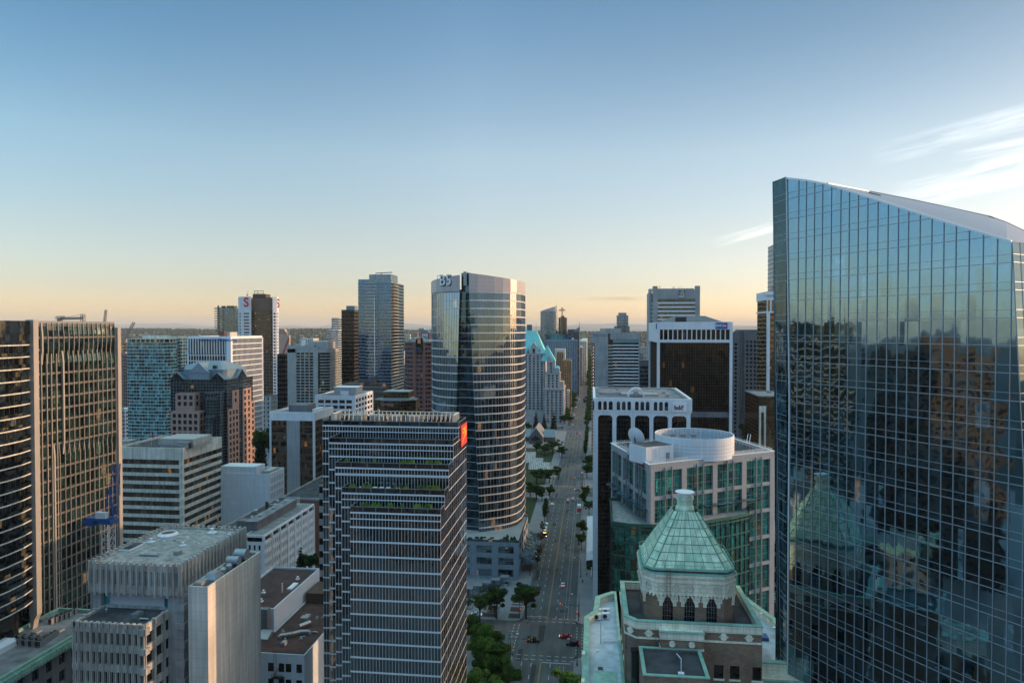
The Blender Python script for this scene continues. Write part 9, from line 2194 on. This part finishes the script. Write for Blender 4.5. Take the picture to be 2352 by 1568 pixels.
# ------------------------------------------------------------------ far country
def build_far():
 def noise(x,s): return math.sin(x * .0013 + s) * .5 + math.sin(x * .0037 + s * 2.1) * .3 + math.sin(x * .011 + s * 3.3) * .2
 # wooded rise south of the city
 q = MB(); nx,ny = 90,26; ys = [3000 + 260 * j for j in range(ny)]
 def hz(x,y):
  t = max(0,min(1,(y - 3000) / 4200)); t = t * t * (3 - 2 * t); ang = x / max(y,1)
  bp_ = lambda a,c: max(0,1 - ((ang - a) / c) ** 2); hh = 88 + 9 * noise(x * .5,1) + 20 * bp_(-.70,.17) + 18 * bp_(-.39,.14) - (24 if ang > -.16 else 0) * min(1,max(0,(ang + .16) * 9))
  return -2 + t * hh
 idx = []
 for j,y in enumerate(ys):
  for i in range(nx): x = (-1.05 + 1.9 * i / (nx - 1)) * y; q.v.append((x,y,hz(x,y)))
 for j in range(ny - 1):
  for i in range(nx - 1): a = j * nx + i; q.f.append((a,a + 1,a + nx + 1,a + nx)); q.m.append(0)
 struct('hills',q,M['hillwood'])
 # woods as one mass of tree clumps
 rnd = random.Random(5); q = MB()
 for _ in range(9000):
  y = 2700 + 6300 * rnd.random() ** .8; ang = rnd.uniform(-.95,.75); x = ang * y; z = hz(x,y) - 1; h = rnd.uniform(9,26); w = rnd.uniform(7,15); n = 6; k = len(q.v); t0 = rnd.random() * 6
  for rr,zz in ((.5,0),(1,.45),(.55,.85)):
   for i in range(n): t = t0 + 2 * math.pi * i / n; f = rnd.uniform(.75,1.2); q.v.append((x + w * rr * f * math.cos(t),y + w * rr * f * math.sin(t),z + h * zz))
  q.v.append((x,y,z + h * rnd.uniform(1.0,1.25)))
  for a in range(2):
   for i in range(n): j = (i + 1) % n; q.f.append((k + a * n + i,k + a * n + j,k + (a + 1) * n + j,k + (a + 1) * n + i)); q.m.append(0)
  for i in range(n): q.f.append((k + 2 * n + i,k + 2 * n + (i + 1) % n,k + 3 * n)); q.m.append(0)
 o = link('far_woodland',q.mesh('far_woodland',M['farwood'])); tag(o,'dark wooded ridge spread along the whole horizon','woodland',None,'stuff')
 # houses and small blocks on the slope
 prs = []
 for k,(w,d,h) in enumerate(((14,12,7),(22,14,10),(34,18,12),(18,16,20))):
  m = MB(); m.box(-w / 2,w / 2,-d / 2,d / 2,-3,h);
  if k < 2: gable(m,-w / 2 - 1,w / 2 + 1,-d / 2 - 1,d / 2 + 1,h,h + 4,'x',m=1,mw=0)
  else: m.box(-w / 2 - .3,w / 2 + .3,-d / 2 - .3,d / 2 + .3,h,h + .8,1)
  for c in ('housea','houseb','housec'): prs.append(m.mesh('house',[M[c],M['roofgrey']]))
 for _ in range(290):
  y = rnd.uniform(2100,5600); ang = rnd.uniform(-.78,.26); x = ang * y
  if -60 < x < 30: continue
  o = link('distant_house',rnd.choice(prs),None,(x,y,max(0,hz(x,y))),rnd.uniform(-.3,.3)); tag(o,'small pale house or low block scattered on the distant wooded slope','house','houses on the distant wooded slope')
 # mid-distance blocks filling the city between the named towers and the slope
 cnt = 0
 wm = ['beige','cream','grey','metalroof','salmon','white','greydark','orange']
 pm = []
 for k in range(10):
  w,d = rnd.uniform(18,34),rnd.uniform(16,26); h = rnd.uniform(22,62); fp = rect(-w / 2,w / 2,-d / 2,d / 2); wl,gl = MB(),MB(); gl.prism(offset(fp,-.3),0,h - 1); wl.prism(fp,h - 2.5,h); z = h - 2.5
  while z > 3: wl.prism(fp,z - 3.4,z - 2.0); z -= 3.4
  for fr in edges(fp):
   n = max(1,round(fr.L / 4.5))
   for j in range(n + 1): fr.box(wl,max(.3,fr.L * j / n - .6),min(fr.L,fr.L * j / n + .6),0,h - 2.6,-.3,.05)
  wl.box(-w / 4,w / 4,-d / 4,d / 4,h,h + 3); pm.append((wl.mesh('wall',M[wm[k % 8]]),gl.mesh('window_glass',M['g_dark']),h))
 placed = []
 while cnt < 150:
  y = rnd.uniform(880,3000); ang = rnd.uniform(-.72,.30); x = ang * y
  if -75 < x < 40 or any(abs(x - a) < 40 and abs(y - c) < 34 for a,c in placed): continue
  wl,gl,h = rnd.choice(pm); sc = min(1.0,(112 - y * .014) / h)
  placed.append((x,y)); cnt += 1; o = bpy.data.objects.new('distant_building',None); COL.objects.link(o); o.location = (x,y,0); o.scale = (1,1,sc); tag(o,'mid-rise block in the crowded city beyond the named towers','building','mid-rise blocks beyond the towers'); link('wall',wl,o); link('window_glass',gl,o)
 # far mountains
 for nm,dist,hh,col,sd in (('mountains',34000,330,'mount1',1.7),('mountains',46000,620,'mount2',4.2)):
  q = MB(); n = 160; base = []
  for i in range(n + 1):
   ang = -1.0 + 1.85 * i / n; x = ang * dist; h = hh * (.62 + .38 * (math.sin(i * .17 + sd) * .55 + math.sin(i * .43 + sd * 2) * .3 + math.sin(i * 1.13) * .15)); q.v += [(x,dist,-200),(x,dist + 1500,max(60,h)),(x,dist + 6000,max(60,h) * .7)]
  for i in range(n):
   for j in range(2): a = i * 3 + j; q.f.append((a,a + 3,a + 4,a + 1)); q.m.append(0)
  struct(nm,q,M[col])
def build_surroundings():
 """blocks outside the frame that the glass towers mirror"""
 rnd = random.Random(12)
 for k,(x,y,w,d,h,m,g,lab) in enumerate(((-118,40,42,40,84,'greydark','g_dark','grey office block mirrored in the big glass tower, left of the viewpoint'),(-185,30,40,36,101,'greydark','g_brown','tall grey tower mirrored in the big glass tower'),(-70,-52,60,34,58,'greydark','g_dark','dark low office block behind the viewpoint on the left'),(-15,-50,34,30,92,'greydark','g_black','grey office block directly behind the viewpoint'),(-150,-36,30,30,112,'brickwall','g_dark','brown office tower behind the viewpoint on the left'),(-240,95,44,50,106,'brickwall','g_granite','brown tower far left of the frame'),(52,-40,50,36,70,'greydark','g_dark','stone block behind the viewpoint on the right'),(-205,150,30,30,96,'metalroof','g_pale','pale glass block left of the curved apartments'))):
  fp = rect(x - w / 2,x + w / 2,y - d / 2,y + d / 2); b = B('office_building',lab,'office building',(x,y,0)); mt = M[m]
  q = MB(); q.prism(offset(fp,-.4),0,h - .5); b.part('glass_core',q,M[g]); wl = MB(); wl.prism(fp,h - 3.5,h)
  for fr in edges(fp):
   n = max(1,round(fr.L / 4)); z = h - 3.5
   for j in range(n + 1): s = fr.L * j / n; fr.box(wl,max(.4,s - .8),min(fr.L,s + .8),0,h - 3.5,-.4,0)
   while z > 4: fr.box(wl,.4,fr.L,z - 3.7,z - 2.2,-.39,-.04); z -= 3.7
  b.part('wall',wl,mt)
  q = MB(); q.box(x - w / 5,x + w / 5,y - d / 5,y + d / 5,h,h + 5); b.part('penthouse',q,mt)
# ================================================================== EXTRA MATERIALS
M['terrad'] = stone('shaded_terracotta',(.62,.58,.46),.75,.15,.6,.2)  # darker copy of the terracotta, relief shade put into the colour
M['g_pale2'] = glass('clear_roof_glass',(.08,.10,.12),(.14,.17,.19),(.25,.29,.32),(.9,.95,1),2.0,(1.2,2),0)
M['craneyel'] = plain('crane_yellow_paint',(.35,.24,.09),.6)
M['hillwood'] = stone('wooded_hill_ground',(.035,.05,.030),.95,.3,.004,.0); M['farwood'] = stone('far_tree_foliage',(.022,.036,.020),.95,.35,.02,.0)
M['housea'] = plain('house_white_wall',(.50,.49,.47),.8); M['houseb'] = plain('house_tan_wall',(.34,.28,.24),.8); M['housec'] = plain('house_grey_wall',(.25,.26,.27),.8)
M['mount1'] = plain('far_mountain_slope',(.08,.09,.09),1); M['mount2'] = plain('farther_mountain_slope',(.10,.11,.12),1); M['brickwall'] = stone('brown_masonry',(.16,.10,.07),.9,.15,.2,.2)
# ================================================================== BUILD
import sys
STEPS = [build_ground,build_curved_apartments,build_fin_tower,build_brutalist,build_copper_cornice,build_white_band,build_turquoise,build_pink,build_white_grid,build_scotia,build_mid_left,build_tall_blue,build_hsbc,build_low_left,build_grid_low,build_red_roofs,
   build_terraced,build_b5,build_bdc,build_bmo,build_right_far,build_canada,build_marine,build_glass_tower,build_hotel_and_church,build_far_named,build_trees,build_vehicles,build_furniture,build_cranes,build_far,build_surroundings]
for fn in STEPS: fn()
# ================================================================== SKY, SUN, AIR, CAMERA
HAZE = 3.2e-5
SUN_EL,SUN_AZ = R(7),R(70)                    # azimuth clockwise from the avenue axis (+Y)
w = bpy.data.worlds.new('World'); scene.world = w; w.use_nodes = True; nt = w.node_tree; nt.nodes.clear(); L = nt.links.new
out = N(nt,'ShaderNodeOutputWorld'); bg = N(nt,'ShaderNodeBackground'); sky = N(nt,'ShaderNodeTexSky'); sky.sky_type = 'NISHITA'; sky.sun_disc = False
sky.sun_elevation = SUN_EL; sky.sun_rotation = SUN_AZ; sky.altitude = 100; sky.air_density = 1.0; sky.dust_density = .6; sky.ozone_density = 3
bg.inputs[1].default_value = 0.15
# thin streaks of cirrus, laid on the sky by direction
tc = N(nt,'ShaderNodeTexCoord'); sp = N(nt,'ShaderNodeSeparateXYZ'); L(tc.outputs['Generated'],sp.inputs[0])
az = N(nt,'ShaderNodeMath',operation='ARCTAN2'); L(sp.outputs[0],az.inputs[0]); L(sp.outputs[1],az.inputs[1])       # azimuth from +Y towards +X
el = N(nt,'ShaderNodeMath',operation='ARCSINE'); L(sp.outputs[2],el.inputs[0])
cv = N(nt,'ShaderNodeCombineXYZ'); L(az.outputs[0],cv.inputs[0]); L(el.outputs[0],cv.inputs[1])
def streak(a0,e0,slope,half_w,half_l,k,sc,seed):
 """soft streak centred at (a0, e0) with a slope in direction space"""
 mp = N(nt,'ShaderNodeMapping',vector_type='TEXTURE'); mp.inputs['Location'].default_value = (a0,e0,0); mp.inputs['Rotation'].default_value = (0,0,math.atan(slope)); L(cv.outputs[0],mp.inputs[0])
 s = N(nt,'ShaderNodeSeparateXYZ'); L(mp.outputs[0],s.inputs[0])
 nm = N(nt,'ShaderNodeMapping'); nm.inputs['Scale'].default_value = (sc,sc * 12,1); nm.inputs['Location'].default_value = (seed,seed,0); L(mp.outputs[0],nm.inputs[0])
 nz = N(nt,'ShaderNodeTexNoise'); nz.inputs['Scale'].default_value = 1; nz.inputs['Detail'].default_value = 8; nz.inputs['Roughness'].default_value = .6; L(nm.outputs[0],nz.inputs['Vector'])
 def bell(src,half):
  d = N(nt,'ShaderNodeMath',operation='DIVIDE'); d.inputs[1].default_value = half; L(src,d.inputs[0]); p = N(nt,'ShaderNodeMath',operation='POWER'); p.inputs[1].default_value = 2; ab = N(nt,'ShaderNodeMath',operation='ABSOLUTE'); L(d.outputs[0],ab.inputs[0]); L(ab.outputs[0],p.inputs[0])
  m = N(nt,'ShaderNodeMath',operation='SUBTRACT'); m.use_clamp = True; m.inputs[0].default_value = 1; L(p.outputs[0],m.inputs[1]); return m.outputs[0]
 a = N(nt,'ShaderNodeMath',operation='MULTIPLY'); L(bell(s.outputs[1],half_w),a.inputs[0]); L(bell(s.outputs[0],half_l),a.inputs[1])
 r = N(nt,'ShaderNodeMapRange'); r.inputs[1].default_value = .36; r.inputs[2].default_value = .72; L(nz.outputs[0],r.inputs[0])
 c = N(nt,'ShaderNodeMath',operation='MULTIPLY'); L(a.outputs[0],c.inputs[0]); L(r.outputs[0],c.inputs[1]); d = N(nt,'ShaderNodeMath',operation='MULTIPLY'); d.inputs[1].default_value = k; L(c.outputs[0],d.inputs[0]); return d.outputs[0]
def dirs(u,v): d = ray(u,v).normalized(); return math.atan2(d.x,d.y),math.asin(d.z)
parts = []
for (u0,v0),(u1,v1),hw,k,sc,seed in (((2040,460),(2500,350),.020,.75,9,1),((2000,360),(2500,225),.016,.5,10,3),((2190,362),(2480,300),.008,.55,10,5),((2230,385),(2450,325),.008,.4,10,9),((1630,562),(1830,505),.008,.55,10,7),((1330,687),(1500,686),.0035,-.45,12,11)):
 a0,e0 = dirs(u0,v0); a1,e1 = dirs(u1,v1); parts.append(streak((a0 + a1) / 2,(e0 + e1) / 2,(e1 - e0) / (a1 - a0),hw,abs(a1 - a0) / 2 * 1.05,k,sc,seed))
for a_,e_,sl_,hw_,hl_,k_,sd_ in ((-1.75,.17,.1,.035,.5,.35,21),(-1.95,.09,-.05,.025,.6,.3,23),(-2.6,.2,.1,.06,.7,.3,27),(2.9,.12,0,.04,.6,.3,29)): parts.append(streak(a_,e_,sl_,hw_,hl_,k_,5,sd_))
acc = parts[0]
for p in parts[1:]: m = N(nt,'ShaderNodeMath',operation='ADD'); L(acc,m.inputs[0]); L(p,m.inputs[1]); acc = m.outputs[0]
cl = N(nt,'ShaderNodeMix',data_type='RGBA',blend_type='ADD'); mu = N(nt,'ShaderNodeVectorMath',operation='SCALE'); mu.inputs[0].default_value = (3.4,3.0,2.6); L(acc,mu.inputs['Scale'])
rm = N(nt,'ShaderNodeValToRGB'); e = rm.color_ramp.elements; e[0].position = 0; e[0].color = (1.05,.76,.55,1); e[1].position = 1; e[1].color = (7.0,4.1,1.9,1); k_ = e.new(44 / 60); k_.color = (3.6,2.2,1.1,1); k_ = e.new(28 / 60); k_.color = (.52,.5,.44,1)  # high stops raised above the frame as added fill for shaded surfaces
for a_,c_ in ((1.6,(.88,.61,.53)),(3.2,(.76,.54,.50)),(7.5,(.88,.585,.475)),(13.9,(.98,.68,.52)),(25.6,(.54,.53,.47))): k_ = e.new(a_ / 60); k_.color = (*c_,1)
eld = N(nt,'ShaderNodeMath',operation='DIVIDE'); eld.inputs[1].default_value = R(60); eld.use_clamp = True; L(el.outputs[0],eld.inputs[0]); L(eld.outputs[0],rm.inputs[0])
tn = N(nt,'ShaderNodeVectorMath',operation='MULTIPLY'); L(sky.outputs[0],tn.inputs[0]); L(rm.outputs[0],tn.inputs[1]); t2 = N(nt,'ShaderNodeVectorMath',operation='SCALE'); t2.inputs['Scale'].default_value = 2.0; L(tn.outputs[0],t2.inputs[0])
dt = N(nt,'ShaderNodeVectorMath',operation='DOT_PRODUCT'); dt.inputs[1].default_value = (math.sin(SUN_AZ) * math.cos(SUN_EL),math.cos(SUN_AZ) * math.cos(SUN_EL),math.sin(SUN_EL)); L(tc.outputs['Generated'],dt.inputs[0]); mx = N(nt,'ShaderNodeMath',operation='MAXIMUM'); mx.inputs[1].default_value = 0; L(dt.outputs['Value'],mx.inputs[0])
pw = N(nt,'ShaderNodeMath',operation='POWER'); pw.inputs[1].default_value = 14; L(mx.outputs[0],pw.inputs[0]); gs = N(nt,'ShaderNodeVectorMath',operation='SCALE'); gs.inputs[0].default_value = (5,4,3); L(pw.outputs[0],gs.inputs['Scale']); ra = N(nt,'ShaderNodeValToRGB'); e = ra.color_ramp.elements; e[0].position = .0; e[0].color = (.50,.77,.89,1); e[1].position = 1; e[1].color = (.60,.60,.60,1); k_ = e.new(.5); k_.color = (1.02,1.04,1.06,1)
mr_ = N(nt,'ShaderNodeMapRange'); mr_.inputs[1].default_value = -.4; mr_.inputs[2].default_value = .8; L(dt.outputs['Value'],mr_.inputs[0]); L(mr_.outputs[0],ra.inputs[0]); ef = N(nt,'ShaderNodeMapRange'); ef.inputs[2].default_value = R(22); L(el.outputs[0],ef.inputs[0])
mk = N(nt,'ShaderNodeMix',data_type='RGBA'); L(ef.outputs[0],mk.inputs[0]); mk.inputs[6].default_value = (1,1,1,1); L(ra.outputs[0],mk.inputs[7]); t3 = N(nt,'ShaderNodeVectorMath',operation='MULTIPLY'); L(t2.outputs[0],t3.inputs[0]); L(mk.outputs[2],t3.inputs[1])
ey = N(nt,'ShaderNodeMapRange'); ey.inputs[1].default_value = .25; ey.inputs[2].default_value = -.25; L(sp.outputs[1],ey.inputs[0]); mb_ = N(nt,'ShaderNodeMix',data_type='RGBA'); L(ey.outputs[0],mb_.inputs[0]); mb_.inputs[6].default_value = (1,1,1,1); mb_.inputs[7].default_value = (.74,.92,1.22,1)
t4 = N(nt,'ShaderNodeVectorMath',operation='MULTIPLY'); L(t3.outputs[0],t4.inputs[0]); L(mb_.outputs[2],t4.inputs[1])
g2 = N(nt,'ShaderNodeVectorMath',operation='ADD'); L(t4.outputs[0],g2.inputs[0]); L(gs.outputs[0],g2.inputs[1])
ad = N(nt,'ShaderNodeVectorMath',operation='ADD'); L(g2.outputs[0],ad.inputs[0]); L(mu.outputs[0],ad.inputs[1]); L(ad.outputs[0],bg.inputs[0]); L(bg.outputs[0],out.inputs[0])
sl = bpy.data.lights.new('sun','SUN'); sl.energy = 2.0; sl.angle = R(.5); sl.color = (1.0,.62,.34); so = bpy.data.objects.new('sun',sl); COL.objects.link(so)
sd = Vector((math.sin(SUN_AZ) * math.cos(SUN_EL),math.cos(SUN_AZ) * math.cos(SUN_EL),math.sin(SUN_EL))); so.rotation_euler = sd.to_track_quat('Z','Y').to_euler(); so.location = (300,0,400)
hz_ = MB(); hz_.box(-47000,47000,-2600,62000,-1.5,720); m,nt2,o2 = new_mat('haze_air'); pv = N(nt2,'ShaderNodeVolumePrincipled'); pv.inputs['Color'].default_value = (.92,.90,.86,1); pv.inputs['Density'].default_value = HAZE; nt2.links.new(pv.outputs[0],o2.inputs['Volume'])
if HAZE: o = link('haze',hz_.mesh('haze',m)); o['kind'] = 'stuff'; o['label'] = 'thin evening haze filling the air over the city'
cam = bpy.data.cameras.new('camera'); co = bpy.data.objects.new('camera',cam); COL.objects.link(co); co.location = CAM; co.rotation_euler = RC.to_euler(); cam.sensor_width = 36; cam.lens = 36 * F / 2352; cam.clip_end = 120000; cam.clip_start = .5; scene.camera = co
scene.render.resolution_x,scene.render.resolution_y = 1024,682
vs = scene.view_settings; vs.view_transform = 'Standard'; vs.look = 'None'; vs.gamma = 1; vs.exposure = 1.0
scene.cycles.max_bounces = 6; scene.cycles.glossy_bounces = 4; scene.cycles.diffuse_bounces = 3; scene.cycles.volume_bounces = 0; scene.cycles.transparent_max_bounces = 4
scene.cycles.caustics_reflective = False; scene.cycles.caustics_refractive = False; scene.cycles.use_denoising = True; scene.cycles.sample_clamp_indirect = 6; scene.cycles.use_adaptive_sampling = True
